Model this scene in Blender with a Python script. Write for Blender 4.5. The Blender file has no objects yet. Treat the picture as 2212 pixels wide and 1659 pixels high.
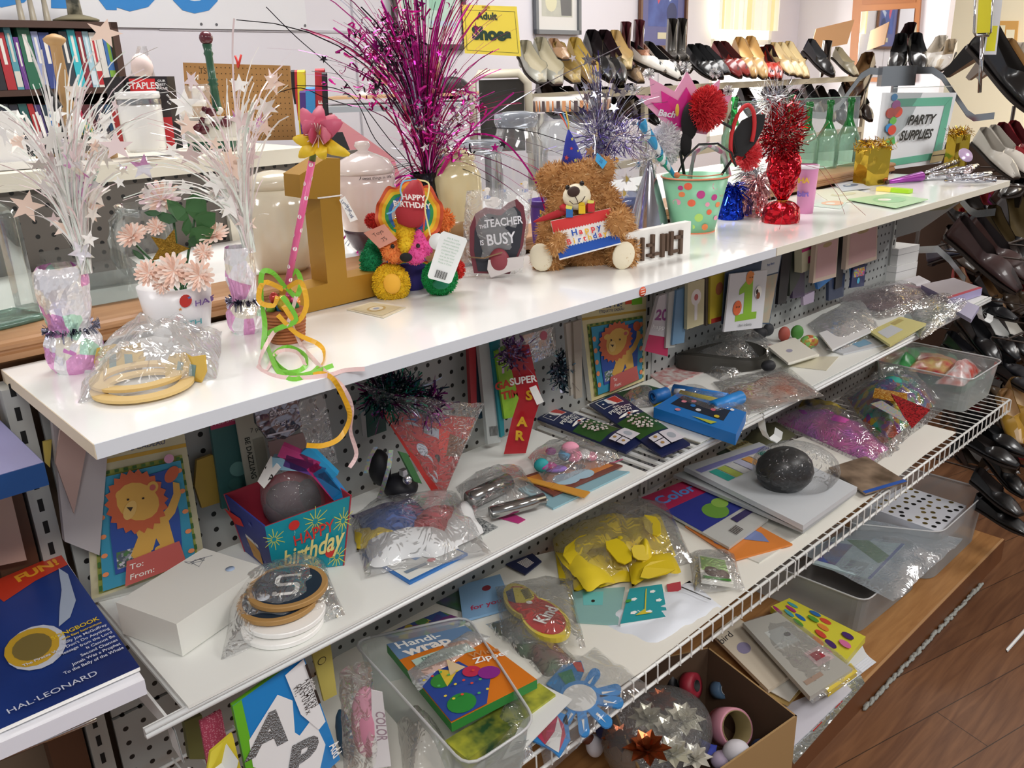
import bpy,math,random
from mathutils import Vector,Matrix,noise
sc=bpy.context.scene
COL=sc.collection
R_=random.Random(7)
PI=math.pi
# ---------------------------------------------------------------- camera
CAM=Vector((-0.2107,-0.8195,1.4681));YAW,PIT,ROL,F=.7428,.3484,-.0325,1840.0
FWD=Vector((math.sin(YAW)*math.cos(PIT),math.cos(YAW)*math.cos(PIT),-math.sin(PIT)))
_r=Vector((math.cos(YAW),-math.sin(YAW),0));_u=_r.cross(FWD)
RGT=_r*math.cos(ROL)+_u*math.sin(ROL);UPV=_u*math.cos(ROL)-_r*math.sin(ROL)
cd=bpy.data.cameras.new('camera');cam=bpy.data.objects.new('camera',cd);COL.objects.link(cam)
mw=Matrix((RGT,UPV,-FWD)).transposed().to_4x4();mw.translation=CAM;cam.matrix_world=mw
cd.sensor_width=36;cd.sensor_fit='HORIZONTAL';cd.lens=36*F/2212;cd.clip_start=.02;cd.clip_end=60
sc.camera=cam
# ---------------------------------------------------------------- world, lights, exposure
sc.view_settings.view_transform='Standard';sc.view_settings.look='None';sc.view_settings.gamma=1
sc.view_settings.exposure=0.0
w=bpy.data.worlds.new('world');sc.world=w;w.use_nodes=True
w.node_tree.nodes['Background'].inputs[0].default_value=(.90,.94,1,1)
w.node_tree.nodes['Background'].inputs[1].default_value=.42
sc.cycles.transparent_max_bounces=20;sc.cycles.max_bounces=6;sc.cycles.caustics_reflective=False;sc.cycles.caustics_refractive=False
def area(loc,rot,sx,sy,power,col=(1,1,1),name='ceiling_lamp_light'):
    l=bpy.data.lights.new(name,'AREA');l.shape='RECTANGLE';l.size=sx;l.size_y=sy;l.energy=power;l.color=col
    o=bpy.data.objects.new(name,l);COL.objects.link(o);o.location=loc;o.rotation_euler=rot;return o
CEIL=2.75
TROF=[(-.6,-1.6),(1.9,-1.9),(1.0,1.1),(4.3,-1.2),(3.6,1.6),(-2.0,1.0),(6.2,.6)]
for (x,y) in TROF:area((x,y,CEIL-.08),(0,0,0),1.2,.5,34 if y <1 else 26,(1,.985,.96))
# ---------------------------------------------------------------- helpers
def ray(px,py):return FWD+RGT*((px-1106)/F)-UPV*((py-829.5)/F)
def at(px,py,x=None,y=None,z=None,d=None):
    v=ray(px,py)
    t=(z-CAM.z)/v.z if z is not None else (y-CAM.y)/v.y if y is not None else (x-CAM.x)/v.x if x is not None else d
    return CAM+v*t
FH=Vector((math.sin(YAW),math.cos(YAW),0));RH=Vector((math.cos(YAW),-math.sin(YAW),0))
def up(B,px,py,dd=0):
    """point seen at the pixel in the upright plane through B that faces the camera"""
    v=ray(px,py);t=((Vector(B)-CAM).dot(FH)+dd)/v.dot(FH);return CAM+v*t
def lin(h):
    c=[int(h[i:i+2],16)/255 for i in (0,2,4)]
    return tuple(x/12.92 if x <= .04045 else ((x+.055)/1.055)**2.4 for x in c)+(1,)
MC={}
class NT:
    def __init__(s,m):
        s.t=m.node_tree;s.n=s.t.nodes;s.b=s.n['Principled BSDF'];s.out=s.n['Material Output']
    def new(s,ty,**k):
        n=s.n.new(ty)
        for a,b in k.items():setattr(n,a,b)
        return n
    def link(s,a,b):s.t.links.new(a,b)
    def coord(s,scale=(1,1,1),rot=(0,0,0)):
        tc=s.new('ShaderNodeTexCoord');mp=s.new('ShaderNodeMapping');mp.inputs['Scale'].default_value=scale;mp.inputs['Rotation'].default_value=rot
        s.link(tc.outputs['Object'],mp.inputs[0]);return mp.outputs[0]
    def ramp(s,src,stops,const=False):
        r=s.new('ShaderNodeValToRGB');e=r.color_ramp.elements
        if const:r.color_ramp.interpolation='CONSTANT'
        while len(e)<len(stops):e.new(1)
        for i,(p,c) in enumerate(stops):e[i].position=p;e[i].color=lin(c)
        s.link(src,r.inputs[0]);return r.outputs[0]
    def bump(s,src,strength,dist=.002):
        b=s.new('ShaderNodeBump');b.inputs['Strength'].default_value=strength;b.inputs['Distance'].default_value=dist
        s.link(src,b.inputs['Height']);s.link(b.outputs[0],s.b.inputs['Normal'])
def base(key):
    m=bpy.data.materials.new(key);m.use_nodes=True;return m,NT(m)
def mat(h,r=.5,m=0,kind='',sc_=1.0,a=1.0,em=0,coat=0,h2=None):
    k=(h,r,m,kind,sc_,a,em,coat,h2)
    if k in MC:return MC[k]
    M,t=base((kind or 'paint')+'_'+h);b=t.b.inputs;MC[k]=M
    b['Base Color'].default_value=lin(h);b['Roughness'].default_value=r;b['Metallic'].default_value=m
    b['Coat Weight'].default_value=coat;b['Coat Roughness'].default_value=.08
    if em:b['Emission Color'].default_value=lin(h);b['Emission Strength'].default_value=em
    if kind == 'foil':
        n=t.new('ShaderNodeTexVoronoi');n.inputs['Scale'].default_value=110*sc_;t.link(t.coord(),n.inputs['Vector'])
        n2=t.new('ShaderNodeTexNoise');n2.inputs['Scale'].default_value=60*sc_;t.link(t.coord(),n2.inputs['Vector'])
        ad=t.new('ShaderNodeMath',operation='ADD');t.link(n.outputs['Distance'],ad.inputs[0]);t.link(n2.outputs[0],ad.inputs[1]);t.bump(ad.outputs[0],1.0 if sc_ >.3 else .35,.004/sc_ if sc_ >.3 else .01)
    elif kind == 'iris':
        n=t.new('ShaderNodeTexVoronoi');n.inputs['Scale'].default_value=45*sc_;t.link(t.coord(),n.inputs['Vector'])
        sp=t.new('ShaderNodeSeparateColor');t.link(n.outputs['Color'],sp.inputs[0])
        t.link(t.ramp(sp.outputs[0],[(0,'f2f0f4'),(.35,'e8a8d8'),(.5,'f4eee0'),(.66,'c8f0dc'),(.75,'fbf7ff'),(.88,'dd8fce')],True),b['Base Color'])
        n2=t.new('ShaderNodeTexNoise');n2.inputs['Scale'].default_value=70*sc_;t.link(t.coord(),n2.inputs['Vector']);t.bump(n2.outputs[0],.8,.004)
        b['Metallic'].default_value=.35
    elif kind == 'wood':
        n=t.new('ShaderNodeTexNoise');n.inputs['Scale'].default_value=6*sc_;n.inputs['Detail'].default_value=8;n.inputs['Distortion'].default_value=.6
        t.link(t.coord((1,9,9)),n.inputs['Vector']);t.link(t.ramp(n.outputs[0],[(.3,h),(.7,h2 or h)]),b['Base Color'])
    elif kind == 'peg':
        sx=t.new('ShaderNodeSeparateXYZ');t.link(t.coord((39.37,39.37,39.37)),sx.inputs[0]);o=[]
        for ax in ('X','Z'):
            f=t.new('ShaderNodeMath',operation='FRACT');t.link(sx.outputs[ax],f.inputs[0])
            s=t.new('ShaderNodeMath',operation='SUBTRACT');t.link(f.outputs[0],s.inputs[0]);s.inputs[1].default_value=.5
            p=t.new('ShaderNodeMath',operation='POWER');t.link(s.outputs[0],p.inputs[0]);p.inputs[1].default_value=2;o.append(p)
        ad=t.new('ShaderNodeMath',operation='ADD');t.link(o[0].outputs[0],ad.inputs[0]);t.link(o[1].outputs[0],ad.inputs[1])
        t.link(t.ramp(ad.outputs[0],[(0,'0c0c0c'),(.022,h)],True),b['Base Color'])
    elif kind == 'noise':
        n=t.new('ShaderNodeTexNoise');n.inputs['Scale'].default_value=30*sc_;n.inputs['Detail'].default_value=3
        t.link(t.coord(),n.inputs['Vector']);t.link(t.ramp(n.outputs[0],[(.35,h),(.65,h2 or h)]),b['Base Color'])
    elif kind == 'patch':
        n=t.new('ShaderNodeTexVoronoi');n.inputs['Scale'].default_value=60*sc_;t.link(t.coord(),n.inputs['Vector'])
        sp=t.new('ShaderNodeSeparateColor');t.link(n.outputs['Color'],sp.inputs[0])
        cs=(h2 or 'e33b3b,f2c832,3f9ed6,6cbf4a,b44fb0').split(',')
        t.link(t.ramp(sp.outputs[0],[(i/(len(cs)+1.5) if i else 0,c) for i,c in enumerate([h]+cs)],True),b['Base Color'])
    elif kind == 'glit':
        n=t.new('ShaderNodeTexVoronoi');n.inputs['Scale'].default_value=500*sc_;t.link(t.coord(),n.inputs['Vector']);t.bump(n.outputs['Distance'],1,.003)
    elif kind == 'stripe':
        sx=t.new('ShaderNodeSeparateXYZ');t.link(t.coord((sc_,)*3),sx.inputs[0]);f=t.new('ShaderNodeMath',operation='FRACT');t.link(sx.outputs['X'],f.inputs[0])
        cs=(h2 or 'ffffff').split(',');n=len(cs)+1
        t.link(t.ramp(f.outputs[0],[(i/n,c) for i,c in enumerate([h]+cs)],True),b['Base Color'])
    elif kind == 'holes':
        sx=t.new('ShaderNodeTexVoronoi');sx.inputs['Scale'].default_value=sc_;sx.inputs['Randomness'].default_value=.7;t.link(t.coord(),sx.inputs['Vector'])
        t.link(t.ramp(sx.outputs['Distance'],[(0,h2),(.32,h)],True),b['Base Color'])
    return M
def film(h='ffffff',veil=.10,gloss=.30,r=.07,sc_=1.0,crinkle=.6,name='clear_plastic'):
    """thin clear plastic: mostly see-through, milky veil, crinkled highlights"""
    k=('film',h,veil,gloss,r,sc_,crinkle)
    if k in MC:return MC[k]
    M=bpy.data.materials.new(name+'_'+h);M.use_nodes=True;t=NT(M);MC[k]=M;t.n.remove(t.b)
    tr=t.new('ShaderNodeBsdfTransparent');tr.inputs[0].default_value=tuple(c**.4 for c in lin(h)) if h != 'ffffff' else (.99,.99,.99,1)
    df=t.new('ShaderNodeBsdfDiffuse');df.inputs[0].default_value=(.95,.96,.97,1) if h == 'ffffff' else lin(h);gl=t.new('ShaderNodeBsdfGlossy');gl.inputs['Roughness'].default_value=r
    fr=t.new('ShaderNodeFresnel');fr.inputs[0].default_value=1.5
    mu=t.new('ShaderNodeMath',operation='MULTIPLY_ADD');mu.inputs[1].default_value=gloss*1.7;mu.inputs[2].default_value=gloss*.05;t.link(fr.outputs[0],mu.inputs[0])
    if crinkle:
        n=t.new('ShaderNodeTexNoise');n.inputs['Scale'].default_value=26*sc_;n.inputs['Detail'].default_value=3;n.inputs['Distortion'].default_value=3.5;n.noise_type='RIDGED_MULTIFRACTAL'
        t.link(t.coord(),n.inputs['Vector']);bp=t.new('ShaderNodeBump');bp.inputs['Strength'].default_value=crinkle;bp.inputs['Distance'].default_value=.008
        t.link(n.outputs[0],bp.inputs['Height'])
        for q in (gl,fr):t.link(bp.outputs[0],q.inputs['Normal'])
    m1=t.new('ShaderNodeMixShader');m1.inputs[0].default_value=veil;t.link(tr.outputs[0],m1.inputs[1]);t.link(df.outputs[0],m1.inputs[2])
    m2=t.new('ShaderNodeMixShader');t.link(mu.outputs[0],m2.inputs[0]);t.link(m1.outputs[0],m2.inputs[1]);t.link(gl.outputs[0],m2.inputs[2])
    t.link(m2.outputs[0],t.out.inputs[0]);return M
def glass(h='f4faf8',veil=.03,name='glass'):return film(h,veil,.42,.03,1,0,name)
# ---- mesh builder
def rot(rx=0,ry=0,rz=0):return (Matrix.Rotation(rz,4,'Z') @ Matrix.Rotation(ry,4,'Y') @ Matrix.Rotation(rx,4,'X'))
def TR(x=0,y=0,z=0):return Matrix.Translation((x,y,z))
class MB:
    def __init__(s):s.v=[];s.f=[];s.mi=[];s.ms=[];s.sm=[];s.T=Matrix()
    def m(s,M):
        if M not in s.ms:s.ms.append(M)
        return s.ms.index(M)
    def add(s,vs,fs,M,smooth=False):
        o=len(s.v);i=s.m(M);s.v += [s.T @ Vector(v) for v in vs]
        for f in fs:s.f.append([o+k for k in f]);s.mi.append(i);s.sm.append(smooth)
        return s
    def box(s,c,d,M,R=None):
        hx,hy,hz=d[0]/2,d[1]/2,d[2]/2;c=Vector(c);R=R or Matrix()
        vs=[c+R @ Vector((x*hx,y*hy,z*hz)) for x in (-1,1) for y in (-1,1) for z in (-1,1)]
        return s.add(vs,[(0,1,3,2),(4,6,7,5),(0,4,5,1),(2,3,7,6),(0,2,6,4),(1,5,7,3)],M)
    def b2(s,a,b,M):return s.box([(a[i]+b[i])/2 for i in range(3)],[abs(b[i]-a[i]) for i in range(3)],M)
    def lathe(s,prof,M,o=(0,0,0),n=24,smooth=True,R=None,cap=True,sq=None):
        R=R or Matrix();o=Vector(o);vs=[];fs=[]
        for (r,z) in prof:
            for k in range(n):
                a=2*PI*k/n;x,y=math.cos(a),math.sin(a)
                if sq:q=1/max(abs(x),abs(y))*sq+(1-sq);x *= q;y *= q
                vs.append(o+R @ Vector((x*r,y*r,z)))
        for i in range(len(prof)-1):
            for k in range(n):fs.append((i*n+k,i*n+(k+1) % n,(i+1)*n+(k+1) % n,(i+1)*n+k))
        if cap:
            if prof[0][0]>1e-5:fs.append(tuple(reversed(range(n))))
            if prof[-1][0]>1e-5:fs.append(tuple((len(prof)-1)*n+k for k in range(n)))
        return s.add(vs,fs,M,smooth)
    def tube(s,pts,r,M,n=6,smooth=True,cap=True):
        pts=[Vector(p) for p in pts];vs=[];fs=[];rs=r if isinstance(r,(list,tuple)) else [r]*len(pts)
        for i,p in enumerate(pts):
            d=(pts[min(i+1,len(pts)-1)]-pts[max(i-1,0)]);d=d.normalized() if d.length >1e-9 else Vector((0,0,1))
            a=Vector((0,0,1)) if abs(d.z)<.9 else Vector((1,0,0));x=d.cross(a).normalized();y=d.cross(x)
            for k in range(n):t=2*PI*k/n;vs.append(p+(x*math.cos(t)+y*math.sin(t))*rs[i])
        for i in range(len(pts)-1):
            for k in range(n):fs.append((i*n+k,i*n+(k+1) % n,(i+1)*n+(k+1) % n,(i+1)*n+k))
        if cap:fs += [tuple(reversed(range(n))),tuple((len(pts)-1)*n+k for k in range(n))]
        return s.add(vs,fs,M,smooth)
    def strip(s,pts,wv,M):
        """ribbon along pts; wv = half width vector or list"""
        vs=[];fs=[]
        for i,p in enumerate(pts):
            wv_=Vector(wv[i] if isinstance(wv,list) else wv);p=Vector(p);vs += [p-wv_,p+wv_]
            if i:fs.append((2*i-2,2*i-1,2*i+1,2*i))
        return s.add(vs,fs,M)
    def prism(s,poly,M,h,fr=None,side=None):
        """poly 2D extruded from z=0 to h in frame fr"""
        fr=fr or Matrix();n=len(poly);vs=[fr @ Vector((x,y,0)) for x,y in poly]+[fr @ Vector((x,y,h)) for x,y in poly]
        s.add(vs,[tuple(range(n,2*n))],M);o=len(s.v)-2*n;i=s.m(side or M)
        s.f.append([o+k for k in reversed(range(n))]);s.mi.append(i);s.sm.append(False)
        for k in range(n):s.f.append([o+k,o+(k+1) % n,o+n+(k+1) % n,o+n+k]);s.mi.append(i);s.sm.append(False)
        return s
    def ball(s,c,r,M,n=14,R=None):
        r=(r,r,r) if not isinstance(r,(tuple,list)) else r;c=Vector(c);R=R or Matrix();vs=[];fs=[];k=n//2
        for i in range(k+1):
            for j in range(n):
                a=PI*i/k;b=2*PI*j/n;vs.append(c+R @ Vector((r[0]*math.sin(a)*math.cos(b),r[1]*math.sin(a)*math.sin(b),r[2]*math.cos(a))))
        for i in range(k):
            for j in range(n):fs.append((i*n+j,(i+1)*n+j,(i+1)*n+(j+1) % n,i*n+(j+1) % n))
        return s.add(vs,fs,M,True)
    def grid(s,fn,nu,nv,M,smooth=True,close=False):
        vs=[fn(i/nu,j/nv) for i in range(nu+1) for j in range(nv+1)]
        fs=[(i*(nv+1)+j,(i+1)*(nv+1)+j,(i+1)*(nv+1)+j+1,i*(nv+1)+j+1) for i in range(nu) for j in range(nv)]
        return s.add(vs,fs,M,smooth)
    def star(s,c,r,M,R=None,n=5,ri=.42):
        c=Vector(c);R=R or Matrix()
        vs=[c+R @ Vector((math.sin(PI*k/n)*r*(ri if k % 2 else 1),0,math.cos(PI*k/n)*r*(ri if k % 2 else 1))) for k in range(2*n)]
        return s.add(vs,[tuple(range(2*n))],M)
    def build(s,name,parent=None,off=None,mods=None):
        me=bpy.data.meshes.new(name);off=Vector(off) if off is not None else Vector()
        me.from_pydata([v-off for v in s.v],[],s.f)
        for M in s.ms:me.materials.append(M)
        me.polygons.foreach_set('material_index',s.mi);me.polygons.foreach_set('use_smooth',s.sm);me.update()
        o=bpy.data.objects.new(name,me);COL.objects.link(o)
        if parent:o.parent=parent
        return o
def tag(o,label=None,cat=None,group=None,kind=None):
    if label:o['label']=label
    if cat:o['category']=cat
    if group:o['group']=group
    if kind:o['kind']=kind
    return o
class Thing:
    """an Empty at the base; parts built in world (w=1) or local coordinates"""
    def __init__(s,name,label,cat,loc=(0,0,0),rz=0,group=None):
        s.e=bpy.data.objects.new(name,None);COL.objects.link(s.e);s.e.empty_display_size=.02
        s.loc=Vector(loc);s.e.location=loc;s.e.rotation_euler=(0,0,rz);s.rz=rz;tag(s.e,label,cat,group)
        s.inv=(TR(*loc) @ rot(0,0,rz)).inverted()
    def part(s,name,mb,w=0,label=None,parent=None):
        if w:mb.v=[s.inv @ v for v in mb.v]
        o=mb.build(name,parent or s.e);return tag(o,label)
def single(name,mb,label,cat,group=None,kind=None,off=None):
    """a thing that is one mesh, its origin at its base"""
    if off is None:
        n=len(mb.v);off=(sum(v.x for v in mb.v)/n,sum(v.y for v in mb.v)/n,min(v.z for v in mb.v))
    o=mb.build(name,None,off);o.location=off;return tag(o,label,cat,group,kind)
def struct(name,mb):return tag(mb.build(name),kind='structure')
_tc={}
def glyphs(text,size=1,bold=0,shear=0,align='CENTER',spacing=1):
    k=(text,size,bold,shear,align,spacing)
    if k in _tc:return _tc[k]
    c=bpy.data.curves.new('lettering','FONT');c.body=text;c.size=size;c.offset=bold;c.shear=shear;c.align_x=align;c.align_y='CENTER';c.space_character=spacing;c.resolution_u=3
    o=bpy.data.objects.new('lettering',c);COL.objects.link(o);dg=bpy.context.evaluated_depsgraph_get();dg.update()
    me=bpy.data.meshes.new_from_object(o.evaluated_get(dg));r=([(v.co.x,v.co.y) for v in me.vertices],[tuple(p.vertices) for p in me.polygons])
    bpy.data.objects.remove(o);bpy.data.curves.remove(c);bpy.data.meshes.remove(me);_tc[k]=r;return r
class Card:
    """flat printed sheet between four world corners tl,tr,br,bl; art in u 0..1, v 0..1 (v down)"""
    def __init__(s,tl,tr,br,bl,M,th=.0012,side=None,mb=None,bend=0,outline=None):
        s.c=[Vector(p) for p in (tl,tr,br,bl)];s.n=(s.c[1]-s.c[0]).cross(s.c[3]-s.c[0]).normalized()*-1
        s.mb=mb or MB();s.h=.0002;s.st=.00015;s.bend=bend;s.W=(s.c[1]-s.c[0]).length;s.H=(s.c[3]-s.c[0]).length
        N=8 if bend else 1;s.N=N
        if outline:
            n=len(outline);vs=[s.p(u,v,0) for u,v in outline]+[s.p(u,v,-th) for u,v in outline];s.mb.add(vs[:n]+vs[n:],[tuple(range(n))],M)
            s.mb.add(vs,[tuple(range(n,2*n))]+[(k,n+k,n+(k+1) % n,(k+1) % n) for k in range(n)],side or M)
        else:
            s.mb.grid(lambda u,v:s.p(u,v,0),N,N,M)
            s.mb.grid(lambda u,v:s.p(u,v,-th),N,N,side or M)
            ed=[(0,0),(1,0),(1,1),(0,1)]
            for k in range(4):
                a,b=ed[k],ed[(k+1) % 4]
                s.mb.add([s.p(a[0]+(b[0]-a[0])*i/N,a[1]+(b[1]-a[1])*i/N,h) for i in range(N+1) for h in (0,-th)],[(2*i,2*i+1,2*i+3,2*i+2) for i in range(N)],side or M)
    def p(s,u,v,h=0):
        a=s.c[0].lerp(s.c[1],u);b=s.c[3].lerp(s.c[2],u);q=a.lerp(b,v)
        return q+s.n*(h+s.bend*math.sin(PI*min(1,max(0,u)))*math.sin(PI*min(1,max(0,v))))
    def poly(s,pts,M,step=True):
        if step:s.h += s.st
        s.mb.add([s.p(u,v,s.h) for u,v in pts],[tuple(range(len(pts)))],M);return s
    def rect(s,u0,v0,u1,v1,M):
        if s.bend:
            s.h += s.st;s.mb.grid(lambda a,b:s.p(u0+(u1-u0)*a,v0+(v1-v0)*b,s.h),6,6,M,True);return s
        return s.poly([(u0,v0),(u1,v0),(u1,v1),(u0,v1)],M)
    def disc(s,u,v,r,M,ry=None,n=16,a0=0,rag=0,a=0):
        k=s.W/s.H;ry=r*k if ry is None else ry;ca,sa=math.cos(a),math.sin(a);o=[]
        for i in range(n):
            t=a0+2*PI*i/n;q=1-(rag if i % 2 else 0);x,y=r*q*math.cos(t),ry*q*math.sin(t)/k;o.append((u+x*ca-y*sa,v+(x*sa+y*ca)*k))
        return s.poly(o,M)
    def rays(s,u,v,r,M,n=9,w=.06):
        for i in range(n):
            a=2*PI*i/n+.2;k=s.W/s.H;c,d=math.cos(a),math.sin(a);s.poly([(u+c*r*.3-d*r*w,v+(d*r*.3+c*r*w)*k),(u+c*r-d*r*w,v+(d*r+c*r*w)*k),(u+c*r+d*r*w,v+(d*r-c*r*w)*k),(u+c*r*.3+d*r*w,v+(d*r*.3-c*r*w)*k)],M,i == 0)
        return s
    def text(s,tx,u,v,size,M,bold=0,shear=0,align='CENTER',a=0,sx=1,spacing=1):
        """size = letter height as share of the card's height"""
        vs,fs=glyphs(tx,1,bold,shear,align,spacing);s.h += s.st;H=size*1.4;ca,sa=math.cos(a),math.sin(a);o=[]
        for x,y in vs:
            x *= H*sx;y *= H;X=x*ca-y*sa;Y=x*sa+y*ca;o.append(s.p(u+X*s.H/s.W,v-Y,s.h))
        s.mb.add(o,fs,M);return s
def pxq(q,z=None,y=None,x=None):return [at(a,b,x=x,y=y,z=z) for a,b in q]
def bagmesh(q,th,M,n=18,seed=0,amp=.35,under=0,p=.45):
    """crumpled pillow over the four world corners"""
    c=[Vector(v) for v in q];mb=MB()
    def f(u,v,s):
        a=c[0].lerp(c[1],u).lerp(c[3].lerp(c[2],u),v);k=(max(0,math.sin(PI*u))*max(0,math.sin(PI*v)))**p
        nz=noise.noise(Vector((a.x*22+seed,a.y*22,a.z*9)))+.5*noise.noise(Vector((a.x*60,a.y*60+seed,1)))
        e=.010*(noise.noise(Vector((a.x*30+seed,a.y*30,7))))
        return a+Vector((e,e,s*th*k*(1+amp*nz)+(under*k if s == 0 else 0)+.002*(1-s)*0))
    mb.grid(lambda u,v:f(u,v,1),n,n,M);mb.grid(lambda u,v:f(v,u,0),4,4,M);return mb
BAG=film();BAGM=film(veil=.22,gloss=.25);BAGT=film(veil=.05,gloss=.2)
# ================================================================ room
TH=math.radians(84.5);WU=Vector((math.sin(TH),math.cos(TH),0));WN=Vector((-WU.y,WU.x,0));WP=3.2;UCOR=6.9
def W(u,v,z):
    return Vector((CAM.x,CAM.y,0))-WU*(Vector((CAM.x,CAM.y,0)).dot(WU))+WU*u+WN*(WP-v)+Vector((0,0,z)) if False else WU*u+WN*(Vector((CAM.x,CAM.y,0)).dot(WN)+WP-v)+Vector((0,0,z))
def onwall(px,py,v=0):
    r=ray(px,py);t=(WP-v)/r.dot(WN);X=CAM+r*t;return X.dot(WU),X.z
def onright(px,py,du=0):
    r=ray(px,py);t=(UCOR-du-CAM.dot(WU))/r.dot(WU);return CAM+r*t
WALLM=mat('e2dfe6',.7);CREAM=mat('e9e4d4',.4);WHITE=mat('f4f4f2',.35)
def quadbox(mb,a,b,th,z0,z1,M,n=None):
    """upright slab from ground point a to b, thickness th along n"""
    a,b=Vector(a),Vector(b);n=(n or Vector((-(b-a).y,(b-a).x,0))).normalized()*th
    vs=[Vector((p.x,p.y,z)) for z in (z0,z1) for p in (a,b,b+n,a+n)]
    return mb.add(vs,[(0,3,2,1),(4,5,6,7),(0,1,5,4),(1,2,6,5),(2,3,7,6),(3,0,4,7)],M)
w0,w1=onwall(1537,60)[0],onwall(1668,60)[0]
mb=MB()
quadbox(mb,W(-3.5,0,0),W(w0,0,0),.15,0,CEIL,WALLM,WN);quadbox(mb,W(w1,0,0),W(UCOR+.15,0,0),.15,0,CEIL,WALLM,WN)
quadbox(mb,W(w0,0,0),W(w1,0,0),.15,0,.95,WALLM,WN);quadbox(mb,W(w0,0,0),W(w1,0,0),.15,2.3,CEIL,WALLM,WN)
for u in (1.05,2.3,3.55,4.8):quadbox(mb,W(u,.004,0),W(u+.008,.004,0),.004,0,CEIL,mat('b9b6bd',.6),WN)
quadbox(mb,W(1.4,.004,0),W(2.3,.004,0),.004,1.66,1.67,mat('c2bfc6',.6),WN)
struct('wall_back',mb)
er=onright(2046,60).dot(WN)
mb=MB();c0=Vector((CAM.x,CAM.y,0)).dot(WN)
def WR(u,nn):return WU*u+WN*nn
quadbox(mb,WR(UCOR,c0+WP),WR(UCOR,er),.12,0,CEIL,WALLM,WU);struct('wall_right',mb)
mb=MB();quadbox(mb,WR(UCOR+3.2,c0+WP),WR(UCOR+3.2,c0-4),.1,0,CEIL,mat('f6efd6',.8),WU);struct('wall_far',mb)
mb=MB();mb.b2((-4,-5,-.05),(13,5,0),mat('6b4226',.42,kind='floor'));fl=struct('floor',mb)
M=MC[('6b4226',.42,0,'floor',1.0,1.0,0,0,None)];t=NT(M)
bk=t.new('ShaderNodeTexBrick');bk.inputs['Scale'].default_value=1;bk.inputs['Brick Width'].default_value=1.1;bk.inputs['Row Height'].default_value=.13;bk.inputs['Mortar Size'].default_value=.0012
bk.inputs['Color1'].default_value=lin('82593a');bk.inputs['Color2'].default_value=lin('6e492e');bk.inputs['Mortar'].default_value=lin('3c2818');t.link(t.coord(rot=(0,0,.25)),bk.inputs[0])
n=t.new('ShaderNodeTexNoise');n.inputs['Scale'].default_value=4;n.inputs['Detail'].default_value=9;n.inputs['Distortion'].default_value=1;t.link(t.coord((1,12,1),(0,0,.25)),n.inputs[0])
mx=t.new('ShaderNodeMix',data_type='RGBA',blend_type='MULTIPLY');mx.inputs[0].default_value=.7;t.link(bk.outputs[0],mx.inputs['A']);t.link(t.ramp(n.outputs[0],[(.3,'9a8070'),(.7,'ffffff')]),mx.inputs['B']);t.link(mx.outputs['Result'],t.b.inputs[0])
mb=MB();mb.b2((-4,-5,CEIL),(13,5,CEIL+.05),mat('e8e8e6',.9));struct('ceiling',mb)
for i,(x,y) in enumerate(TROF):
    T=Thing('ceiling_light','long fluorescent ceiling light above '+['the left aisle','the front aisle','the glass jars','the right shoe racks','the far shoe rack','the bookcase','the mirror corner'][i],'light',(x,y,CEIL-.07))
    mb=MB();mb.b2((-.63,-.28,0),(.63,.28,.07),WHITE);T.part('housing',mb)
    mb=MB();mb.b2((-.6,-.25,-.006),(.6,.25,0),mat('ffffff',.5,em=3));T.part('diffuser',mb)
# window
T_=MB();fw=mat('f4f2ea',.4);z0,z1=.95,2.3
for (a,b,c,d) in ((w0,w0+.05,z0,z1),(w1-.05,w1,z0,z1),(w0,w1,z0,z0+.05),(w0,w1,z1-.05,z1),(w0,w1,1.62,1.66)):quadbox(T_,W(a,0,0),W(b,0,0),.1,c,d,fw,WN)
struct('window_1',T_)
mb=MB();quadbox(mb,W(w0+.03,-.06,0),W(w1-.03,-.06,0),.004,z0+.03,z1-.03,mat('fffdf4',.5,em=3.2),WN);struct('window_2',mb)
mb=MB();cm=mat('fbf6d8',.8,kind='stripe',sc_=5,h2='fffef6,fbf4d0,f2f4e8,fffef6,f3e49a',em=.25)  # slight emission stands in for daylight shining through the cloth
u0,u1=onwall(1538,60)[0],onwall(1664,60)[0];zc=onwall(1600,66)[1]
mb.grid(lambda a,b:W(u0+(u1-u0)*a,.05+.02*math.sin(a*40),zc+.75*b),60,2,cm)
single('window_curtain',mb,'short yellow and white striped curtain hanging in the bright window','curtain')
area(W((w0+w1)/2,.1,1.6),(PI/2+.0,0,TH-PI/2+PI),.9,1.2,35,(1,.98,.92),'window_daylight')
area((7.4,-1.4,2.4),(0,-1.0,0),1.5,1.5,380,(1,.96,.88),'far_wall_fill_light')  # unseen fill lamp added to brighten the far wall
# ================================================================ gondola shelving
WM=mat('eef0ee',.32,coat=.3);LIP=mat('f0f2f1',.3);LAM=mat('fbfbf8',.22,coat=.5)
def board(name,x0,x1,lab,ecol):
    mb=MB();mb.b2((x0,0,1.1345),(x1,.328,1.15),LAM);e=mat(ecol,.35);mb.b2((x0,-.0008,1.134),(x1,0,1.1497),e)
    if x0 == 0:mb.b2((-.0008,0,1.134),(0,.328,1.1497),mat('e3d3b8',.5))
    if x0 >1:mb.b2((x0+.001,-.0012,1.134),(x0+.002,-.0008,1.1497),mat('a08a78',.5))
    single(name,mb,lab,'shelf','white laminate top boards')
board('laminate_board',0,1.2192,'near white laminate top board under the bears and gold number','dfe4ec')
board('laminate_board',1.2198,2.44,'far white laminate top board under the bucket and party supplies sign','ece8d8')
B=at(1388,630,y=-.0015);T=MB();T.lathe([(0,0),(.008,0),(.008,.0006),(0,.0006)],mat('e8603c',.6),(B.x,-.0014,B.z),n=16,R=rot(PI/2));
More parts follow.
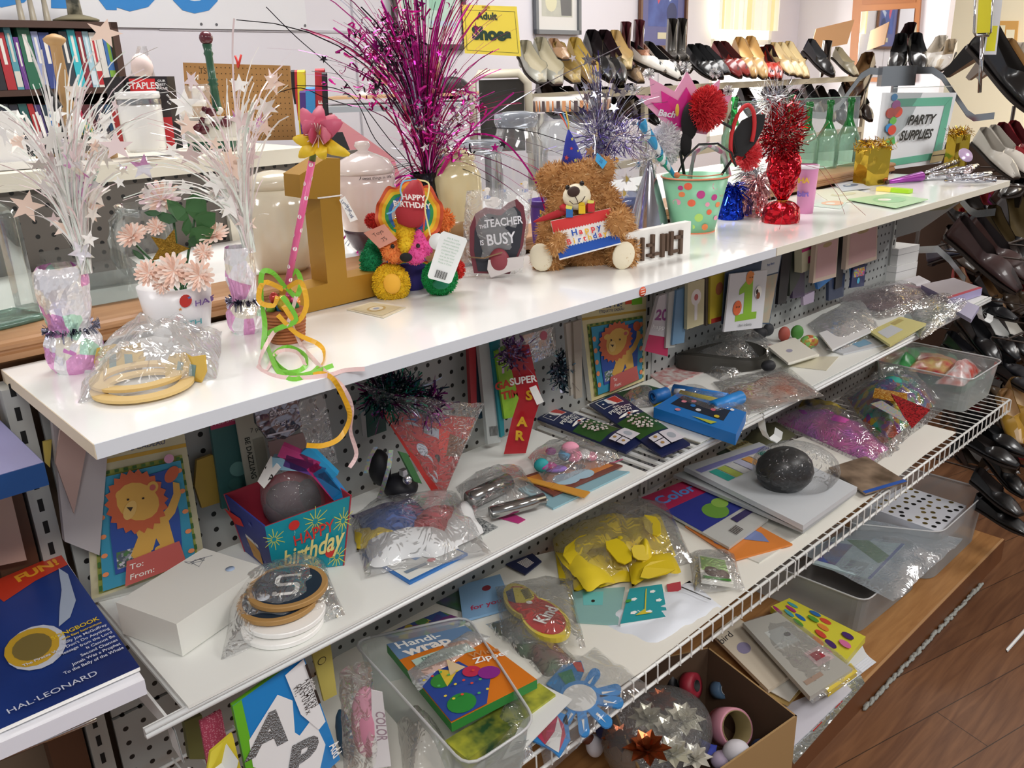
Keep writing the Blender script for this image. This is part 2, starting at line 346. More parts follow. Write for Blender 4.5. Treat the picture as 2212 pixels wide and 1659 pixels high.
for k in range(3):T.box((B.x,-.0022,B.z-.004+.004*k),(.010,.0003,.0012),mat('fff0e8',.6))
single('round_sticker',T,'small round orange price sticker on the front edge of the near top board','sticker')
T=Thing('gondola_frame','grey steel gondola frame with pegboard back panels and slotted uprights','shelving',(0,.31,0))
PEG=mat('a9acaa',.55,kind='peg');GR=mat('aeb0ac',.45)
for x0 in (0.012,1.232):
    for (a,b) in ((.10,.62),(.625,1.13)):
        mb=MB();mb.b2((x0+.012,.300,a),(x0+1.196,.306,b),PEG);T.part('pegboard_panel',mb,1)
for x in (0.0,1.22,2.43):
    mb=MB();mb.b2((x-.012,.294,0),(x+.014,.335,1.133),GR)
    for k in range(34):mb.b2((x-.003,.2935,.1+k*.031),(x+.003,.294,.1+k*.031+.017),mat('0e0e0e',.8))
    T.part('upright',mb,1)
mb=MB();mb.b2((-.01,-.147,.06),(2.4426,.32,.075),mat('96673a',.4,kind='wood',h2='b38350'));mb.b2((-.01,-.151,0),(2.4426,-.147,.075),mat('6e4222',.45));mb.b2((2.4426,-.151,0),(2.446,.32,.075),mat('6e4222',.45))
mb.b2((-.01,-.150,.0745),(2.4426,-.143,.0765),mat('b48a5e',.5));Thing('wooden_plinth','brown wooden base plinth under the whole shelving run','plinth',(1.2,.1,0)).part('plinth_board',mb,1)
# metal shelves (z .818)
def bracket(T,x,z,y0,y1,g=1):
    mb=MB();pts=[(y0,z-.002),(y0,z-.05),(y0-(y0-y1)*.5,z-.035),(y1+.01,z-.022),(y1,z-.002)]
    mb.prism(pts,LIP,.003,fr=Matrix(((0,0,1,x-.0015),(1,0,0,0),(0,1,0,0),(0,0,0,1))));T.part('bracket_arm',mb,1)

    mb=MB();cv=[(x+.004,y1+.012,z-.02),(x+.004,y1+.006,z-.045),(x+.008,y1-.002,z-.062),(x+.018,y1-.012,z-.068),(x+.028,y1-.016,z-.062),(x+.034,y1-.014,z-.05)]
    c_=Vector(cv[0]);cv=[c_+(Vector(q)-c_)*g for q in cv];mb.strip(cv,(0.0,.009*g,.003),LIP);mb.strip([c+Vector((.0012,0,.0012)) for c in cv],(0,.009*g,.003),LIP);T.part('bracket_hook',mb,1,'curled white steel bracket end')
for i,(x0,x1) in enumerate(((-.011,1.214),(1.22,2.44))):
    T=Thing('metal_shelf',['near','far'][i]+' white steel shelf at mid height with a ribbed front rail','shelf',(x0,.29,.80),group='steel mid shelves')
    mb=MB()
    for zz in (.8155,.8085):mb.lathe([(.0035,0),(.0035,x1-x0)],LIP,(x0,.0,zz),n=10,R=rot(0,PI/2))
    mb.b2((x0,0,.805),(x1,.006,.817),LIP);T.part('front_rail',mb,1)
    mb=MB()
    for k in range(int((x1-x0-.05)/.0254)):
        x=x0+.045+k*.0254;mb.b2((x,.003,.810),(x+.009,.29,.8145),WM)
    T.part('slotted_deck',mb,1);bracket(T,x0+.028,.812,.292,.012,1 if i else 1.6)
    if i:bracket(T,x1-.02,.812,.292,.012)
COV=mat('f0f1ec',.45)
def sheet(name,q,th,lab,M=COV,cat='board',grp=None):
    mb=MB();z=q[0].z;mb.prism([(p.x,p.y) for p in q],M,th,fr=TR(0,0,z));single(name,mb,lab,cat,grp)
sheet('shelf_liner',[Vector(p) for p in ((.036,-.005,.8195),(.842,-.005,.8195),(.842,.285,.8195),(.036,.285,.8195))],.004,'white liner board under the white box and birthday gift box')
sheet('shelf_liner',[Vector(p) for p in ((1.012,.004,.8195),(2.43,.004,.8195),(2.43,.285,.8195),(1.012,.285,.8195))],.002,'white liner board on the mid shelf under the baseball bow packs')
# wire shelves (z .523)
WW=mat('f2f3f0',.3);ZW=.523;YW=-.096
for i,(x0,x1) in enumerate(((.02,1.215),(1.222,2.44))):
    T=Thing('wire_shelf',['near','far'][i]+' white coated wire shelf with a looped front lip, lowest of the shelves','shelf',(x0,.29,.5),group='white wire shelves')
    mb=MB()
    for (y,z,r) in ((YW,ZW,.0032),(YW-.001,ZW-.036,.0032),(.1,ZW-.006,.003),(.28,ZW-.006,.003)):mb.tube([(x0,y,z),(x1,y,z)],r,WW,8)
    T.part('long_wires',mb,1)
    mb=MB();n=int((x1-x0)/.0315)
    for k in range(n+1):
        x=x0+.003+k*(x1-x0-.006)/n;mb.tube([(x,.285,ZW-.003),(x,YW-.001,ZW+.0032),(x,YW-.0052,ZW+.001),(x,YW-.0062,ZW-.036)],.0015,WW,5,False)
    T.part('cross_wires',mb,1,'closely spaced cross wires')
LIN=mat('f1eee4',.6);ZL=ZW+.004
def P(*pts,z):return [at(a,b,z=z) for a,b in pts]
def flat(name,pts,z,th,lab,M=LIN,cat='board'):sheet(name,P(*pts,z=z),th,lab,M,cat)
flat('cardboard_liner',[(1450,1403),(1640,1255),(1920,1046),(1995,985),(2065,935),(1900,893),(1560,1000),(1320,1200)],ZL,.0025,'large cream card liner on the wire shelf beside the clear bin')
flat('cardboard_liner',[(830,1850),(1180,1590),(1395,1445),(1560,1317),(1250,1180),(900,1260),(640,1500)],ZL+.0026,.002,'cream card liner on the wire shelf under the blue sun bag')
# ================================================================ counter and second gondola behind
T=Thing('display_counter','white topped counter with a moulded brown wood edge behind the top boards','counter',(1.2,.6,0))
mb=MB();mb.b2((-.9,.44,1.10),(2.46,.79,1.176),mat('f5f3f0',.3));T.part('counter_top',mb,1)
mb=MB();WD=mat('a8794e',.42,kind='wood',h2='b98c62');WD2=mat('8e5a30',.42)
pr=[(.44,1.10),(.335,1.156),(.335,1.1635),(.3385,1.1655),(.3385,1.168),(.334,1.171),(.334,1.175),(.337,1.178),(.345,1.180),(.44,1.180)]
mb.prism(pr,WD,3.37,fr=Matrix(((0,0,1,-.9),(1,0,0,0),(0,1,0,0),(0,0,0,1))));T.part('wood_moulding',mb,1,'brown moulded wood edge')
mb=MB();mb.b2((-.9,.37,0),(2.42,.79,1.10),mat('7c6a58',.6));T.part('cabinet_body',mb,1)
T=Thing('rear_gondola','cream steel gondola with grey pegboard standing behind the counter','shelving',(0.1,1.0,0))
mb=MB();mb.b2((-.9,.802,.0),(.86,.812,1.325),mat('625c56',.6,kind='peg'));T.part('pegboard_panel',mb,1)
mb=MB();mb.b2((-.9,.79,1.322),(.745,1.20,1.338),CREAM);mb.b2((-.9,.785,1.312),(.745,.79,1.341),CREAM);T.part('top_shelf',mb,1)
for x in (-.1,.53):mb=MB();mb.b2((x,.79,.9),(x+.03,.812,1.32),CREAM);T.part('upright',mb,1)
# blue board shelf and left unit
T=Thing('wooden_post','brown wooden end panel beside the slotted upright at the left','post',(-.03,.33,0));mb=MB();mb.b2((-.06,.298,0),(-.016,.333,1.07),mat('5a3a26',.6));T.part('panel',mb,1)
mb=MB();mb.b2((-.6,.118,1.074),(-.021,.33,1.1),mat('1c4a86',.4));mb.b2((-.6,.1185,1.1),(-.0215,.33,1.1005),mat('8d8cb4',.35));single('blue_shelf_board',mb,'blue edged shelf board of the neighbouring unit at the left','shelf')
# ================================================================ goods on the top boards
ZB=1.15;ZC=1.1805
class PF:
    """pixel frame of a thing standing at B: heights and widths are read in the upright plane through B"""
    def __init__(s,B):s.B=Vector(B);s.s=(s.B-CAM).dot(FWD)/F;s.R=rot(0,0,-YAW)
    def l(s,px,py,dd=0):return up(s.B,px,py,dd)
    def ball(s,mb,px,py,rx,rz,M,ry=None,dd=0,a=0,n=16):
        k=s.s;return mb.ball(s.l(px,py,dd),(rx*k,(ry if ry else rx)*k,rz*k/.94),M,n,s.R @ rot(0,a,0))
    def lathe(s,mb,prof,M,px=None,n=28,**k):
        """prof: (radius px, pixel y)"""
        return mb.lathe([(r*s.s,(s.l(px or 1106,y).z if 0 else s.zy(px,y))-s.B.z) for r,y in prof],M,s.B,n,**k)
    def zy(s,px,y):return up(s.B,px,y).z
def curve3(a,b,c,n=8):return [a*(1-t)**2+b*2*t*(1-t)+c*t*t for t in [i/n for i in range(n+1)]]
def spray(T,pf,root,tips,n,mats,wd=.0007,star=None,stars=0,sr=.012,spread=(20,20),dd=.07,bow=.65,name='strands',starname='star',seed=1,parts=None,parts_max=70):
    """n curved strands from the root pixel to tips [(px,py,weight)]; one mesh of strands, stars as one mesh per material"""
    rr=random.Random(seed);mb=MB();A=pf.l(*root);sts=MB();tot=sum(t[2] for t in tips)
    for i in range(n):
        q=rr.random()*tot
        for t in tips:
            q -= t[2]
            if q <= 0:break
        sp=t[3] if len(t)>3 else spread
        E_=pf.l(t[0]+rr.gauss(0,sp[0]),t[1]+rr.gauss(0,sp[1]),rr.uniform(-dd,dd));h=(E_-A).length
        Bp=A+Vector((rr.uniform(-.01,.01),rr.uniform(-.01,.01),h*bow))+(E_-A)*(.15);pts=curve3(A+Vector((rr.uniform(-.006,.006),rr.uniform(-.006,.006),0)),Bp,E_)
        w=wd*rr.uniform(.5,1.3);a=rr.random()*PI;mb.strip(pts,(RH*math.cos(a)+Vector((0,0,1))*math.sin(a)*.5+FH*.4)*w,rr.choice(mats))
        if star and rr.random()<stars:
            for k in range(rr.choice((1,1,2))):
                if parts is not None:
                    if len(parts)<parts_max:parts.append(1);sb=MB();sb.star(pts[rr.randint(3,8)],sr*rr.uniform(.5,1.25),rr.choice(star),R=rot(rr.uniform(-1,1),rr.uniform(0,3),-YAW+rr.uniform(-.9,.9)));T.part(starname,sb,1)
                    continue
                c=pts[rr.randint(3,8)];sts.star(c,sr*rr.uniform(.5,1.25),rr.choice(star),R=rot(rr.uniform(-1,1),rr.uniform(0,3),-YAW+rr.uniform(-.9,.9)))
    T.part(name,mb,1)
    if star and sts.v:T.part(starname,sts,1)
def foilwrap(T,pf,prof,M,px,name='foil_wrap',seed=0,amp=.10,n=40):
    mb=MB();k=pf.s;vs=[];zz=[(r*k,pf.zy(px,y)-pf.B.z) for r,y in prof]
    def f(u,v):
        t=v*(len(zz)-1);i=min(int(t),len(zz)-2);r=zz[i][0]+(zz[i+1][0]-zz[i][0])*(t-i);z=zz[i][1]+(zz[i+1][1]-zz[i][1])*(t-i);a=2*PI*u
        r *= 1+amp*noise.noise(Vector((math.cos(a)*3+seed,math.sin(a)*3,z*28)))+amp*.7*noise.noise(Vector((math.cos(a)*9+seed,math.sin(a)*9,z*60)))
        return pf.B+Vector((r*math.cos(a),r*math.sin(a),z))
    mb.grid(f,n,3*len(prof),M,False);return T.part(name,mb,1)
IR=mat('f6eef8',.18,kind='iris');PEARL=mat('f7f1ea',.2,m=.15);PEARL2=mat('f3dfe0',.2,m=.15);PEARL3=mat('eef6ee',.25);WHT=mat('fdfcf8',.3)
SILV=mat('d8d8de',.18,m=1);SILVD=mat('8f8fa0',.25,m=1)
def tinsel(T,pf,c,rx,rz,n,mats,L=.012,name='tinsel',w=.0007,dd=0,seed=3,flat=.6):
    rr=random.Random(seed);mb=MB();C=pf.l(*c,dd);k=pf.s
    for i in range(n):
        d=Vector((rr.gauss(0,1),rr.gauss(0,1),rr.gauss(0,1))).normalized();r=rr.random()**.4
        p=C+RH*d.x*rx*k*r+FH*d.y*rx*k*flat*r+Vector((0,0,d.z*rz*k*r));e=p+(d+Vector((rr.gauss(0,.6),rr.gauss(0,.6),rr.gauss(0,.6))))*L
        s_=Vector((rr.gauss(0,1),rr.gauss(0,1),rr.gauss(0,1))).normalized()*w;mb.strip([p,(p+e)/2+s_*3,e],s_,rr.choice(mats))
    return T.part(name,mb,1)
# pearl centrepiece, nearest corner
for (bx,by,prof,tieY,root,tips,n,lab,sd) in (
    (172,795,[(45,797),(57,780),(57,735),(45,712),(38,705),(46,670),(52,620),(50,585),(40,572)],707,(185,590),
     [(160,210,3,(60,60)),(60,330,2,(50,50)),(250,300,2,(50,60)),(300,180,1,(50,40)),(20,260,1),(180,420,2,(60,60)),(60,110,.5,(60,30))],150,'pearly wrapped star spray centrepiece at the near corner of the top board',1),
    (538,714,[(32,716),(40,702),(40,672),(30,650),(24,645),(30,600),(30,560),(26,532)],646,(540,545),
     [(530,220,2,(40,60)),(450,320,3,(60,50)),(360,330,2,(50,40)),(500,430,2,(40,50)),(580,200,1,(30,50)),(480,160,1,(50,30)),(300,400,1,(40,30))],130,'smaller pearly star spray centrepiece left of the gold number one',2)):
    pf=PF(at(bx,by,z=ZB));T=Thing('star_spray_centerpiece',lab,'centrepiece',pf.B,group=None)
    foilwrap(T,pf,prof,IR,bx,'pearl_wrap',sd,.12)
    rr=random.Random(sd);mb=MB();k=pf.s;r0=[r for r,y in prof if abs(y-tieY)<9][0]*k*1.05;z0=pf.zy(bx,tieY)
    for i in range(220):
        a=rr.random()*2*PI;c=Vector((pf.B.x+r0*math.cos(a),pf.B.y+r0*math.sin(a),z0));d=Vector((math.cos(a),math.sin(a),rr.gauss(0,.8)))*.005;mb.strip([c-d*.3,c+d],Vector((rr.gauss(0,1),rr.gauss(0,1),rr.gauss(0,1)))*.0007,SILVD)
    T.part('tinsel_tie',mb,1,'silver tinsel tie')
    spray(T,pf,root,tips,n,[PEARL,PEARL2,PEARL3,WHT,WHT],.0013,[PEARL,PEARL2,WHT,IR,mat('f7dccb',.25),WHT],.3,.016,seed=sd,name='pearl_strands',starname='pearl_star',parts=[])
# tall square glass bottle, at the left edge on the counter
GL=glass('e6f2ec',.06);GLD=glass('9fd0bc',.25);GLC=glass('f2f8f6',.05)
B=at(18,705,z=ZC);pf=PF(B);T=Thing('glass_bottle','tall square clear glass bottle at the left edge on the wood moulding','bottle',(B.x,B.y+.03,ZC),.25)
mb=MB();z1=pf.zy(30,480)-ZC;q=.036
mb.lathe([(q,.006),(q,z1),(q*.9,z1+.012),(q*.45,z1+.03),(q*.42,z1+.06)],GL,n=24,sq=.85,cap=False);T.part('body',mb)
mb=MB();mb.lathe([(q+.004,0),(q+.005,.003),(q+.003,.007),(0,.007)],GLD,n=24,sq=.9);T.part('base',mb,label='thick green tinted glass base')
mb=MB();mb.ball((0,0,z1+.085),.024,GLC);T.part('stopper',mb)
# clear glass tray lying on the counter behind the flower cup
q=P((85,600),(250,575),(330,640),(130,672),z=ZC);mb=MB();mb.prism([(p.x,p.y) for p in q],GLC,.022,fr=TR(0,0,ZC));mb.prism([(p.x*.9+sum(a.x for a in q)*.025,p.y*.9+sum(a.y for a in q)*.025) for p in q],GLC,.02,fr=TR(0,0,ZC+.023))
single('glass_tray',mb,'clear pressed glass tray on the white counter beside the glass pitcher','tray')
pf=PF(at(330,592,z=ZC));T=Thing('glass_pitcher','clear glass pitcher with a thick loop handle behind the flower cup','pitcher',pf.B)
mb=MB();pf.lathe(mb,[(50,592),(62,560),(62,500),(50,455),(54,440)],GLC,330,cap=False);T.part('body',mb,1)
mb=MB();mb.tube([pf.l(*p) for p in ((300,462),(262,458),(243,480),(241,520),(252,565),(275,588),(300,586))],.0065,GLC,10);T.part('handle',mb,1)
# flower cup
pf=PF(at(392,712,z=ZB));T=Thing('flower_cup','white happy birthday cup filled with peach flowers and green leaves','flower arrangement',pf.B)
mb=MB();pf.lathe(mb,[(60,712),(70,660),(75,612),(72,612),(66,640),(0,640)],mat('f5f4f6',.3),392,n=40);T.part('cup',mb,1)
mb=MB();rr=random.Random(5)
def oncyl(pf,px0,px,py,r0,r1,y0,y1,e=.0006):
    """point on the front of a lathe: px0 axis, radius r0 at y0 .. r1 at y1 (pixels)"""
    t=(py-y0)/(y1-y0);r=(r0+(r1-r0)*t);c=max(-1,min(1,(px-px0)/r));return pf.l(px0,py)+RH*(c*r*pf.s)-FH*(math.sqrt(1-c*c)*r*pf.s+e)
def cylpoly(mb,pf,px0,pts,M,rr_):mb.add([oncyl(pf,px0,x,y,*rr_) for x,y in pts],[tuple(range(len(pts)))],M)
def cyltext(mb,pf,px0,tx,cx,cy,h,M,rr_,bold=0,a=0,sx=1,shear=0,spacing=1):
    vs,fs=glyphs(tx,1,bold,shear,'CENTER',spacing);o=[]
    for x,y in vs:
        x *= h*1.4*sx;y *= h*1.4;o.append(oncyl(pf,px0,cx+x*math.cos(a)+y*math.sin(a),cy-y*math.cos(a)+x*math.sin(a),*rr_))
    mb.add(o,fs,M)
cr=(73,61,612,712)
def ell(cx,cy,rx,ry,n=14,a=0):return [(cx+rx*math.cos(2*PI*i/n)*math.cos(a)-ry*math.sin(2*PI*i/n)*math.sin(a),cy+ry*math.sin(2*PI*i/n)*math.cos(a)+rx*math.cos(2*PI*i/n)*math.sin(a)) for i in range(n)]
def st2(cx,cy,r,n=5,a=0):return [(cx+r*(1 if i % 2 == 0 else .42)*math.sin(PI*i/n+a),cy-r*(1 if i % 2 == 0 else .42)*math.cos(PI*i/n+a)) for i in range(2*n)]
for c,x,y in (('c8332b',423,635),('9a86b8',333,642),('58b090',368,668)):cylpoly(mb,pf,392,ell(x,y,11,14),mat(c,.5),cr)
for i,c in enumerate('c8332b e39a4a 58b090 c8332b e39a4a 5a7fc0'.split()):cylpoly(mb,pf,392,st2(345+i*17,624+(i*37 % 60),4),mat(c,.5),cr)
cyltext(mb,pf,392,'HAP',452,645,13,mat('7a5aa8',.5),cr,.01,sx=.8);cyltext(mb,pf,392,'BIRTH',425,686,12,mat('5ab0b8',.5),cr,.01)
T.part('cup_print',mb,1)
pinkm=[mat('fadccd',.6),mat('fceee4',.6),mat('f7cfbb',.6)];green=[mat('2f5a33',.5),mat('3d6b3a',.5)]
def flower(mb,c,r,ms,tilt,n=16,seed=0,layers=3):
    rr=random.Random(seed)
    for L in range(layers):
        for i in range(n-3*L):
            a=2*PI*i/(n-3*L)+L;q=r*(1-.28*L);el=.15+.45*L;R=tilt @ rot(0,0,a);d=lambda x,y,z:c+R @ Vector((x,y,z))
            mb.add([d(0,0,0),d(q*.55,-q*.15,q*el*.5),d(q*.95,-q*.09,q*el),d(q,0,q*el*1.02),d(q*.95,q*.09,q*el),d(q*.55,q*.15,q*el*.5)],[(0,1,2,3,4,5)],ms[(i+L) % len(ms)])
for i,(x,y,r,dd,tx) in enumerate(((285,510,32,.0,-.6),(462,507,34,0,-.3),(375,585,38,-.05,-1.1),(320,590,29,-.045,-1.0),(430,595,34,-.055,-1.2),(348,430,44,.01,-.7),(305,500,16,.03,-.6),(338,490,22,-.01,-.8),(440,545,22,-.02,-1),(350,615,20,-.05,-1.3))):
    mb=MB();flower(mb,pf.l(x,y,dd),r*pf.s,pinkm if i != 5 else [mat('fbe3ea',.4),PEARL,mat('f5d6c4',.5)],rot(.25-tx*.9,.1*(i % 3-1),-YAW),seed=i)
    T.part('flower',mb,1)
mb=MB()
for (x,y,a,L,w) in ((425,445,.2,62,42),(445,475,1.0,52,36),(385,455,-.7,62,28),(435,505,1.3,58,34),(360,470,-1.2,46,20),(300,550,-.8,34,9),(405,490,.3,40,18),(330,460,-1.5,36,12),(420,520,.8,34,18),(395,575,0,26,12)):
    c=pf.l(x,y,-.01);X=RH*math.cos(a)-Vector((0,0,math.sin(a)));Y=RH*math.sin(a)+Vector((0,0,math.cos(a)));k=pf.s
    mb.add([c-Y*L*k*.5,c-Y*L*k*.2-X*w*k*.5-FH*.004,c+Y*L*k*.2-X*w*k*.45-FH*.004,c+Y*L*k*.5,c+Y*L*k*.2+X*w*k*.45,c-Y*L*k*.2+X*w*k*.5],[(0,1,2,3,4,5)],green[x % 2])
for (x,y) in ((285,520),(462,515),(425,450),(375,470)):mb.tube([pf.l(392,640),pf.l((x+392)/2,(y+640)/2-6),pf.l(x,y)],.0018,green[0],5)
T.part('leaves',mb,1)
mb=MB();mb.star(pf.l(364,537,-.03),42*pf.s,mat('b08a35',.35,m=.8,kind='glit'),R=rot(-.3,.35,-YAW),ri=.45);T.part('glitter_star',mb,1,'gold glitter star')
# clear bag with gold shapes and wooden rings at the near end
q=P((225,760),(480,715),(470,815),(165,872),z=ZB+.001)
T=bagmesh(q,.044,film(veil=.24,gloss=.22,sc_=.8,crinkle=.7),seed=3,amp=.6,n=30);single('plastic_bag',T,'crinkled clear bag of gold cutouts at the near end of the top board','bag')
for i,(x,y,r,r2,zz) in enumerate(((310,835,105,30,0),(300,815,98,28,.005))):
    c=at(x,y,z=ZB+.003+zz);k=PF(c).s;mb=MB();mb.lathe([(r*k,0),(r*k,.0035),((r-r2)*k,.0035),((r-r2)*k,0),(r*k,0)],mat('d8b878',.6),c,40,smooth=False,cap=False);single('wooden_ring',mb,['lower','upper'][i]+' of two flat wooden rings inside the clear bag on the top board','craft ring')
for i,(x,y,a,lab) in enumerate(((262,770,.2,'gold cardboard letter cutout in the clear bag, nearest the pearl centrepiece'),(405,790,-.3,'gold cardboard cutout in the clear bag, right one'))):
    c=at(x,y+8,z=ZB+.012);k=PF(c).s;mb=MB();fr=TR(*c) @ rot(1.15,0,-YAW+a)
    mb.prism([(x1*k*1.0,y1*k) for x1,y1 in ((-50,-20),(-30,-28),(0,-22),(40,-26),(50,0),(42,34),(10,28),(-10,36),(-46,30),(-54,0))],mat('c9a64a',.45,m=.35),.0025,fr=fr)
    mb.prism([(x1*k,y1*k) for x1,y1 in ((-24,-16),(-10,-18),(-8,14),(-22,16))],mat('6f8a86',.6),.003,fr=fr);mb.prism([(x1*k,y1*k) for x1,y1 in ((8,-18),(24,-18),(24,10),(8,12))],mat('6f8a86',.6),.003,fr=fr)
    single('gold_cutout',mb,lab,'cutout',off=c)
# little basket with balls, ribbons, polka dot stick and flower
pf=PF(at(622,735,z=ZB));T=Thing('candy_basket','small orange woven basket with foil eggs, curling ribbons and a flower stick','basket',pf.B)
mb=MB();BK=mat('b06a3e',.6)
for i in range(9):z=.0022+i*.0045;r=(34+i*1.1)*pf.s;mb.lathe([(r+.0022*math.cos(a),z+.0024*math.sin(a)) for a in [2*PI*j/6 for j in range(7)]],BK,pf.B,30,cap=False)
mb.lathe([(33*pf.s,0),(42*pf.s,.042)],mat('9a5732',.7),pf.B,24);T.part('woven_basket',mb,1)
for i,(x,y,r,c) in enumerate(((612,655,14,'c9b53a'),(585,668,11,'8cbf4a'),(608,668,12,'3a78b8'),(628,640,11,'d0528a'),(592,645,11,'c2403a'),(634,662,12,'3f9a52'),(640,650,9,'e88a3a'))):
    mb=MB();pf.ball(mb,x,y,r,r*1.2,mat(c,.25,m=.3,kind='foil',sc_=.5),dd=-.012+.004*i);T.part('foil_egg',mb,1)
mb=MB();pts=[pf.l(620,622,0),pf.l(674,348,0)];pk=mat('e8649a',.35);mb.tube(pts,7*pf.s,pk,12)
a_,b_=pts;ax=(b_-a_).normalized()
for i in range(20):
    t=(i+.5)/20;an=i*2.4;sx_=ax.cross(FH).normalized();sy=ax.cross(sx_);c=a_.lerp(b_,t);nrm=(sx_*math.cos(an)+sy*math.sin(an));tn=ax.cross(nrm);k=pf.s
    mb.add([c+(nrm*math.cos(w_)*0+nrm)*7.2*k+(tn*math.cos(2*PI*j/8)+ax*math.sin(2*PI*j/8))*4.6*k -nrm*(1-math.cos(.5*math.cos(2*PI*j/8)))*7*k for j in range(8) for w_ in (0,)],[tuple(range(8))],mat('fbf4f4',.4))
T.part('polka_dot_stick',mb,1,'pink stick with white polka dots')
C0=pf.l(690,290,-.005);mb=MB();k=pf.s;mb.tube([pf.l(674,350),pf.l(678,325),pf.l(684,308)],.004,mat('6a7a3a',.6),6);T.part('stem',mb,1)
def petal(mb,c,tip,w,M,lift=.01,n=6):
    c=Vector(c);tip=Vector(tip);d=tip-c;sd=d.cross(FH).normalized()*w;vs=[]
    for i in range(n+1):
        t=i/n;p=c+d*t-FH*lift*math.sin(PI*t);wd=math.sin(PI*min(.97,.12+.85*t))**.7*(1+.12*math.sin(7*t));vs += [p-sd*wd+FH*.003,p-FH*.001,p+sd*wd+FH*.003]
    mb.add(vs,[(3*i+j,3*i+j+1,3*i+j+4,3*i+j+3) for i in range(n) for j in (0,1)],M,True)
mb=MB();ye=mat('f0c92e',.5)
for x,y in ((632,300),(645,340),(755,335),(720,270),(700,345)):petal(mb,C0+Vector((0,0,-.008)),pf.l(x,y,-.02),14*k,ye)
T.part('yellow_petals',mb,1);mb=MB()
for i,(x,y) in enumerate(((650,235),(690,228),(725,250),(738,262),(665,290),(715,290),(655,262))):petal(mb,C0,pf.l(x,y,.01 if i <3 else -.025),18*k,mat(['d4607c','c94f6c','dd7488'][i % 3],.5),.012)
for i in range(12):a=i*.6;mb.tube([C0-FH*.006,C0-FH*.022+RH*.012*math.sin(a)+Vector((0,0,.014*math.cos(a)))],.0006,mat('e8c8c0',.6),4)
T.part('pink_petals',mb,1)
def ribbon(T,pf,pts,M,w=.0032,name='ribbon',sub=5,onboard=None):
    P3=[]
    for p in pts:
        if len(p) == 3:P3.append(pf.l(*p))
        else:P3.append(Vector(p[:3]))

    o=[];Q=[P3[0]]+P3+[P3[-1]]
    for i in range(1,len(Q)-2):
        for j in range(sub):
            t=j/sub;a,b,c,d=Q[i-1:i+3];o.append(.5*((2*b)+(c-a)*t+(2*a-5*b+4*c-d)*t*t+(3*b-a-3*c+d)*t**3))
    o.append(Q[-1]);wv=[]
    for i,p in enumerate(o):
        d=(o[min(i+1,len(o)-1)]-o[max(0,i-1)]);s_=d.cross(FWD+Vector((0,0,.6)).cross(d)*0+RH*.35*math.sin(i*.5));wv.append((s_.normalized() if s_.length >1e-9 else RH)*w)
    mb=MB();mb.strip(o,wv,M);return T.part(name,mb,1)
def zb(x,y,h=.002):v=at(x,y,z=ZB+h);return (v.x,v.y,v.z,0)
def ya(x,y,Y=-.012):v=at(x,y,y=Y);return (v.x,v.y,v.z,0)
LG=mat('7cc83e',.4);YR=mat('eab02a',.4);PR=mat('e9c8c6',.45)
ribbon(T,pf,[(617,622,-.01),(590,590,-.02),(566,590,-.03),(565,650,-.03),(572,700,-.03),zb(568,755)],LG)
ribbon(T,pf,[(620,622,-.01),(640,640,-.02),(650,610,.0),(640,585,.0),(625,600,0)],LG)
ribbon(T,pf,[(612,625,-.01),(570,610,-.03),(560,650,-.035),(590,660,-.035),(600,640,-.02)],YR)
ribbon(T,pf,[(620,622,-.01),(650,610,-.03),(662,660,-.035),(640,695,-.035),(612,660,-.03)],YR)
ribbon(T,pf,[(610,640,-.03),(640,690,-.035),(600,710,-.035),(575,730,-.035),zb(600,800),zb(640,820),zb(690,790)],LG)
ribbon(T,pf,[(640,640,-.02),(620,700,-.035),(590,720,-.035),zb(560,790),zb(610,815),zb(700,812),zb(745,800),zb(788,797)],PR,.0026)
ribbon(T,pf,[(600,680,-.035),(640,720,-.035),zb(690,745),zb(700,775),zb(680,805),zb(700,808),ya(722,822),ya(748,870),ya(755,905),ya(735,945),ya(700,962),ya(662,962)],YR,.003)
ribbon(T,pf,[(630,700,-.035),zb(650,745),zb(672,770),zb(700,800),ya(740,835),ya(760,880),ya(757,930),ya(770,980),ya(755,1010)],PR,.0024)
ribbon(T,pf,[zb(575,745),zb(600,800),zb(650,800),zb(660,770),zb(620,750),zb(590,775),zb(640,812),zb(720,790)],LG)
ribbon(T,pf,[zb(555,790),zb(575,800),zb(600,760),zb(640,760),zb(660,790)],PR,.0022)
# gold number one
poly=[(647,378),(705,341),(735,342),(735,423),(750,600),(816,588),(820,637),(640,684),(636,632),(708,612),(691,431),(650,428)]
pw=[at(x,y,y=.268) for x,y in poly];T=Thing('number_one','big gold painted cardboard number one standing on the top board','number',(.42,.28,ZB));mb=MB()
mb.prism([(p.x,max(p.z,ZB)) for p in pw],mat('b3862f',.38,m=.45),.045,fr=Matrix(((1,0,0,0),(0,0,1,.268),(0,1,0,0),(0,0,0,1))));T.part('digit',mb,1)
mb=MB();e=[at(x,y,y=.2665) for x,y in ((688,428),(738,422))];mb.tube([e[0]+Vector((0,.045,0)),e[0],e[1],e[1]+Vector((.002,.045,0))],.0012,WHT,5);T.part('string',mb,1)
c=Card(*[at(x,y,y=.262) for x,y in ((733,432),(745,424),(773,474),(757,480))],WHT,.0006,bend=0);bl=mat('3a4a78',.6)
for v,tx in ((.25,'Lynda'),(.5,'2.00'),(.75,'tag')):c.text(tx,.5,v,.12,bl,a=-1.2)
T.part('price_tag',c.mb,1,'white price tag with blue handwriting')
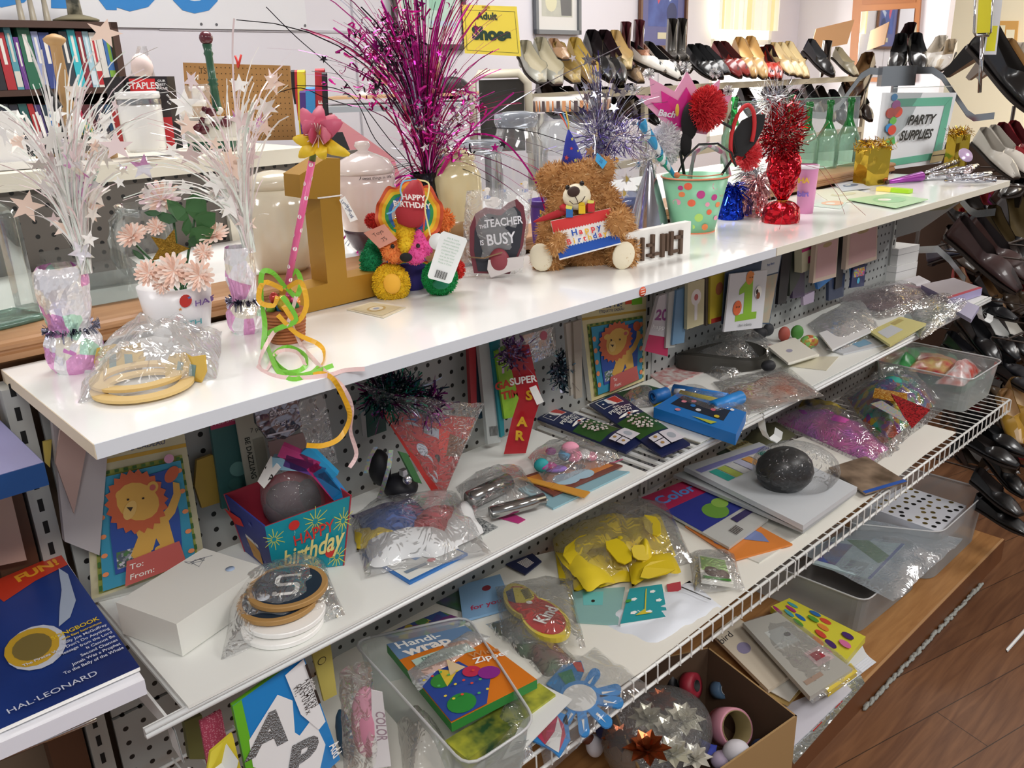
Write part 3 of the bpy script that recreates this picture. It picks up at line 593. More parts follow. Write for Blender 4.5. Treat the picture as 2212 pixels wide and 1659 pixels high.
# cookie jars on the counter
def jar(px,by,prof,lid,M,lab,LM=None,extra=None,name='cookie_jar'):
    pf=PF(at(px,by,z=ZC));T=Thing(name,lab,'jar',pf.B);mb=MB();pf.lathe(mb,prof,M,px,40);T.part('body',mb,1)
    if lid:mb=MB();pf.lathe(mb,lid,LM or M,px,40);T.part('lid',mb,1)
    if extra:extra(T,pf)
    return T,pf
CR=mat('e8dfc8',.15,coat=.6);CRL=mat('efe9da',.15,coat=.6)
jar(614,582,[(50,582),(60,570),(72,520),(72,450),(62,415),(52,405)],[(54,405),(56,388),(44,376),(20,368),(0,366)],CR,'cream ceramic jar with a domed lid behind the gold number one')
def jx(T,pf):
    mb=MB();k=mat('3a2c30',.6);cyltext(mb,pf,802,'live well ♥ sweet things in life',802,378,6,k,(62,64,370,385),.01,sx=.9);T.part('lettering',mb,1)
    mb=MB();pf.lathe(mb,[(32,538),(40,530),(52,505),(54,492),(53,491)],mat('4a3642',.2,coat=.5),802,40);T.part('dark_base',mb,1,'dark purple dipped base')
jar(802,540,[(32,538),(52,500),(63,440),(63,400),(62,372)],[(64,372),(62,362),(52,345),(30,334),(16,328),(10,324),(17,314),(14,305),(0,303)],mat('dcc9c4',.15,coat=.6),'pale pink ceramic jar with knob lid and dark base behind the rainbow bear',mat('e4d5d0',.15,coat=.6),jx)
def jx2(T,pf):
    mb=MB();pf.lathe(mb,[(46,512),(58,500),(60,470),(59,469)],mat('b59468',.25,coat=.5),985,40);T.part('tan_base',mb,1,'tan glazed base')
jar(985,514,[(46,512),(58,495),(62,440),(60,380),(50,356),(44,350),(50,344)],[(50,344),(48,334),(30,322),(0,318)],mat('e2d3a4',.15,coat=.6),'tall cream and tan ceramic jar behind the bagged heart plaque',None,jx2)
# small flat packet
q=P((748,668),(800,652),(877,664),(828,686),z=ZB+.0015);c=Card(q[0],q[1],q[2],q[3],mat('d8cdb4',.4),.0012);c.rect(.06,.08,.94,.92,mat('c9bb98',.4));c.disc(.5,.5,.3,mat('b69a62',.4));c.disc(.5,.5,.22,mat('d9cfb6',.4));c.disc(.5,.5,.1,mat('9aa0b0',.4))
single('flat_packet',c.mb,'small flat clear packet with a gold ring design in front of the gold number','packet')
# ---------------------------------------------------------------- plush toys
def fur(T,ells,n,L,mats,w=.0011,name='fur',seed=1,label=None):
    """tufts rooted on the ellipsoids [(centre, (rx,ry,rz), R)], each tuft a curved blade"""
    rr=random.Random(seed);mb=MB();inv=[(c,r,R,R.inverted()) for c,r,R in ells];ar=[r[0]*r[1]+r[1]*r[2]+r[0]*r[2] for c,r,R in ells];S=sum(ar)
    for (c,r,R,Ri),A in zip(inv,ar):
        for i in range(int(n*A/S)):
            d=Vector((rr.gauss(0,1),rr.gauss(0,1),rr.gauss(0,1))).normalized();p=c+R @ Vector((d.x*r[0],d.y*r[1],d.z*r[2]));nm=(R @ Vector((d.x/r[0],d.y/r[1],d.z/r[2]))).normalized()
            if nm.dot(p-CAM)>.002+.4*abs((p-CAM).length)*.6:continue
            if any(c2 is not c and (lambda q:(q.x/r2[0])**2+(q.y/r2[1])**2+(q.z/r2[2])**2)(Ri2 @ (p-c2))<.8 for c2,r2,R2,Ri2 in inv):continue
            t=(nm+Vector((rr.gauss(0,.45),rr.gauss(0,.45),rr.gauss(-.25,.45)))).normalized();s=t.cross(Vector((rr.gauss(0,1),rr.gauss(0,1),rr.gauss(0,1)))).normalized()*w;l=L*rr.uniform(.6,1.2);b=s.cross(t).normalized()*l*rr.uniform(-.35,.35)
            mb.add([p-s-nm*.001,p+s-nm*.001,p+t*l*.5+s*.8+b*.5,p+t*l*.5-s*.8+b*.5,p+t*l+b],[(0,1,2,3),(3,2,4)],rr.choice(mats))
    return T.part(name,mb,1,label)
def blob(T,pf,name,lst,M,fmats,n,L,w=.0011,label=None,seed=1,vox=.0035):
    """one continuous skin over several ellipsoids (px,py,rx,rz,ry,dd,tilt), plus its fur as a child"""
    mb=MB();E_=[]
    for (x,y,rx,rz,ry,dd,a) in lst:
        R=pf.R @ rot(0,a,0);k=pf.s;c=pf.l(x,y,dd);r=(rx*k,ry*k,rz*k/.94);mb.ball(c,r,M,16,R);E_.append((c,r,R))
    o=T.part(name,mb,1,label);m=o.modifiers.new('remesh','REMESH');m.mode='VOXEL';m.voxel_size=vox;m.use_smooth_shade=True
    if n:
        f=fur(T,E_,n,L,fmats,w,seed=seed);f.parent=o
    return o
# teddy bear with the present
pf=PF(at(1262,568,z=ZB));T=Thing('teddy_bear','golden brown sitting teddy bear holding a happy birthday present','teddy bear',pf.B)
BR=mat('b5824c',.85);BF=[mat('d6a66c',.9),mat('c8965a',.9),mat('e4bc88',.9),mat('b8864c',.9)]
body=[(1262,440,58,50,42,-.01,.1),(1205,392,40,36,30,.0,.2),(1250,400,52,46,40,-.012,.1),(1296,440,42,40,36,-.01,0),
        (1190,395,30,30,18,0,-.4),(1300,372,26,30,16,0,.5),(1256,375,50,26,34,0,0),(1225,440,40,36,36,-.02,0),
        (1262,520,62,62,42,.015,0),(1268,548,70,30,40,.0,0),
        (1190,500,28,48,28,-.02,.25),(1200,530,24,26,24,-.035,.5),(1338,485,30,44,28,-.02,-.3),(1325,505,24,26,22,-.045,0),
        (1185,555,34,36,40,-.03,-.1),(1345,545,32,38,40,-.03,.1),(1203,525,17,22,18,-.075,.3),(1333,482,22,24,18,-.070,-.3)]
hb=blob(T,pf,'body',body,BR,BF,21000,.0085,.0008,seed=2)
mb=MB();cr_=mat('f0e6cc',.9)
pf.ball(mb,1169,556,24,28,cr_,ry=9,dd=-.062,a=-.25);T.part('left_foot_pad',mb,1,'cream foot pad');mb=MB();pf.ball(mb,1347,552,23,28,cr_,ry=9,dd=-.062,a=.25);T.part('right_foot_pad',mb,1,'cream foot pad')
mb=MB();pf.ball(mb,1246,425,29,25,cr_,ry=26,dd=-.050,a=-.05);T.part('muzzle',mb,1,'cream muzzle')
mb=MB();pf.ball(mb,1239,414,13,10,mat('3b2620',.7),ry=8,dd=-.069,a=-.2);T.part('nose',mb,1,'dark brown nose')
for x,y in ((1226,405),(1257,396)):mb=MB();pf.ball(mb,x,y,5,5,mat('1a1210',.12),ry=5,dd=-.0565);T.part('eye',mb,1)
mb=MB();mb.tube([pf.l(*p) for p in ((1242,424,-.0750),(1247,433,-.0745),(1248,438,-.0735))],.0007,mat('3b2620',.7),5);mb.tube([pf.l(*p) for p in ((1230,434,-.0700),(1238,441,-.0720),(1248,440,-.0740),(1258,434,-.0725),(1264,424,-.0690))],.0007,mat('3b2620',.7),5);T.part('mouth',mb,1)
mb=MB();A=pf.l(1238,358);tip=pf.l(1228,280);d=tip-A;Rm=d.to_track_quat('Z','Y').to_matrix().to_4x4();blu=mat('26329a',.75);L_=d.length
mb.lathe([(26*pf.s,0),(18*pf.s,L_*.35),(9*pf.s,L_*.75),(1.5*pf.s,L_)],blu,A,24,R=Rm);T.part('party_hat',mb,1,'blue felt party hat')
mb=MB()
for x,y,r,c,t_ in ((1235,314-25,4.5,'d8d46a',.75),(1233,315,4,'d05050',.5),(1250,328,4,'d8d46a',.42),(1223,338,6,'d05050',.25),(1241,345,4.5,'d8d46a',.18)):
    rad=(26-22*t_)*pf.s;c0=A+d*t_;off=(x-(1238-10*t_))*pf.s;off=max(-rad*.8,min(rad*.8,off));mb.star(c0+RH*off-FH*(math.sqrt(rad*rad-off*off)+.0012),r*pf.s,mat(c,.7),R=rot(0,.2,-YAW+off/rad*1.0))
T.part('hat_stars',mb,1);mb=MB()
for i,c in enumerate(('e8604a','7ab8e0','f0d060')):mb.strip([tip,tip+RH*(-.006+.003*i)+Vector((0,0,.012)),tip+RH*(-.014+.005*i)+Vector((0,0,.026+.002*i))],RH*.0012,mat(c,.6))
T.part('hat_ribbons',mb,1)
c=Card(pf.l(1190,478,-.070),pf.l(1319,450,-.062),pf.l(1342,527,-.068),pf.l(1209,562,-.076),mat('f6f4f0',.75),.008,bend=.004)
rd=mat('d63a3a',.8);bb=mat('2456b4',.8)
c.rect(0,0,1,.27,rd);c.poly([(0,.72),(1,.72),(1,.995),(0,.995)],bb) if 0 else c.rect(0,.72,1,.96,bb)
for i in range(22):u=(i+.5)/22;c.poly([(u-.023,.26),(u+.023,.26),(u,.30)],rd,False);c.poly([(u-.023,.73),(u+.023,.73),(u,.69)],bb,False)
cols=['2456b4','e04848','e8b83a','e04848','2456b4'];c.h += .0004+.0042
for i,ch in enumerate('Happy'):c.text(ch,.32+.1*i,.40,.15,mat(cols[i],.8),bold=.03)
for i,ch in enumerate('Birthday!'):c.text(ch,.2+.084*i,.60,.14,mat(['e04848','2456b4','e8b83a'][(i*2) % 3],.8),bold=.03)
T.part('present',c.mb,1,'red white and blue fabric present')
for (x,y,c1,c2) in ((1230,460,'2e6cb0','e8e06a'),(1257,452,'e8c020','e8c020'),(1277,448,'c82a34','e8e06a')):
    mb=MB();mb.box(pf.l(x,y,-.068),(.011,.006,.014),mat(c1,.7),pf.R);mb.box(pf.l(x-1,y-12,-.068),(.010,.006,.005),mat(c2,.7),pf.R @ rot(0,.2,0));T.part('candle',mb,1)
mb=MB();RD=mat('c82a34',.6);petal(mb,pf.l(1235,452,-.055),pf.l(1153,480,-.04),.006,RD,0);petal(mb,pf.l(1215,455,-.055),pf.l(1222,440,-.05),.008,RD);petal(mb,pf.l(1265,452,-.06),pf.l(1285,436,-.05),.007,RD);T.part('bow',mb,1,'red neck bow')
c=Card(pf.l(1290,330,-.03),pf.l(1312,350,-.03),pf.l(1302,365,-.035),pf.l(1286,347,-.035),mat('3aa6dc',.5),.0006);c.text('.25',.5,.5,.4,mat('1e5a90',.5));T.part('ear_price_tag',c.mb,1,'light blue price tag')
# rainbow bear
pf=PF(at(878,628,z=ZB));T=Thing('rainbow_bear','rainbow plush bear wearing a red birthday hat and rainbow ruff','plush toy',pf.B)
def pl(name,lst,h,n,lab,L=.0034,seed=1):
    c=lin(h);hx=lambda k:''.join('%02x' % max(0,min(255,int(int(h[i:i+2],16)*k))) for i in (0,2,4));return blob(T,pf,name,lst,mat(h,.85),[mat(hx(.92),.9),mat(hx(1.05),.9),mat(h,.9)],n,L,.0008,lab,seed,.003)
pl('torso',[(880,588,52,45,38,.012,0)],'2c2470',0,'dark purple torso')
pl('left_arm',[(801,570,22,36,22,-.01,.1),(812,535,20,26,20,0,.4)],'18925c',2200,'green arm')
pl('right_arm',[(985,582,18,18,18,-.01,0)],'d8342c',900,'red arm')
pl('left_leg',[(845,612,38,37,34,-.04,0)],'efc929',2600,'yellow leg')
pl('right_leg',[(950,600,36,34,34,-.03,0)],'149a50',2200,'green leg')
mb=MB();pf.ball(mb,847,613,18,20,mat('f0b438',.7),ry=8,dd=-.069,a=.1);T.part('left_foot_pad',mb,1,'orange yellow foot pad');mb=MB();pf.ball(mb,952,614,17,10,mat('127a58',.7),ry=8,dd=-.056);T.part('right_foot_pad',mb,1,'dark green foot pad')
pl('left_ear',[(808,478,18,14,12,.0,.3)],'c8302a',700,'red ear');pl('right_ear',[(956,475,22,20,12,.0,-.3)],'f09048',900,'orange ear',.006)
pl('face_left',[(842,512,26,34,30,-.018,.2),(850,545,22,20,26,-.042,.5)],'ef8f4a',1800,'orange cheek')
pl('face_right',[(915,500,24,34,28,-.018,-.3),(896,545,24,22,26,-.042,-.5),(912,522,20,28,26,-.03,-.3)],'ec5aa4',1800,'pink cheek')
pl('face_centre',[(878,500,26,42,34,-.024,0),(878,530,17,22,30,-.04,0)],'e6be20',1500,'yellow forehead')
mb=MB();pf.ball(mb,877,556,13,9,mat('141212',.8),ry=8,dd=-.068);T.part('nose',mb,1)
for x,y in ((848,532),(903,531)):mb=MB();pf.ball(mb,x,y,4.5,4.5,mat('181414',.15),ry=4,dd=-.062 if x >880 else -.060);T.part('eye',mb,1)
# ruff
def ruff(name,cx,cy,rx,rz,cols,w,amp,lab,dd=-.02,n=120,tilt=.35):
    mb=MB();m=len(cols);C=pf.l(cx,cy,dd);k=pf.s
    def f(i,j):
        a=2*PI*i/n;wv=1+amp*math.sin(a*9)*(j/m);q=1+w*(j/m)
        return C+RH*(rx*k*q*math.cos(a))+FH*(-tilt*rz*k*q*math.sin(a)*-1+.006*math.sin(a*9)*(j/m))+Vector((0,0,rz*k*q*math.sin(a)*wv))
    for j,c in enumerate(cols):mb.add([f(i,jj) for jj in (j,j+1) for i in range(n+1)],[(i,i+1,n+2+i,n+1+i) for i in range(n)],mat(c,.7),True)
    T.part(name,mb,1,lab)
RB=['e8c030','e8902a','c84830','3a5ac0','3aa060','e8d040','e88830','c03028']
ruff('ruff',884,462,36,32,['2f6fb8','2f9a58','e8c82c','ee9a2c','c8502c'],.95,.10,'rainbow ruffled collar of the hat',dd=-.03)
ruff('waist_frill',878,575,44,8,['6a4aa8','3a56b8','2f9a58','e8c82c','e8862c','c83a2c'],.55,.3,'rainbow waist frill',dd=-.01,tilt=-2.2)
mb=MB();A=pf.l(884,478,-.042);tip=pf.l(899,388,-.03);d=tip-A;Rm=d.to_track_quat('Z','Y').to_matrix().to_4x4();mb.lathe([(0,-.01),(22*pf.s,-.006),(31*pf.s,.008),(30*pf.s,d.length*.35),(21*pf.s,d.length*.72),(9*pf.s,d.length*.97),(0,d.length)],mat('a82630',.75),A,24,R=Rm);
for tx,y,xx in (('HAPPY',427,893),('BIRTHDAY',443,890)):
    vs,fs=glyphs(tx,1,.03);o=[]
    for x,y_ in vs:
        X=x*17;o.append(pf.l(xx+X-y_*3,y-y_*17+X*.08,-.042-.0008-pf.s*math.sqrt(max(0,33**2-(X*1.0)**2))+.0016))
    mb.add(o,fs,mat('f4ece8',.6))
T.part('birthday_hat',mb,1,'dark red hat lettered HAPPY BIRTHDAY')
for pts,c in (([(900,388,-.03),(872,392,-.04),(865,410,-.05),(868,430,-.055),(850,455,-.06),(835,462,-.06)],'6fb4d8'),([(900,388,-.03),(925,395,-.04),(925,420,-.05),(918,450,-.06),(930,510,-.06)],'f0e6a0'),([(900,388,-.03),(912,400,-.045),(918,440,-.055),(915,500,-.06)],'d04a30')):ribbon(T,pf,pts,mat(c,.5),.0012,'hat_ribbon')
c=Card(pf.l(785,503,-.05),pf.l(830,484,-.055),pf.l(858,518,-.06),pf.l(820,537,-.055),mat('dc9a86',.7),.0006)
for tx,v in (('Toys',.3),('.75',.7)):c.text(tx,.5,v,.2,mat('5a4038',.6),a=.1)
T.part('paper_price_tag',c.mb,1,'orange paper price tag')
c=Card(pf.l(954,498,-.08),pf.l(1011,516,-.08),pf.l(974,614,-.085),pf.l(922,600,-.085),mat('f0f3f2',.5),.0008,outline=[(.08,0),(.92,0),(1,.05),(1,.95),(.92,1),(.08,1),(0,.95),(0,.05)])
g=mat('a8c4b0',.6)
for i,tx in enumerate(('play & more','Somewhere USA','all new materials','surface wash only','polyester fibers','for ages three','and up, be kind','made with care','Made in China')):c.text(tx,.5,.10+.065*i,.036,g)
for i in range(14):c.rect(.28+i*.033,.78,.28+i*.033+(.014 if i % 3 else .024),.94,mat('202020',.6))
T.part('hang_tag',c.mb,1,'white hang tag with a barcode')
mb=MB();mb.lathe([(0,0),(17*pf.s,0),(17*pf.s,.001),(0,.001)],mat('f0f3f2',.5),pf.l(945,522,-.072),24,R=pf.R @ rot(PI/2));T.part('round_tag',mb,1,'round white tag')
# bagged heart plaque
pf=PF(at(1062,596,z=ZB));bl=mat('2c2f38',.7);mr=mat('6e2e3a',.6)
T=Thing('heart_plaque','black heart shaped plaque reading THE TEACHER IS BUSY with a maroon edge','plaque',pf.B)
hp=[(1022,588),(1015,540),(1018,490),(1030,462),(1052,448),(1075,452),(1085,452),(1100,438),(1118,430),(1132,445),(1136,480),(1128,530),(1112,565),(1098,590)]
fr=TR(*pf.l(1075,520,-.01)) @ rot(PI/2,0,-YAW);mb=MB();c0=pf.l(1075,520,-.01);h2=[((x-1075)*pf.s,(pf.l(x,y).z-pf.l(1075,520).z)) for x,y in hp]
mb.prism(h2,mr,.006,fr=fr);mb.prism([(x*.86+.001,y*.88-.003) for x,y in h2],bl,.0068,fr=fr)
def ftext(mb,pf,tx,x,y,h,M,dd,bold=0,a=0,sx=1,shear=0,align='CENTER'):
    vs,fs=glyphs(tx,1,bold,shear,align);H=h*1.4;mb.add([pf.l(x+X*H*sx*math.cos(a)+Y*H*math.sin(a)*-1*-1,y-Y*H*math.cos(a)+X*H*sx*math.sin(a),dd) for X,Y in vs],fs,M)
wc=mat('e4e4ea',.6)
for tx,x,y,h in (('THE',1043,490,8),('TEACHER',1088,480,17),('IS',1041,525,11),('BUSY',1082,517,24)):ftext(mb,pf,tx,x,y,h,wc,-.0185,.02,-.12,.8)
T.part('heart',mb,1);mb=MB();pf.ball(mb,1078,562,22,24,mat('8c3a44',.5),ry=12,dd=-.02);mb.tube([pf.l(1012,555,-.02),pf.l(1045,558,-.03),pf.l(1085,545,-.035)],.0012,mat('8a7050',.8),5);T.part('apple',mb,1,'red painted apple with twine')
mb=MB();q1=pf.l(1052,575,-.022);mb.prism([((x-1092)*pf.s,(575-y)*pf.s) for x,y in ((1053,580),(1056,560),(1130,555),(1130,578),(1060,598))],mat('d8d2d0',.7),.003,fr=TR(*pf.l(1092,575,-.022)) @ rot(PI/2,0,-YAW));T.part('white_strip',mb,1)
mb=MB();q=[pf.l(1008,412,0),pf.l(1152,405,0),pf.l(1128,590,0),pf.l(994,612,0)]
def upbag(q,th,M,n=16,seed=0,amp=.4):
    mb=MB()
    for s in (-1,1):
        mb.grid(lambda u,v:q[0].lerp(q[1],u).lerp(q[3].lerp(q[2],u),v)+FH*s*th*(math.sin(PI*min(1,u*1.0))**.5)*(math.sin(PI*(.12+.88*v) if v <1 else PI)**.5 if v <1 else 0)*(1+amp*noise.noise(Vector((u*6+seed,v*6,s))))+RH*.004*noise.noise(Vector((v*9+seed,s,1)))+Vector((0,0,.004*noise.noise(Vector((u*9,seed,2))))),n,n,M)
    return mb
for p in q[2:]:p.z=max(p.z,ZB+.001)
single('plastic_bag',upbag(q,.022,film(veil=.17,gloss=.25,sc_=1.2)),'clear bag holding the heart plaque on the top board','bag')
# magenta and black tinsel spray in a black wrapped weight
pf=PF(at(925,560,z=ZB));T=Thing('star_spray_centerpiece','tall magenta, black and silver tinsel spray centrepiece behind the rainbow bear','centrepiece',pf.B)
BKF=mat('1c1822',.3,m=.6,kind='foil',sc_=.6);foilwrap(T,pf,[(38,560),(42,540),(36,500),(30,460),(30,430),(24,395),(26,372)],BKF,925,'black_wrap',4,.15)
MG=[mat('d01a92',.2,m=.8),mat('a01878',.25,m=.8),mat('ea3cb4',.2,m=.7),mat('7a1258',.3,m=.8),mat('18141c',.3,m=.6),mat('c8c8d8',.15,m=1),mat('b0205a',.3,m=.5)]
spray(T,pf,(925,395),[(820,60,3,(60,60)),(880,30,3,(50,50)),(980,100,2,(50,60)),(1010,0,1,(30,40)),(740,120,.8,(50,50)),(650,60,.25,(60,40))],220,MG,.0012,MG[:5]+[SILV],.14,.010,seed=8,bow=.55,name='tinsel_strands',starname='foil_star',parts=[])
spray(T,pf,(930,390),[(930,250,3,(60,40)),(1090,200,.6,(30,30)),(1180,400,.5,(20,50)),(780,400,.7,(20,60)),(760,520,.4,(20,30)),(1010,300,.6,(30,40))],110,MG+[MG[2]],.0009,[MG[0],MG[4],SILV],.2,.009,seed=12,bow=.5,name='tinsel_strands',starname='foil_star',parts=[])
# curled foil shapes (squiggles) clustered on the strands
rr=random.Random(21);mb=MB()
for (cx,cy,sx_,sy_,n,ms) in ((830,130,70,70,220,MG[:5]),(860,60,60,50,80,[MG[0],MG[4],MG[2]]),(930,270,45,60,130,MG[:3]+[SILV,SILVD]),(1010,230,30,50,50,MG[:3]+[SILV]),(985,330,25,40,40,MG+[SILV]),(900,180,30,40,50,MG[:4])):
    for i in range(n):
        c=pf.l(cx+rr.gauss(0,sx_*.6),cy+rr.gauss(0,sy_*.6),rr.uniform(-.06,.06));R=rot(rr.uniform(0,6),rr.uniform(0,6),rr.uniform(0,6));r=rr.uniform(.004,.009);a0=rr.random()*6
        mb.strip([c+R @ Vector((r*(1+.1*j)*math.cos(a0+j*.7)*.6,r*(1+.1*j)*math.sin(a0+j*.7),.0015*j)) for j in range(7)],R @ Vector((0,0,.0016)),rr.choice(ms))
tag(T.part('foil_curls',mb,1),kind='stuff')
for pts,c in (([(640,185,0),(720,190,0),(770,220,0),(810,300,0),(860,350,0),(925,400,0)],4),([(600,200,.0),(650,190,0),(700,210,0),(760,230,0)],4),([(575,15,.02),(640,80,.02),(740,170,.02),(840,300,0),(925,400,0)],4),([(720,60,.01),(790,120,.01),(850,240,.01),(900,400,0)],3),([(1340,100,.03),(1180,180,.03),(1050,260,.02),(960,350,0)],5),([(1110,200,-.02),(1040,260,-.02),(980,330,-.01),(940,400,0)],2),([(1180,460,-.03),(1150,380,-.03),(1080,300,-.03),(1000,300,-.02),(940,390,0)],0),([(700,600,-.04),(740,520,-.04),(800,430,-.04),(870,380,-.03),(925,395,0)],1),([(750,580,-.05),(800,500,-.05),(860,400,-.04),(925,395,0)],0),([(805,210,0),(850,260,0),(890,340,0),(925,400,0)],6)):
    ribbon(T,pf,pts,MG[c],.0008 if c in (4,5) else .0016,'tinsel_ribbon')
# small purple birthday cup behind the bear
pf=PF(at(1178,552,z=ZB));T=Thing('birthday_cup','purple paper cup printed with candles, half hidden behind the teddy bear','cup',pf.B);mb=MB();pf.lathe(mb,[(24,552),(32,440),(35,432),(33,430),(22,550)],mat('5a3a98',.5),1178,30);T.part('cup',mb,1)
mb=MB();cc=(32,24,440,552)
for x,y in ((1166,470),(1178,500),(1160,520),(1190,470)):cylpoly(mb,pf,1178,[(x-3,y-12),(x+3,y-12),(x+3,y+8),(x-3,y+8)],mat('6aa860',.5),cc);cylpoly(mb,pf,1178,ell(x,y-17,3,5,8),mat('f0c040',.5),cc)
T.part('candle_print',mb,1)
# silver cone hat
pf=PF(at(1400,500,z=ZB));T=Thing('party_hat','shiny silver cone party hat with tassel beside the polka dot bucket','hat',pf.B);mb=MB()
pf.lathe(mb,[(46,500),(36,455),(20,400),(6,352),(3,345)],mat('b9bac4',.12,m=.9),1402,36,cap=False)
T.part('cone',mb,1);mb=MB();cc=(4,46,350,500);
for x,y,r in ((1410,448,5),(1395,470,4),(1425,480,4),(1388,430,3.5),(1402,410,3)):cylpoly(mb,pf,1402,st2(x,y,r),mat('f4f4fa',.4),cc)
T.part('star_print',mb,1);tinsel(T,pf,(1402,345),20,16,60,[SILV,SILV,WHT],.02,'tassel',.001)
# white block sign with brown wooden sticks
q=[at(1352,494,y=.15),at(1494,476,y=.15),at(1490,551,y=.15),at(1348,585,y=.15)]
a=at(1377,573,z=ZB);b=at(1490,548,z=ZB);dv=(b-a);dv.z=0;a2=a-dv.normalized()*.03;wv=dv.length+.03;fr=TR(a2.x,a2.y,ZB) @ rot(PI/2,0,math.atan2(dv.y,dv.x))
T=Thing('block_letter_sign','white wood block sign with raised brown stick letters right of the teddy bear','sign',(a2.x,a2.y,ZB));H=up(b,1492,478).z-ZB;mb=MB()
mb.prism([(0,0),(wv,0),(wv,H),(0,H)],mat('f3f1ec',.5),-.014,fr=fr);T.part('block',mb,1)
stk=mat('5a4434',.6);sb=[(.10,.12,.135,.80),(.21,.12,.245,.80),(.30,.50,.40,.58),(.36,.14,.40,.84),(.30,.20,.48,.28),(.51,.1,.555,.80),(.585,.26,.615,.78),(.645,.1,.69,.82),(.69,.16,.78,.24),(.72,.56,.84,.66),(.80,.08,.84,.80)]
for (u0,v0,u1,v1) in sb:mb=MB();mb.prism([(u0*wv,v0*H),(u1*wv,v0*H),(u1*wv,v1*H),(u0*wv,v1*H)],stk,.006,fr=fr);T.part('wooden_stick',mb,1)
# ---------------------------------------------------------------- right half of the top boards
pf=PF(at(1497,498,z=ZB));bkp=pf;T=Thing('party_bucket','mint metal bucket with coloured polka dots and a coral rim full of headbands','bucket',pf.B)
MINT=mat('8ed0a8',.35);CO=mat('ee8a62',.35);mb=MB();pf.lathe(mb,[(45,498),(70,378),(67,378),(43,490),(0,490)],MINT,1500,48);T.part('pail',mb,1)
for y,r in ((380,71),(497,45)):mb=MB();z=pf.zy(1500,y)-ZB;mb.lathe([(r*pf.s+.0016*math.cos(a),z+.0016*math.sin(a)) for a in [2*PI*j/6 for j in range(7)]],CO,pf.B,48,cap=False);T.part('rim',mb,1,'coral rim')
cc=(70,45,378,498);mb=MB();dots=['ee6a48','c23a88','f0a0b8','b8e070','ee8a52']
for i,(x,y,r) in enumerate(((1474,394,8),(1500,412,9),(1533,395,9),(1562,392,7),(1463,412,6),(1482,430,8),(1530,420,7),(1455,430,7),(1498,462,9),(1540,437,6),(1520,451,6),(1470,456,5),(1537,466,5),(1486,482,5),(1512,483,7),(1549,415,6),(1460,398,5),(1515,434,5))):
    cylpoly(mb,pf,1500,ell(x,y,r,r),mat(dots[i % 5],.4),cc)
T.part('dots',mb,1);mb=MB();e=pf.l(1462,378,-.03);mb.lathe([(0,0),(.006,0),(.006,.004),(0,.004)],CO,e,16,R=pf.R @ rot(PI/2));mb.tube([pf.l(1462,378,-.034)]+[pf.l(1462+i*11,376+5*math.sin(i*.35),-.02-.02*math.sin(i*.35)) for i in range(1,10)],.0013,CO,6);T.part('handle',mb,1)
# pink crown
def crown_pts():return [(1452,280),(1375,205),(1408,207),(1404,168),(1456,198),(1480,155),(1508,205),(1548,172),(1545,212),(1575,205),(1555,250),(1525,290)]
T=Thing('crown_headband','pink padded foil crown with silver pompoms standing in the bucket','headband',bkp.l(1480,380,.01))
PKR=mat('f4a8cc',.5);HP=mat('ea3498',.25,m=.35,kind='foil',sc_=.25);c0=bkp.l(1470,230,.015);fr=TR(*c0) @ rot(PI/2,0,-YAW);k=bkp.s
mb=MB();mb.prism([((x-1470)*k,bkp.l(x,y,.015).z-c0.z) for x,y in crown_pts()],PKR,.008,fr=fr);T.part('padded_edge',mb,1)
mb=MB();mb.prism([((x*.68+1470*.32-1470+2)*k,(bkp.l(x,y*.68+230*.32+9,.015).z-c0.z)) for x,y in crown_pts()],HP,.0022,fr=fr @ TR(0,0,.008));T.part('foil_front',mb,1,'hot pink foil front')
mb=MB();ftext(mb,bkp,'Bach',1440,246,14,mat('f6f2fa',.3),.0035,.03,.15,1,.2);T.part('lettering',mb,1)
for x,y in ((1371,193),(1402,160),(1482,145),(1545,158),(1574,196)):
    rr=random.Random(x);mb=MB();C=bkp.l(x,y,.012)
    for i in range(160):d=Vector((rr.gauss(0,1),rr.gauss(0,1),rr.gauss(0,1))).normalized();s_=d.cross(Vector((rr.gauss(0,1),1,0))).normalized()*.0005;mb.strip([C,C+d*12*k],s_,[SILV,WHT][i % 2])
    T.part('pompom',mb,1,'silver tinsel pompom')
def puff(name,lab,c,rx,rz,ms,n,L,cat='headband',w=.0007,dd=0,extra=None,ry=None):
    T=Thing(name,lab,cat,bkp.l(c[0],c[1]+rz,dd));k=bkp.s;C=bkp.l(c[0],c[1],dd);rr=random.Random(c[0]);mb=MB()
    for i in range(n):
        d=Vector((rr.gauss(0,1),rr.gauss(0,1),rr.gauss(0,1))).normalized();p=C+RH*d.x*rx*k*.8+FH*d.y*(ry or rx)*k*.6+Vector((0,0,d.z*rz*k*.8));t=(d+Vector((rr.gauss(0,.5),rr.gauss(0,.5),rr.gauss(0,.5)))).normalized();s_=t.cross(Vector((rr.gauss(0,1),rr.gauss(0,1),.1))).normalized()*w;mb.strip([p-t*L*.3,p+t*L*.4+s_*4,p+t*L],s_,rr.choice(ms))
    mb.ball(C,(rx*k*.82,(ry or rx)*k*.55,rz*k*.82),ms[0],14,bkp.R);T.part('fluff',mb,1)
    if extra:extra(T)
    return T
def loop(pts,r,M,dd=0):mb=MB();mb.tube(pts if isinstance(pts[0],Vector) else [bkp.l(*p) for p in pts],r,M,8);return mb
BKM=mat('1a1a1c',.6)
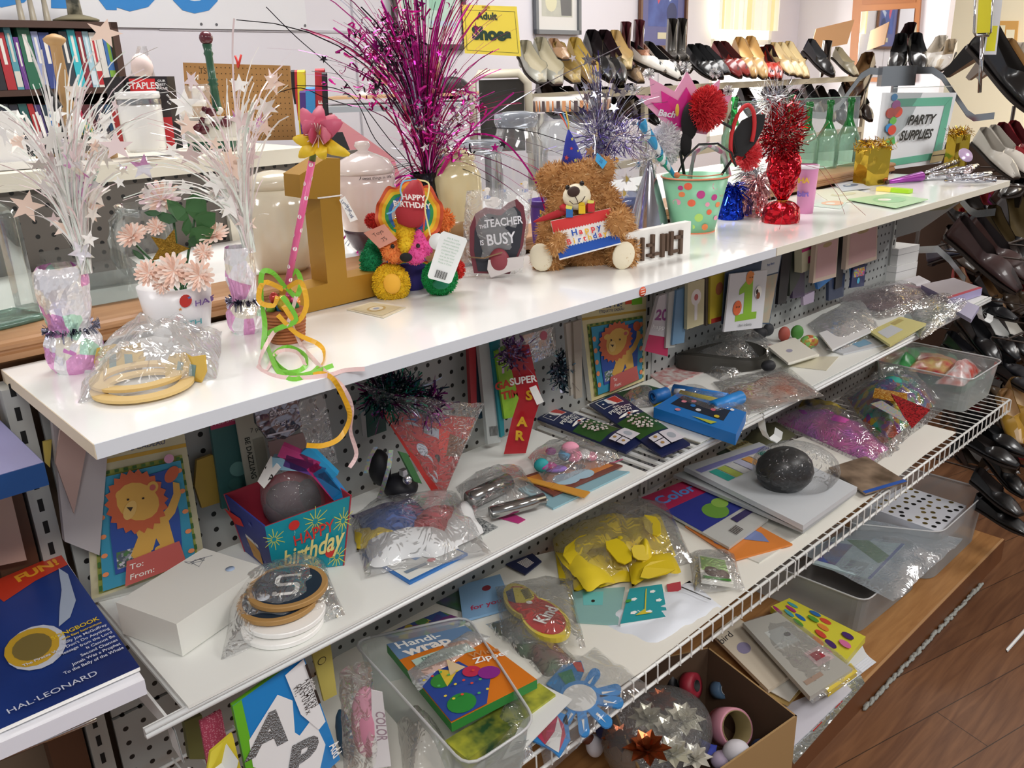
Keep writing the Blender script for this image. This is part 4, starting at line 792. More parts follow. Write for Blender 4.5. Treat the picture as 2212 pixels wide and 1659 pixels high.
def ex1(T):T.part('headband',loop([(1478,378,-.01),(1470,330,-.01),(1495,275,-.01),(1540,255,-.01),(1580,275,-.01),(1590,330,-.01)],.0032,BKM),1,'black headband');mb=MB();bkp.ball(mb,1490,262,18,36,mat('161416',.9),ry=14,dd=-.008);bkp.ball(mb,1482,310,12,26,mat('161416',.9),ry=12,dd=-.008);T.part('black_velvet',mb,1);mb=MB();bkp.ball(mb,1463,238,4,12,mat('d8b040',.4),dd=-.02);T.part('gold_tip',mb,1)
puff('feather_headband','black headband with a big fluffy red feather puff in the bucket',(1528,235),27,34,[mat('e0303a',.8),mat('f04a4c',.8),mat('c82430',.8)],2400,.020,dd=-.012,extra=ex1,w=.0006)
puff('feather_puff','small red feather puff hanging behind the bucket beside the blue tinsel weight',(1618,335),20,26,[mat('e0303a',.8),mat('e85056',.8)],700,.014,cat='feather',dd=.02)
puff('fluffy_headband','white fluffy fur headband left of the black velvet in the bucket',(1440,310),26,44,[mat('f2eef2',.9),mat('ffffff',.9),mat('e6dfe6',.9)],1400,.014,dd=.01)
T=Thing('mouse_ear_headband','black headband ear edged with a red band leaning out of the bucket','headband',bkp.l(1570,360));mb=MB();RB_=mat('d02c30',.5)
ring=[bkp.l(1604+a_,290+b_,-.01) for a_,b_ in [((20*math.cos(t)*1.0+30*math.sin(t)*.55),(-62*math.sin(t)*.98+20*math.cos(t)*.8)) for t in [2*PI*i/28 for i in range(25)]]]
mb.tube(ring,.0042,RB_,8);T.part('red_band',mb,1);mb=MB();mb.prism([((x-1610)*k,(288-y)*k) for x,y in ((1585,330),(1582,290),(1600,262),(1625,250),(1648,252),(1645,280),(1630,310),(1605,335))],BKM,.006,fr=TR(*bkp.l(1610,288,.0)) @ rot(PI/2,0,-YAW));T.part('black_ear',mb,1);T.part('headband',loop([(1558,378,0),(1585,340,0),(1600,325,0),(1610,340,0),(1595,352,0)],.0028,BKM),1)
T=Thing('striped_headband','grey and pink striped curved headband inside the bucket','headband',bkp.l(1530,380,.01));T.part('band',loop([(1490,385,.005),(1500,330,.005),(1530,312,.005),(1562,330,.005),(1575,380,.005)],.0055,mat('b9b4ba',.5,kind='stripe',sc_=60,h2='d890b0,e8e4e8')),1)
T=Thing('wire_headband','thin black glossy headband crossing the mouth of the bucket','headband',bkp.l(1520,370,-.02));T.part('band',loop([(1462,380,-.02),(1480,340,-.02),(1510,312,-.02),(1550,310,-.02),(1580,330,-.02),(1590,360,-.02)],.0024,mat('202022',.2)),1)
for i,(a_,b_,c_,lab) in enumerate((((1452,372),(1385,262),'3aa0d4','blue striped paper blowout leaning left out of the bucket'),((1455,378),(1425,335),'2fa890','teal foil blowout leaning over the left rim of the bucket'),((1450,368),(1400,290),'2a5cc0','dark blue paper blowout leaning left out of the bucket'))):
    mb=MB();A=bkp.l(*a_,.0+.01*i);E_=bkp.l(*b_,-.02+.012*i);d=E_-A;mb.lathe([(.003,-.02),(.004,0),(.009,d.length*.8),(.010,d.length),(.008,d.length)],mat(c_,.35,kind='stripe',sc_=45,h2='eef4f8,'+c_),A,14,R=d.to_track_quat('Z','Y').to_matrix().to_4x4(),cap=False);single('party_blowout',mb,lab,'party horn','blowouts in the bucket',off=A)
# silver purple spray behind the teddy
pf=PF(at(1300,520,z=ZB));pf.B.z=ZB;T=Thing('star_spray_centerpiece','silver and purple tinsel spray centrepiece behind the teddy bear','centrepiece',pf.B);PU=[mat('6a52a8',.2,m=.8),mat('4a3a8a',.25,m=.8),SILV,SILVD,mat('9a90d0',.2,m=.8)]
foilwrap(T,pf,[(24,520),(28,505),(22,470),(16,400),(12,360)],mat('8f86c8',.25,m=.8,kind='foil',sc_=.5),1300,seed=6);spray(T,pf,(1300,380),[(1275,130,3,(25,25)),(1240,230,1,(25,30)),(1330,160,1,(40,40)),(1400,260,1,(30,30)),(1360,200,.6,(40,20)),(1180,290,.3)],90,[SILVD,PU[3],SILV,PU[1]],.0006,[SILVD,PU[3],SILV],.35,.011,seed=33,bow=.6,name='tinsel_strands',starname='foil_star',parts=[])
tinsel(T,pf,(1345,300),45,22,260,PU,.02,'purple_tinsel',.0008,seed=5);tinsel(T,pf,(1290,300),24,50,300,PU,.03,'purple_strands',.0007,seed=6)
# foil weights
def weight(name,lab,px,by,ty,r0,cols,seed,top=None):
    pf=PF(at(px,by,z=ZB));T=Thing(name,lab,'balloon weight',pf.B);M=mat(cols[0],.18,m=.9,kind='foil',sc_=.7)
    foilwrap(T,pf,[(r0,by),(r0*1.02,by-8),(r0*.8,(by+ty)/2+12),(r0*.45,(by+ty)/2-12)],M,px,'foil_cone',seed,.10)
    rr=random.Random(seed);mb=MB();k=pf.s;ms=[mat(c,.15,m=.9) for c in cols];z0=pf.zy(px,(by+ty)/2)
    for i in range(330):
        a=rr.random()*2*PI;b=rr.uniform(-.9,1.2);L=rr.uniform(.3,1)*(by-ty)*k*.42;d=Vector((math.cos(a)*math.cos(b),math.sin(a)*math.cos(b),math.sin(b)*.8));C=Vector((pf.B.x,pf.B.y,z0));s_=Vector((rr.gauss(0,1),rr.gauss(0,1),rr.gauss(0,1))).normalized()*.001;mb.strip([C,C+d*L*.6+Vector((0,0,.004)),C+d*L-Vector((0,0,.006))],s_,rr.choice(ms))
    T.part('foil_fringe',mb,1);return T,pf
weight('foil_weight','dark blue foil balloon weight with fringe right of the bucket',1577,472,360,28,['1234b0','2a50d8','0a1c78'],1)
weight('foil_weight','rose gold foil balloon weight with fringe between the blue and red ones',1632,466,335,27,['c48a8c','e0b0b0','f0dcdc'],2)
weight('foil_weight','silver foil fringe weight showing behind the rose gold one',1620,440,320,20,['c8c8cc','ececf0','a0a0a8'],3)
pf=PF(at(1686,479,z=ZB));T=Thing('foil_centerpiece','tall bright red foil tinsel centrepiece on a wrapped round weight','centrepiece',pf.B);RF=mat('c01828',.14,m=.85,kind='foil',sc_=.6);RS=[mat('c81828',.15,m=.85),mat('a01020',.2,m=.85),mat('e84048',.15,m=.8),mat('701018',.3,m=.8)]
foilwrap(T,pf,[(0,480),(38,480),(40,472),(38,448),(26,437),(10,432)],RF,1686,'wrapped_weight',3,.06);mb=MB();z=pf.zy(1686,434);mb.lathe([(12*pf.s,z-ZB-.002),(13*pf.s,z-ZB),(12*pf.s,z-ZB+.002)],mat('c89a3a',.4,m=.6),pf.B,20,cap=False);T.part('gold_tie',mb,1)
foilwrap(T,pf,[(9,434),(24,405),(34,370),(30,345),(22,330)],RF,1688,'flared_foil',8,.25)
tinsel(T,pf,(1690,290),42,62,1500,RS,.014,'red_tinsel',.0012,seed=9,flat=.9);tinsel(T,pf,(1675,215),35,18,260,[SILV,WHT,SILVD],.022,'silver_tinsel',.0006,seed=10)
spray(T,pf,(1690,330),[(1720,170,2,(40,20)),(1640,190,1,(30,15)),(1760,200,1,(20,20))],24,[SILV,SILVD],.0004,seed=4,name='silver_strands')
for p3_ in ([(1700,330,0),(1760,300,-.02),(1790,265,-.03)],[(1715,350,-.02),(1780,360,-.04),(1830,430,-.05),(1870,465,-.05)],[(1715,350,-.02),(1770,365,-.04),(1810,420,-.05),(1825,463,-.05)],[(1688,432,-.03),(1690,470,-.07),(1675,530,-.12)]):mb=MB();mb.tube([pf.l(*p) for p in p3_],.0004,mat('9a2028',.3),4);T.part('foil_strand',mb,1)
pf=PF(at(1738,460,z=ZB));T=Thing('birthday_cup','pink happy birthday paper cup right of the red foil centrepiece','cup',pf.B);mb=MB();pf.lathe(mb,[(17,460),(21,368),(22,357),(20,357),(16,455)],mat('e094c0',.45),1736,32);T.part('cup',mb,1);cc=(21,17,368,460)
mb=MB();cylpoly(mb,pf,1736,[(1718,458),(1755,458),(1756,444),(1717,444)],mat('e0502e',.5),cc)
for tx,y,c in (('HAPP',388,'e8b84a'),('birthd',417,'8a6ac0')):cyltext(mb,pf,1736,tx,1738,y,11,mat(c,.5),cc,.05)
T.part('cup_print',mb,1);mb=MB();pf.lathe(mb,[(22,364),(22.6,356),(20,355)],mat('f2e8f0',.4),1736,32,cap=False);T.part('rim',mb,1)
# gold gift bag weight, sign
def giftbag(px,by,ty,w_,lab,x0=None):
    pf=PF(at(px,by,z=ZB));T=Thing('gold_gift_box',lab,'gift box weight',pf.B,-.35);GF=mat('c8a83a',.12,m=.9,kind='foil',sc_=.25);k=pf.s;h=pf.zy(px,ty)-ZB;mb=MB();w2=w_*k;mb.box((0,0,h*.36),(w2,w2*.6,h*.72),GF);T.part('box',mb)
    rr=random.Random(px);mb=MB();GT=[mat('d8a820',.15,m=.9),mat('a87a10',.2,m=.9),mat('f0d060',.15,m=.9)]
    for i in range(420):p=Vector((rr.uniform(-w2*.6,w2*.6),rr.uniform(-w2*.35,w2*.35),h*.72+rr.uniform(-.008,.016)));e=p+Vector((rr.gauss(0,1),rr.gauss(0,1),rr.gauss(.2,1))).normalized()*.014;mb.strip([p,(p+e)/2,e],Vector((rr.gauss(0,1),rr.gauss(0,1),rr.gauss(0,1))).normalized()*.001,rr.choice(GT))
    T.part('gold_tinsel',mb)
giftbag(1879,398,285,62,'shiny gold foil gift box weight left of the party supplies sign');giftbag(2062,362,262,40,'smaller gold tinsel weight behind the silver blowouts')
mb=MB();b0=at(1849,300,z=ZB+.1);BQ=PF(at(1850,330,z=ZB));mb.lathe([(0,0),(.012,.004),(.010,.016),(0,.024)],mat('24242c',.3),BQ.l(1851,303,.03),14);single('pointed_ornament',mb,'small pointed black knob behind the gold gift box','ornament')
a,b=at(1884,372,z=ZB+.001),at(2033,352,z=ZB+.001);tb=PF(b);ta=PF(a);tr_=tb.l(2067,200,.05);tl=ta.l(1906,200,.05)
T=Thing('party_supplies_sign','white and green sign reading PARTY SUPPLIES in a clear acrylic holder','sign',(a+b)/2);c=Card(tl,tr_,b,a,mat('f4f7fa',.4),.001)
gg=mat('6fc0a2',.5);bkT=mat('26241f',.5);c.st=.0006;c.poly([(.20,.08),(.95,.06),(.86,.18),(.24,.18)],gg);c.poly([(.86,.18),(.95,.06),(.96,.93),(.84,.84)],gg);c.poly([(.84,.84),(.96,.93),(.04,.96),(.05,.87)],gg)
for (u,v,r,h) in ((.155,.06,.04,'3a90d0'),(.19,.16,.055,'c05aa8'),(.13,.26,.06,'e0503a'),(.22,.25,.06,'e0503a'),(.17,.36,.045,'70c050'),(.13,.45,.05,'3a90d0'),(.17,.48,.055,'e0503a')):c.disc(u,v,r,mat(h,.5),r*1.15)
c.poly([(.1,.6),(.21,.56),(.24,.66),(.12,.68)],mat('58b860',.5));c.text('PARTY',.54,.37,.125,bkT,.035,.3,sx=1.1);c.text('SUPPLIES',.50,.57,.125,bkT,.035,.3,sx=1.05)
c.poly([(.80,.82),(1.0,.80),(.97,.97),(.78,.98)],mat('cbb888',.6));c.rect(.80,.87,.985,.885,mat('4a3c28',.6));c.h += .0001
for i in range(6):c.poly([(.83+i*.022,.82),(.835+i*.022,.82),(.86+i*.022,.70),(.855+i*.022,.70)],mat('8a8a98',.5),False)
T.part('printed_sheet',c.mb,1);mb=MB();mb.prism([(0,0),(1,0),(1,1),(0,1)],GLC,.002,fr=Matrix.Identity(4));mb=MB()
g1,g2,g3,g4=[p+FH*.004 for p in (a,b,tb.l(2060,186,.055),ta.l(1932,190,.055))];mb.add([g1,g2,g3,g4],[(0,1,2,3)],GLC);mb.tube([g4,g3],.0012,mat('e8f0ee',.1),6);T.part('acrylic_holder',mb,1,'clear acrylic holder')
mb=MB();Lg=Card(*P((1885,350),(1920,240),(1935,240),(1900,350),z=ZB+.05)) if 0 else None
# purple horn and silver blowouts
T=Thing('party_horn','purple foil cone horn lying in front of the sign','party horn',at(1955,392,z=ZB));A=at(1914,394,z=ZB+.007);E_=at(1990,381,z=ZB+.014);d=E_-A;Rm=d.to_track_quat('Z','Y').to_matrix().to_4x4();mb=MB();L_=d.length
mb.lathe([(.005,0),(.014,L_),(.013,L_)],mat('a83cb0',.25,m=.5),A,20,R=Rm,cap=False);T.part('cone',mb,1);mb=MB();mb.lathe([(.0052,0),(.0058,L_*.06),(.003,L_*.04),(.003,0)],mat('4a3428',.5),A,16,R=Rm);T.part('mouth_ring',mb,1)
for i,(x0,y0,x1,y1,h,w_) in enumerate(((1990,386,2085,379,'c9cacf',11),(2010,376,2090,366,'d8d8de',9),(2040,392,2150,388,'c0c0c8',7),(2000,372,2080,345,'e0e0e6',7),(2060,384,2140,374,'d4d6e0',5),(2085,372,2100,362,'ead8dc',9),(2050,372,2110,358,'b8b8c0',6))):
    A=at(x0,y0,z=ZB+.006+.004*i);E_=at(x1,y1,z=ZB+.007+.004*i);d=E_-A;mb=MB();k=PF(A).s;mb.lathe([(w_*k*.4,0),(w_*k,d.length*.7),(w_*k*.9,d.length)],mat(h,.1,m=.9,kind='foil',sc_=.4),A,14,R=d.to_track_quat('Z','Y').to_matrix().to_4x4());single('silver_blowout',mb,['widest silver foil blowout touching the purple horn','silver foil blowout behind the widest one','long thin silver blowout nearest the board edge','silver blowout pointing up at the gold tinsel weight','slim lilac silver blowout under the white shoe','stubby pinkish silver blowout at the right','grey silver blowout among the pile'][i],'party horn','silver blowouts beside the sign',off=A)
mb=MB();pf=PF(at(2085,372,z=ZB));mb.lathe([(3*pf.s,0),(12*pf.s,.010),(17*pf.s,.012),(16*pf.s,.014)],mat('cdb4d8',.25,m=.3),pf.l(2080,340,0),22,R=rot(.9,.3,-YAW));single('lilac_horn',mb,'pale lilac horn bell standing up beside the white shoes','party horn')
# flat clear packets and sticky note box
for i,(q,h,lab,art) in enumerate((([(1755,410),(1830,405),(1905,425),(1800,440)],'e2e2cc','clear flat packet of cream plates behind the green one','d8d4b0'),([(1830,430),(1920,418),(2005,430),(1935,448)],'b4d8a8','flat green packet nearest the board edge','9ccf98'),([(1750,443),(1800,430),(1832,432),(1815,450)],'cfdcd0','small pale flat packet beside the pink cup','e8b898'),([(1800,395),(1850,390),(1880,405),(1820,412)],'c8ccd4','clear packet of silver confetti behind the plates','5a6a88'))):
    p=P(*q,z=ZB+.0025+.003*(i % 2));c=Card(*p,mat(h,.3),.002);c.disc(.5,.5,.3,mat(art,.3));c.disc(.42,.45,.12,mat('f4f2e4',.25));single('flat_packet',c.mb,lab,'packet','flat packets on the far top board')
T=Thing('highlighter_box','small yellow and lime green box lying near the flat packets','box',at(1925,412,z=ZB));a,b=at(1892,413,z=ZB),at(1962,419,z=ZB)
for nm,t0,t1,h in (('yellow_end',0,.45,'f0dc6a'),('green_end',.45,1,'a8d820')):mb=MB();d=(b-a);dn=Vector((-d.y,d.x,0)).normalized()*.03;quadbox(mb,a+d*t0,a+d*t1,.022,ZB+.0005,ZB+.011,mat(h,.4),dn);T.part(nm,mb,1)
# ---------------------------------------------------------------- glassware on the counter
def gjar(px,by,prof,lab,geese=0,lid=None,dz=0,cat='jar'):
    pf=PF(at(px,by,z=ZC));T=Thing('glass_jar',lab,cat,pf.B);mb=MB();pf.lathe(mb,prof,glass('f0f4f8',.06),px,36,cap=False);T.part('body',mb,1)
    if lid:mb=MB();pf.lathe(mb,lid,glass('ccd4e0',.35),px,36);T.part('lid',mb,1,'clear lid')
    for i in range(geese):
        mb=MB();x=px-prof[1][0]*.4+i*prof[1][0]*.85;y=by-38;W2=mat('f4f4f4',.5);cc=(prof[2][0]+1,prof[1][0]+1,by-120,by);cylpoly(mb,pf,px,ell(x,y,17,12,a=.1),W2,cc);cylpoly(mb,pf,px,[(x-17,y),(x-9,y-4),(x-8,y-26),(x-14,y-28)],W2,cc);cylpoly(mb,pf,px,ell(x-12,y-28,6,5),W2,cc);cylpoly(mb,pf,px,[(x-18,y-29),(x-24,y-26),(x-18,y-25)],mat('e8b830',.5),cc);cylpoly(mb,pf,px,ell(x-12,y-12,7,4),mat('6a90d0',.5),cc);T.part('goose_print',mb,1)
    return T,pf
gjar(1045,470,[(40,470),(45,460),(45,350),(38,330)],'glass canister with white geese and a flat clear lid behind the heart plaque',2,[(44,330),(47,318),(46,305),(30,302),(0,302)])
gjar(1120,455,[(50,455),(55,445),(55,310),(42,285),(40,270)],'taller glass canister with white geese left of the teddy bear',2,[(42,275),(46,262),(45,245),(20,240),(0,240)])
gjar(1225,400,[(55,400),(62,390),(62,280),(50,262)],'large clear glass jar behind the teddy bear head')
T,pf=gjar(1350,450,[(52,450),(56,440),(56,300),(50,285)],'glass canister with yellow print and blue glass base right of the teddy bear',0);mb=MB();pf.lathe(mb,[(52,450),(57,444),(57,420),(55,419)],glass('6a78b0',.5),1350,36,cap=False);T.part('blue_base',mb,1,'blue tinted base')
mb=MB();cc=(57,57,300,450)
for x,y,h in ((1325,340,'e8b040'),(1345,380,'e8d070'),(1370,350,'4aa0d0'),(1375,400,'e8b040'),(1340,410,'e8d070')):cylpoly(mb,pf,1350,st2(x,y,13,6),mat('f4f4f6',.5),cc);cylpoly(mb,pf,1350,ell(x,y,5,6),mat(h,.5),cc)
T.part('flower_print',mb,1)
pf=PF(at(1235,330,z=ZC));T=Thing('plastic_canister','round clear plastic canister with an orange striped lid, far back on the counter','canister',pf.B);mb=MB();pf.lathe(mb,[(72,330),(76,320),(76,245)],glass('dfe4e6',.15),1235,40,cap=False);T.part('body',mb,1)
mb=MB();pf.lathe(mb,[(83,238),(84,214),(80,206),(76,208),(0,210)],mat('f4efe8',.4),1235,60);z0,z1=pf.zy(1235,237)-pf.B.z,pf.zy(1235,215)-pf.B.z
for i in range(44):a=2*PI*i/44;r=84.6*pf.s;w_=.045 if i % 3 else .02;M=mat(['e08a4a','5a4a4a','e0a070'][i % 3],.5);mb.add([pf.B+Vector((r*math.cos(a+s),r*math.sin(a+s),z)) for s,z in ((-w_,z0),(w_,z0),(w_,z1),(-w_,z1))],[(0,1,2,3)],M)
T.part('striped_lid',mb,1,'orange striped lid');mb=MB();pf.lathe(mb,[(70,209),(0,209.5)],mat('c8606a',.4),1235,40);T.part('pink_top',mb,1)
GB=glass('1f8a3a',.30,'green_glass');GBB=glass('9fd0b0',.12,'green_glass')
for i,(x,by) in enumerate(((1580,355),(1738,366),(1782,362),(1826,357),(1700,350))):
    pf=PF(at(x,by,z=ZC));T=Thing('green_bottle',['green glass bottle behind the crown headband','leftmost full green necked bottle behind the pink cup','middle green necked bottle on the counter','green necked bottle nearest the gold gift box','green bottle half hidden by the red tinsel'][i],'bottle',pf.B,group='green necked bottles on the counter')
    mb=MB();pf.lathe(mb,[(23,by),(24,by-10),(24,by-60),(14,by-84),(12,by-86)],GBB,x,24,cap=False);T.part('body',mb,1);mb=MB();pf.lathe(mb,[(13,by-84),(7,by-100),(6,by-135),(8,by-137),(8,by-145),(6,by-146)],GB,x,20,cap=False);T.part('neck',mb,1,'green neck')
T=Thing('glass_divider','thin clear glass divider pane standing behind the green bottles','glass pane',at(1700,350,z=ZC));a,b=at(1585,345,z=ZC),at(1855,325,z=ZC);mb=MB();d=b-a;h=PF(a).zy(1585,222)-ZC;quadbox(mb,a+FH*.03,b+FH*.03,.004,ZC,ZC+h,GLC);mb.tube([a+FH*.03+Vector((0,0,h)),b+FH*.03+Vector((0,0,h))],.0022,glass('a8d0c0',.5),6);T.part('pane',mb,1)
# ================================================================ left background: bookcase, banner, goods on the rear gondola
def wcard(name,lab,cat,x0,y0,x1,y1,M,v=.01,th=.02,z=None):
    """framed thing hung on the back wall, given by two pixel corners"""
    u0,z0=onwall(x0,y0,v);u1,z1=onwall(x1,y1,v);return Card(W(u0,v,z0),W(u1,v,z0),W(u1,v,z1),W(u0,v,z1),M,th)
# banner
u0,z1=onwall(-250,66,.01);u1,_=onwall(664,62,.01);z0=onwall(660,66,.01)[1];c=Card(W(u0,.01,z0+.62),W(u1,.01,z0+.62),W(u1,.01,z0),W(u0,.01,z0),mat('e6e6ea',.6),.002)
bt=mat('2f86cf',.5);tu=lambda px:(onwall(px,20,.01)[0]-u0)/(u1-u0);c.h += .001
c.text('ON',tu(95),.74,.38,bt,.02,.2);c.text('YOU',tu(290),.74,.38,bt,.02,.2)
for px,py in ((430,52),(463,53),(655,55)):c.disc(tu(px),1-(onwall(px,py,.01)[1]-z0)/.62,.0035,mat('6a6a6e',.4,m=.6))
single('wall_banner',c.mb,'white vinyl banner with big blue italic capitals high on the wall','banner')
# framed pictures
def frame(lab,x0,y0,x1,ytop,fc,mc,art,ins=(.09,.12)):
    u0,z0=onwall(x0,y0,.03);u1=onwall(x1,y0,.03)[0];z1=z0+ytop;T=Thing('framed_picture',lab,'picture',W((u0+u1)/2,.01,z0));fm=mat(fc,.4);mb=MB();t=.022
    for a,b,c_,d in ((u0,u1,z0,z0+t),(u0,u1,z1-t,z1),(u0,u0+t,z0,z1),(u1-t,u1,z0,z1)):quadbox(mb,W(a,.008,0),W(b,.008,0),.02,c_,d,fm,-WN)
    T.part('frame',mb,1);c=Card(W(u0+t,.012,z1-t),W(u1-t,.012,z1-t),W(u1-t,.012,z0+t),W(u0+t,.012,z0+t),mat(mc,.6),.002);art(c);T.part('print',c.mb,1)
def a1(c):c.rect(.1,.05,.92,.80,mat('dfeae6',.6,kind='noise',sc_=.15,h2='a8d4c0'));c.rect(.2,.1,.45,.7,mat('b8dccb',.6));c.rect(.5,.2,.7,.6,mat('9ccdb6',.6));c.rect(.5,.72,.9,.78,mat('c0d4e4',.6))
def a2(c):c.rect(.12,.1,.88,.82,mat('c9c8ba',.6,kind='noise',sc_=.2,h2='a8aaa0'));c.poly([(.55,.35),(.86,.55),(.86,.8),(.6,.8)],mat('6a6a6a',.6));c.disc(.35,.62,.14,mat('d8d4b4',.6))
def a3(c):c.rect(.16,.08,.84,.74,mat('34458c',.5,kind='noise',sc_=.25,h2='4a62b0'));c.poly([(.25,.08),(.42,.08),(.46,.34),(.38,.44)],mat('d0506a',.5));c.poly([(.6,.3),(.8,.22),(.82,.28),(.64,.4)],mat('c8d4ec',.5));c.disc(.7,.55,.12,mat('26346a',.5));c.rect(.38,.82,.62,.91,mat('d4cfb0',.5))
frame('large pale green watercolour picture behind the magenta spray',858,106,1012,.42,'3a302c','e8e6e4',a1);frame('small grey framed monochrome picture left of the blue one',1160,73,1257,.42,'6c7076','dcdad6',a2);frame('brown framed blue picture with a red shape on the back wall',1384,106,1484,.48,'6a4630','66689a',a3)
# bookcase against the wall
BC=mat('4a3228',.5);bw0=onwall(-260,160,.26)[0];bw1=onwall(272,160,.26)[0];zt=onwall(120,45,.26)[1];zs=onwall(120,192,.26)[1];z2=zs-.36
T=Thing('bookcase','dark brown bookcase full of books against the back wall','bookcase',W((bw0+bw1)/2,.13,0));mb=MB();quadbox(mb,W(bw0,.02,0),W(bw1,.02,0),.24,zt-.02,zt,BC,-WN);T.part('top',mb,1)
for nm,z in (('shelf',zs-.018),('shelf',z2-.018),('shelf',z2-.40),('shelf',.06)):mb=MB();quadbox(mb,W(bw0,.02,0),W(bw1,.02,0),.24,z,z+.018,BC,-WN);T.part(nm,mb,1)
for u in (bw0,bw1-.022):mb=MB();quadbox(mb,W(u,.02,0),W(u+.022,.02,0),.24,0,zt,BC,-WN);T.part('side',mb,1)
mb=MB();quadbox(mb,W(bw0,.01,0),W(bw1,.01,0),.01,0,zt,mat('241812',.7),-WN);T.part('back',mb,1)
def book(px0,px1,ptop,pbase_z,h,row,n_,lean=0,title=None,h2=None):
    ua=onwall(px0,120,.24)[0];ub=onwall(px1,120,.24)[0];zb_=pbase_z;zt_=zb_+h_of(ptop,(px0+px1)/2,zb_);D=.15
    base_=W((ua+ub)/2,.10,zb_);T=Thing('book','%s book on the %s of the bookcase, %s' % (row[1],row[0],n_),'book',base_,group='books on the '+row[0]);mb=MB();dz=zt_-zb_;L=lambda u,v,z:W(u+lean*(z-zb_),v,z)
    vs=[L(u,v,z) for z in (zb_+.001,zt_) for u,v in ((ua+.001,.235),(ub-.001,.235),(ub-.001,.235-D),(ua+.001,.235-D))];M=mat(h,.45)
    mb.add(vs,[(0,1,5,4),(1,2,6,5),(3,0,4,7),(0,3,2,1)],M);mb.add([vs[4],vs[5],vs[6],vs[7]],[(0,1,2,3)],mat('e8e0d0',.8));mb.add([vs[2],vs[3],vs[7],vs[6]],[(0,1,2,3)],mat('e8e0d0',.8))
    um=(ua+ub)/2;tc=mat(h2 or 'e8e4dc',.5)
    if h2:mb.add([L(ua+.002,.2355,zb_+dz*a_) for a_ in (.05,.3)]+[L(ub-.002,.2355,zb_+dz*a_) for a_ in (.3,.05)],[(0,1,2,3)],tc)
    for a_,b_ in ((.45,.9),):
        w_=(ub-ua)*.16;mb.add([L(um-w_,.2356,zb_+dz*a_),L(um+w_,.2356,zb_+dz*a_),L(um+w_,.2356,zb_+dz*b_),L(um-w_,.2356,zb_+dz*b_)],[(0,1,2,3)],tc)
    T.part('cover',mb,1)
def h_of(ptop,px,zb_):return max(.1,onwall(px,ptop,.24)[1]-zb_)
orn=['first from the left','second from the left','third from the left','fourth from the left','fifth from the left','sixth from the left','seventh','eighth','ninth','tenth','eleventh','twelfth','thirteenth','fourteenth','fifteenth','last on the right','seventeenth']
bks=[(-60,-30,70,'3a6a8a',None,'blue'),(-30,2,75,'2a2a30',None,'black'),(2,24,70,'b03038',None,'red'),(24,40,58,'5a9aa8','d8d4c8','teal'),(40,52,80,'6a3a8a',None,'thin purple'),(52,80,60,'2f6a50',None,'dark green'),(80,96,68,'9aa4cc',None,'pale blue'),(96,120,70,'3a4a8a',None,'navy'),(120,140,74,'20242a',None,'black'),(140,158,68,'3a4048',None,'charcoal'),(158,176,64,'3ab8c4',None,'bright turquoise'),(176,190,68,'8a2a38',None,'wine red'),(190,204,68,'a8ccd8','d8e4ea','light blue'),(204,218,70,'ece8e0','c03038','white and red'),(218,232,70,'e2ded6',None,'cream'),(232,252,66,'4a78b8','8ab84a','blue and green')]
for i,(a,b,tp,h,h2,nm) in enumerate(bks):book(a,b,tp,zs,h,('upper shelf',nm),orn[i],-.03,h2=h2)
for i,(a,b,tp,h,nm) in enumerate(((-50,-10,220,'444a50','grey'),(-10,20,225,'28303a','dark'),(20,40,226,'2a2a34','black'),(40,60,224,'2a5a58','deep teal'),(60,74,224,'b03034','red'),(74,88,226,'4a3a70','violet'),(88,100,228,'30404a','slate'),(100,112,226,'2a78c0','bright blue'),(112,128,224,'c8603a','orange'),(128,142,222,'7a2a48','plum'),(142,156,232,'d02a88','pink'),(156,176,220,'b02a48','crimson'),(176,200,226,'5a2a30','maroon'),(200,225,225,'3a3a44','ash'),(225,250,225,'2c4a6a','marine'))):
    book(a,b,tp,z2,h,('lower shelf',nm),orn[i],-.10)
# things on top of the bookcase
pf=PF(W(onwall(165,45,.13)[0],.13,zt));T=Thing('lighthouse_ornament','striped lighthouse ornament on a round stone base on top of the bookcase','ornament',pf.B);mb=MB();pf.lathe(mb,[(46,46),(46,42),(30,36),(16,32),(0,32)],mat('8a8268',.8),172,20);T.part('base',mb,1);mb=MB();pf.lathe(mb,[(15,33),(12,-30),(0,-40)],mat('3a3c34',.6,kind='noise',sc_=.6,h2='e0d8c0'),170,16);T.part('tower',mb,1)
for i,x in enumerate((45,70,100)):
    pf=PF(W(onwall(x,45,.13)[0],.14,zt));mb=MB();pf.lathe(mb,[(9,46),(7,44),(5,0),(9,-40),(9,-42)],mat('a39a88',.35),x,16);single('brass_candlestick',mb,['left','middle','right'][i]+' of three tall tan candlesticks on top of the bookcase','candlestick','tan candlesticks on the bookcase',off=pf.B)
# goods on the cream shelf (z 1.338)
ZS=1.3385
def S(px,py=None,y=.95):v=ray(px,400);t=(y-CAM.y)/v.y;p=CAM+v*t;return Vector((p.x,p.y,ZS))
Y8=[mat('e8e4dc',.5),mat('f0ece6',.5)]
pf=PF(S(40,y=.9));T=Thing('paper_stack','tall stack of white paper sheets at the left end of the cream shelf','paper stack',pf.B,-.2);mb=MB();k=pf.s;mb.box((-20*k,0,60*k),(100*k,.03,118*k),mat('f1efee',.7));T.part('upright_sheets',mb);mb=MB();mb.box((30*k,0,9*k),(120*k,.05,16*k),mat('eceae8',.7));T.part('lower_block',mb)
mb=MB();[mb.tube([(30*k+.002,-.018,(20+i*10)*k),(34*k,-.02,(22+i*10)*k),(30*k+.002,-.018,(25+i*10)*k)],.0006,mat('888888',.3,m=.8),5) for i in range(9)];T.part('spiral_binding',mb)
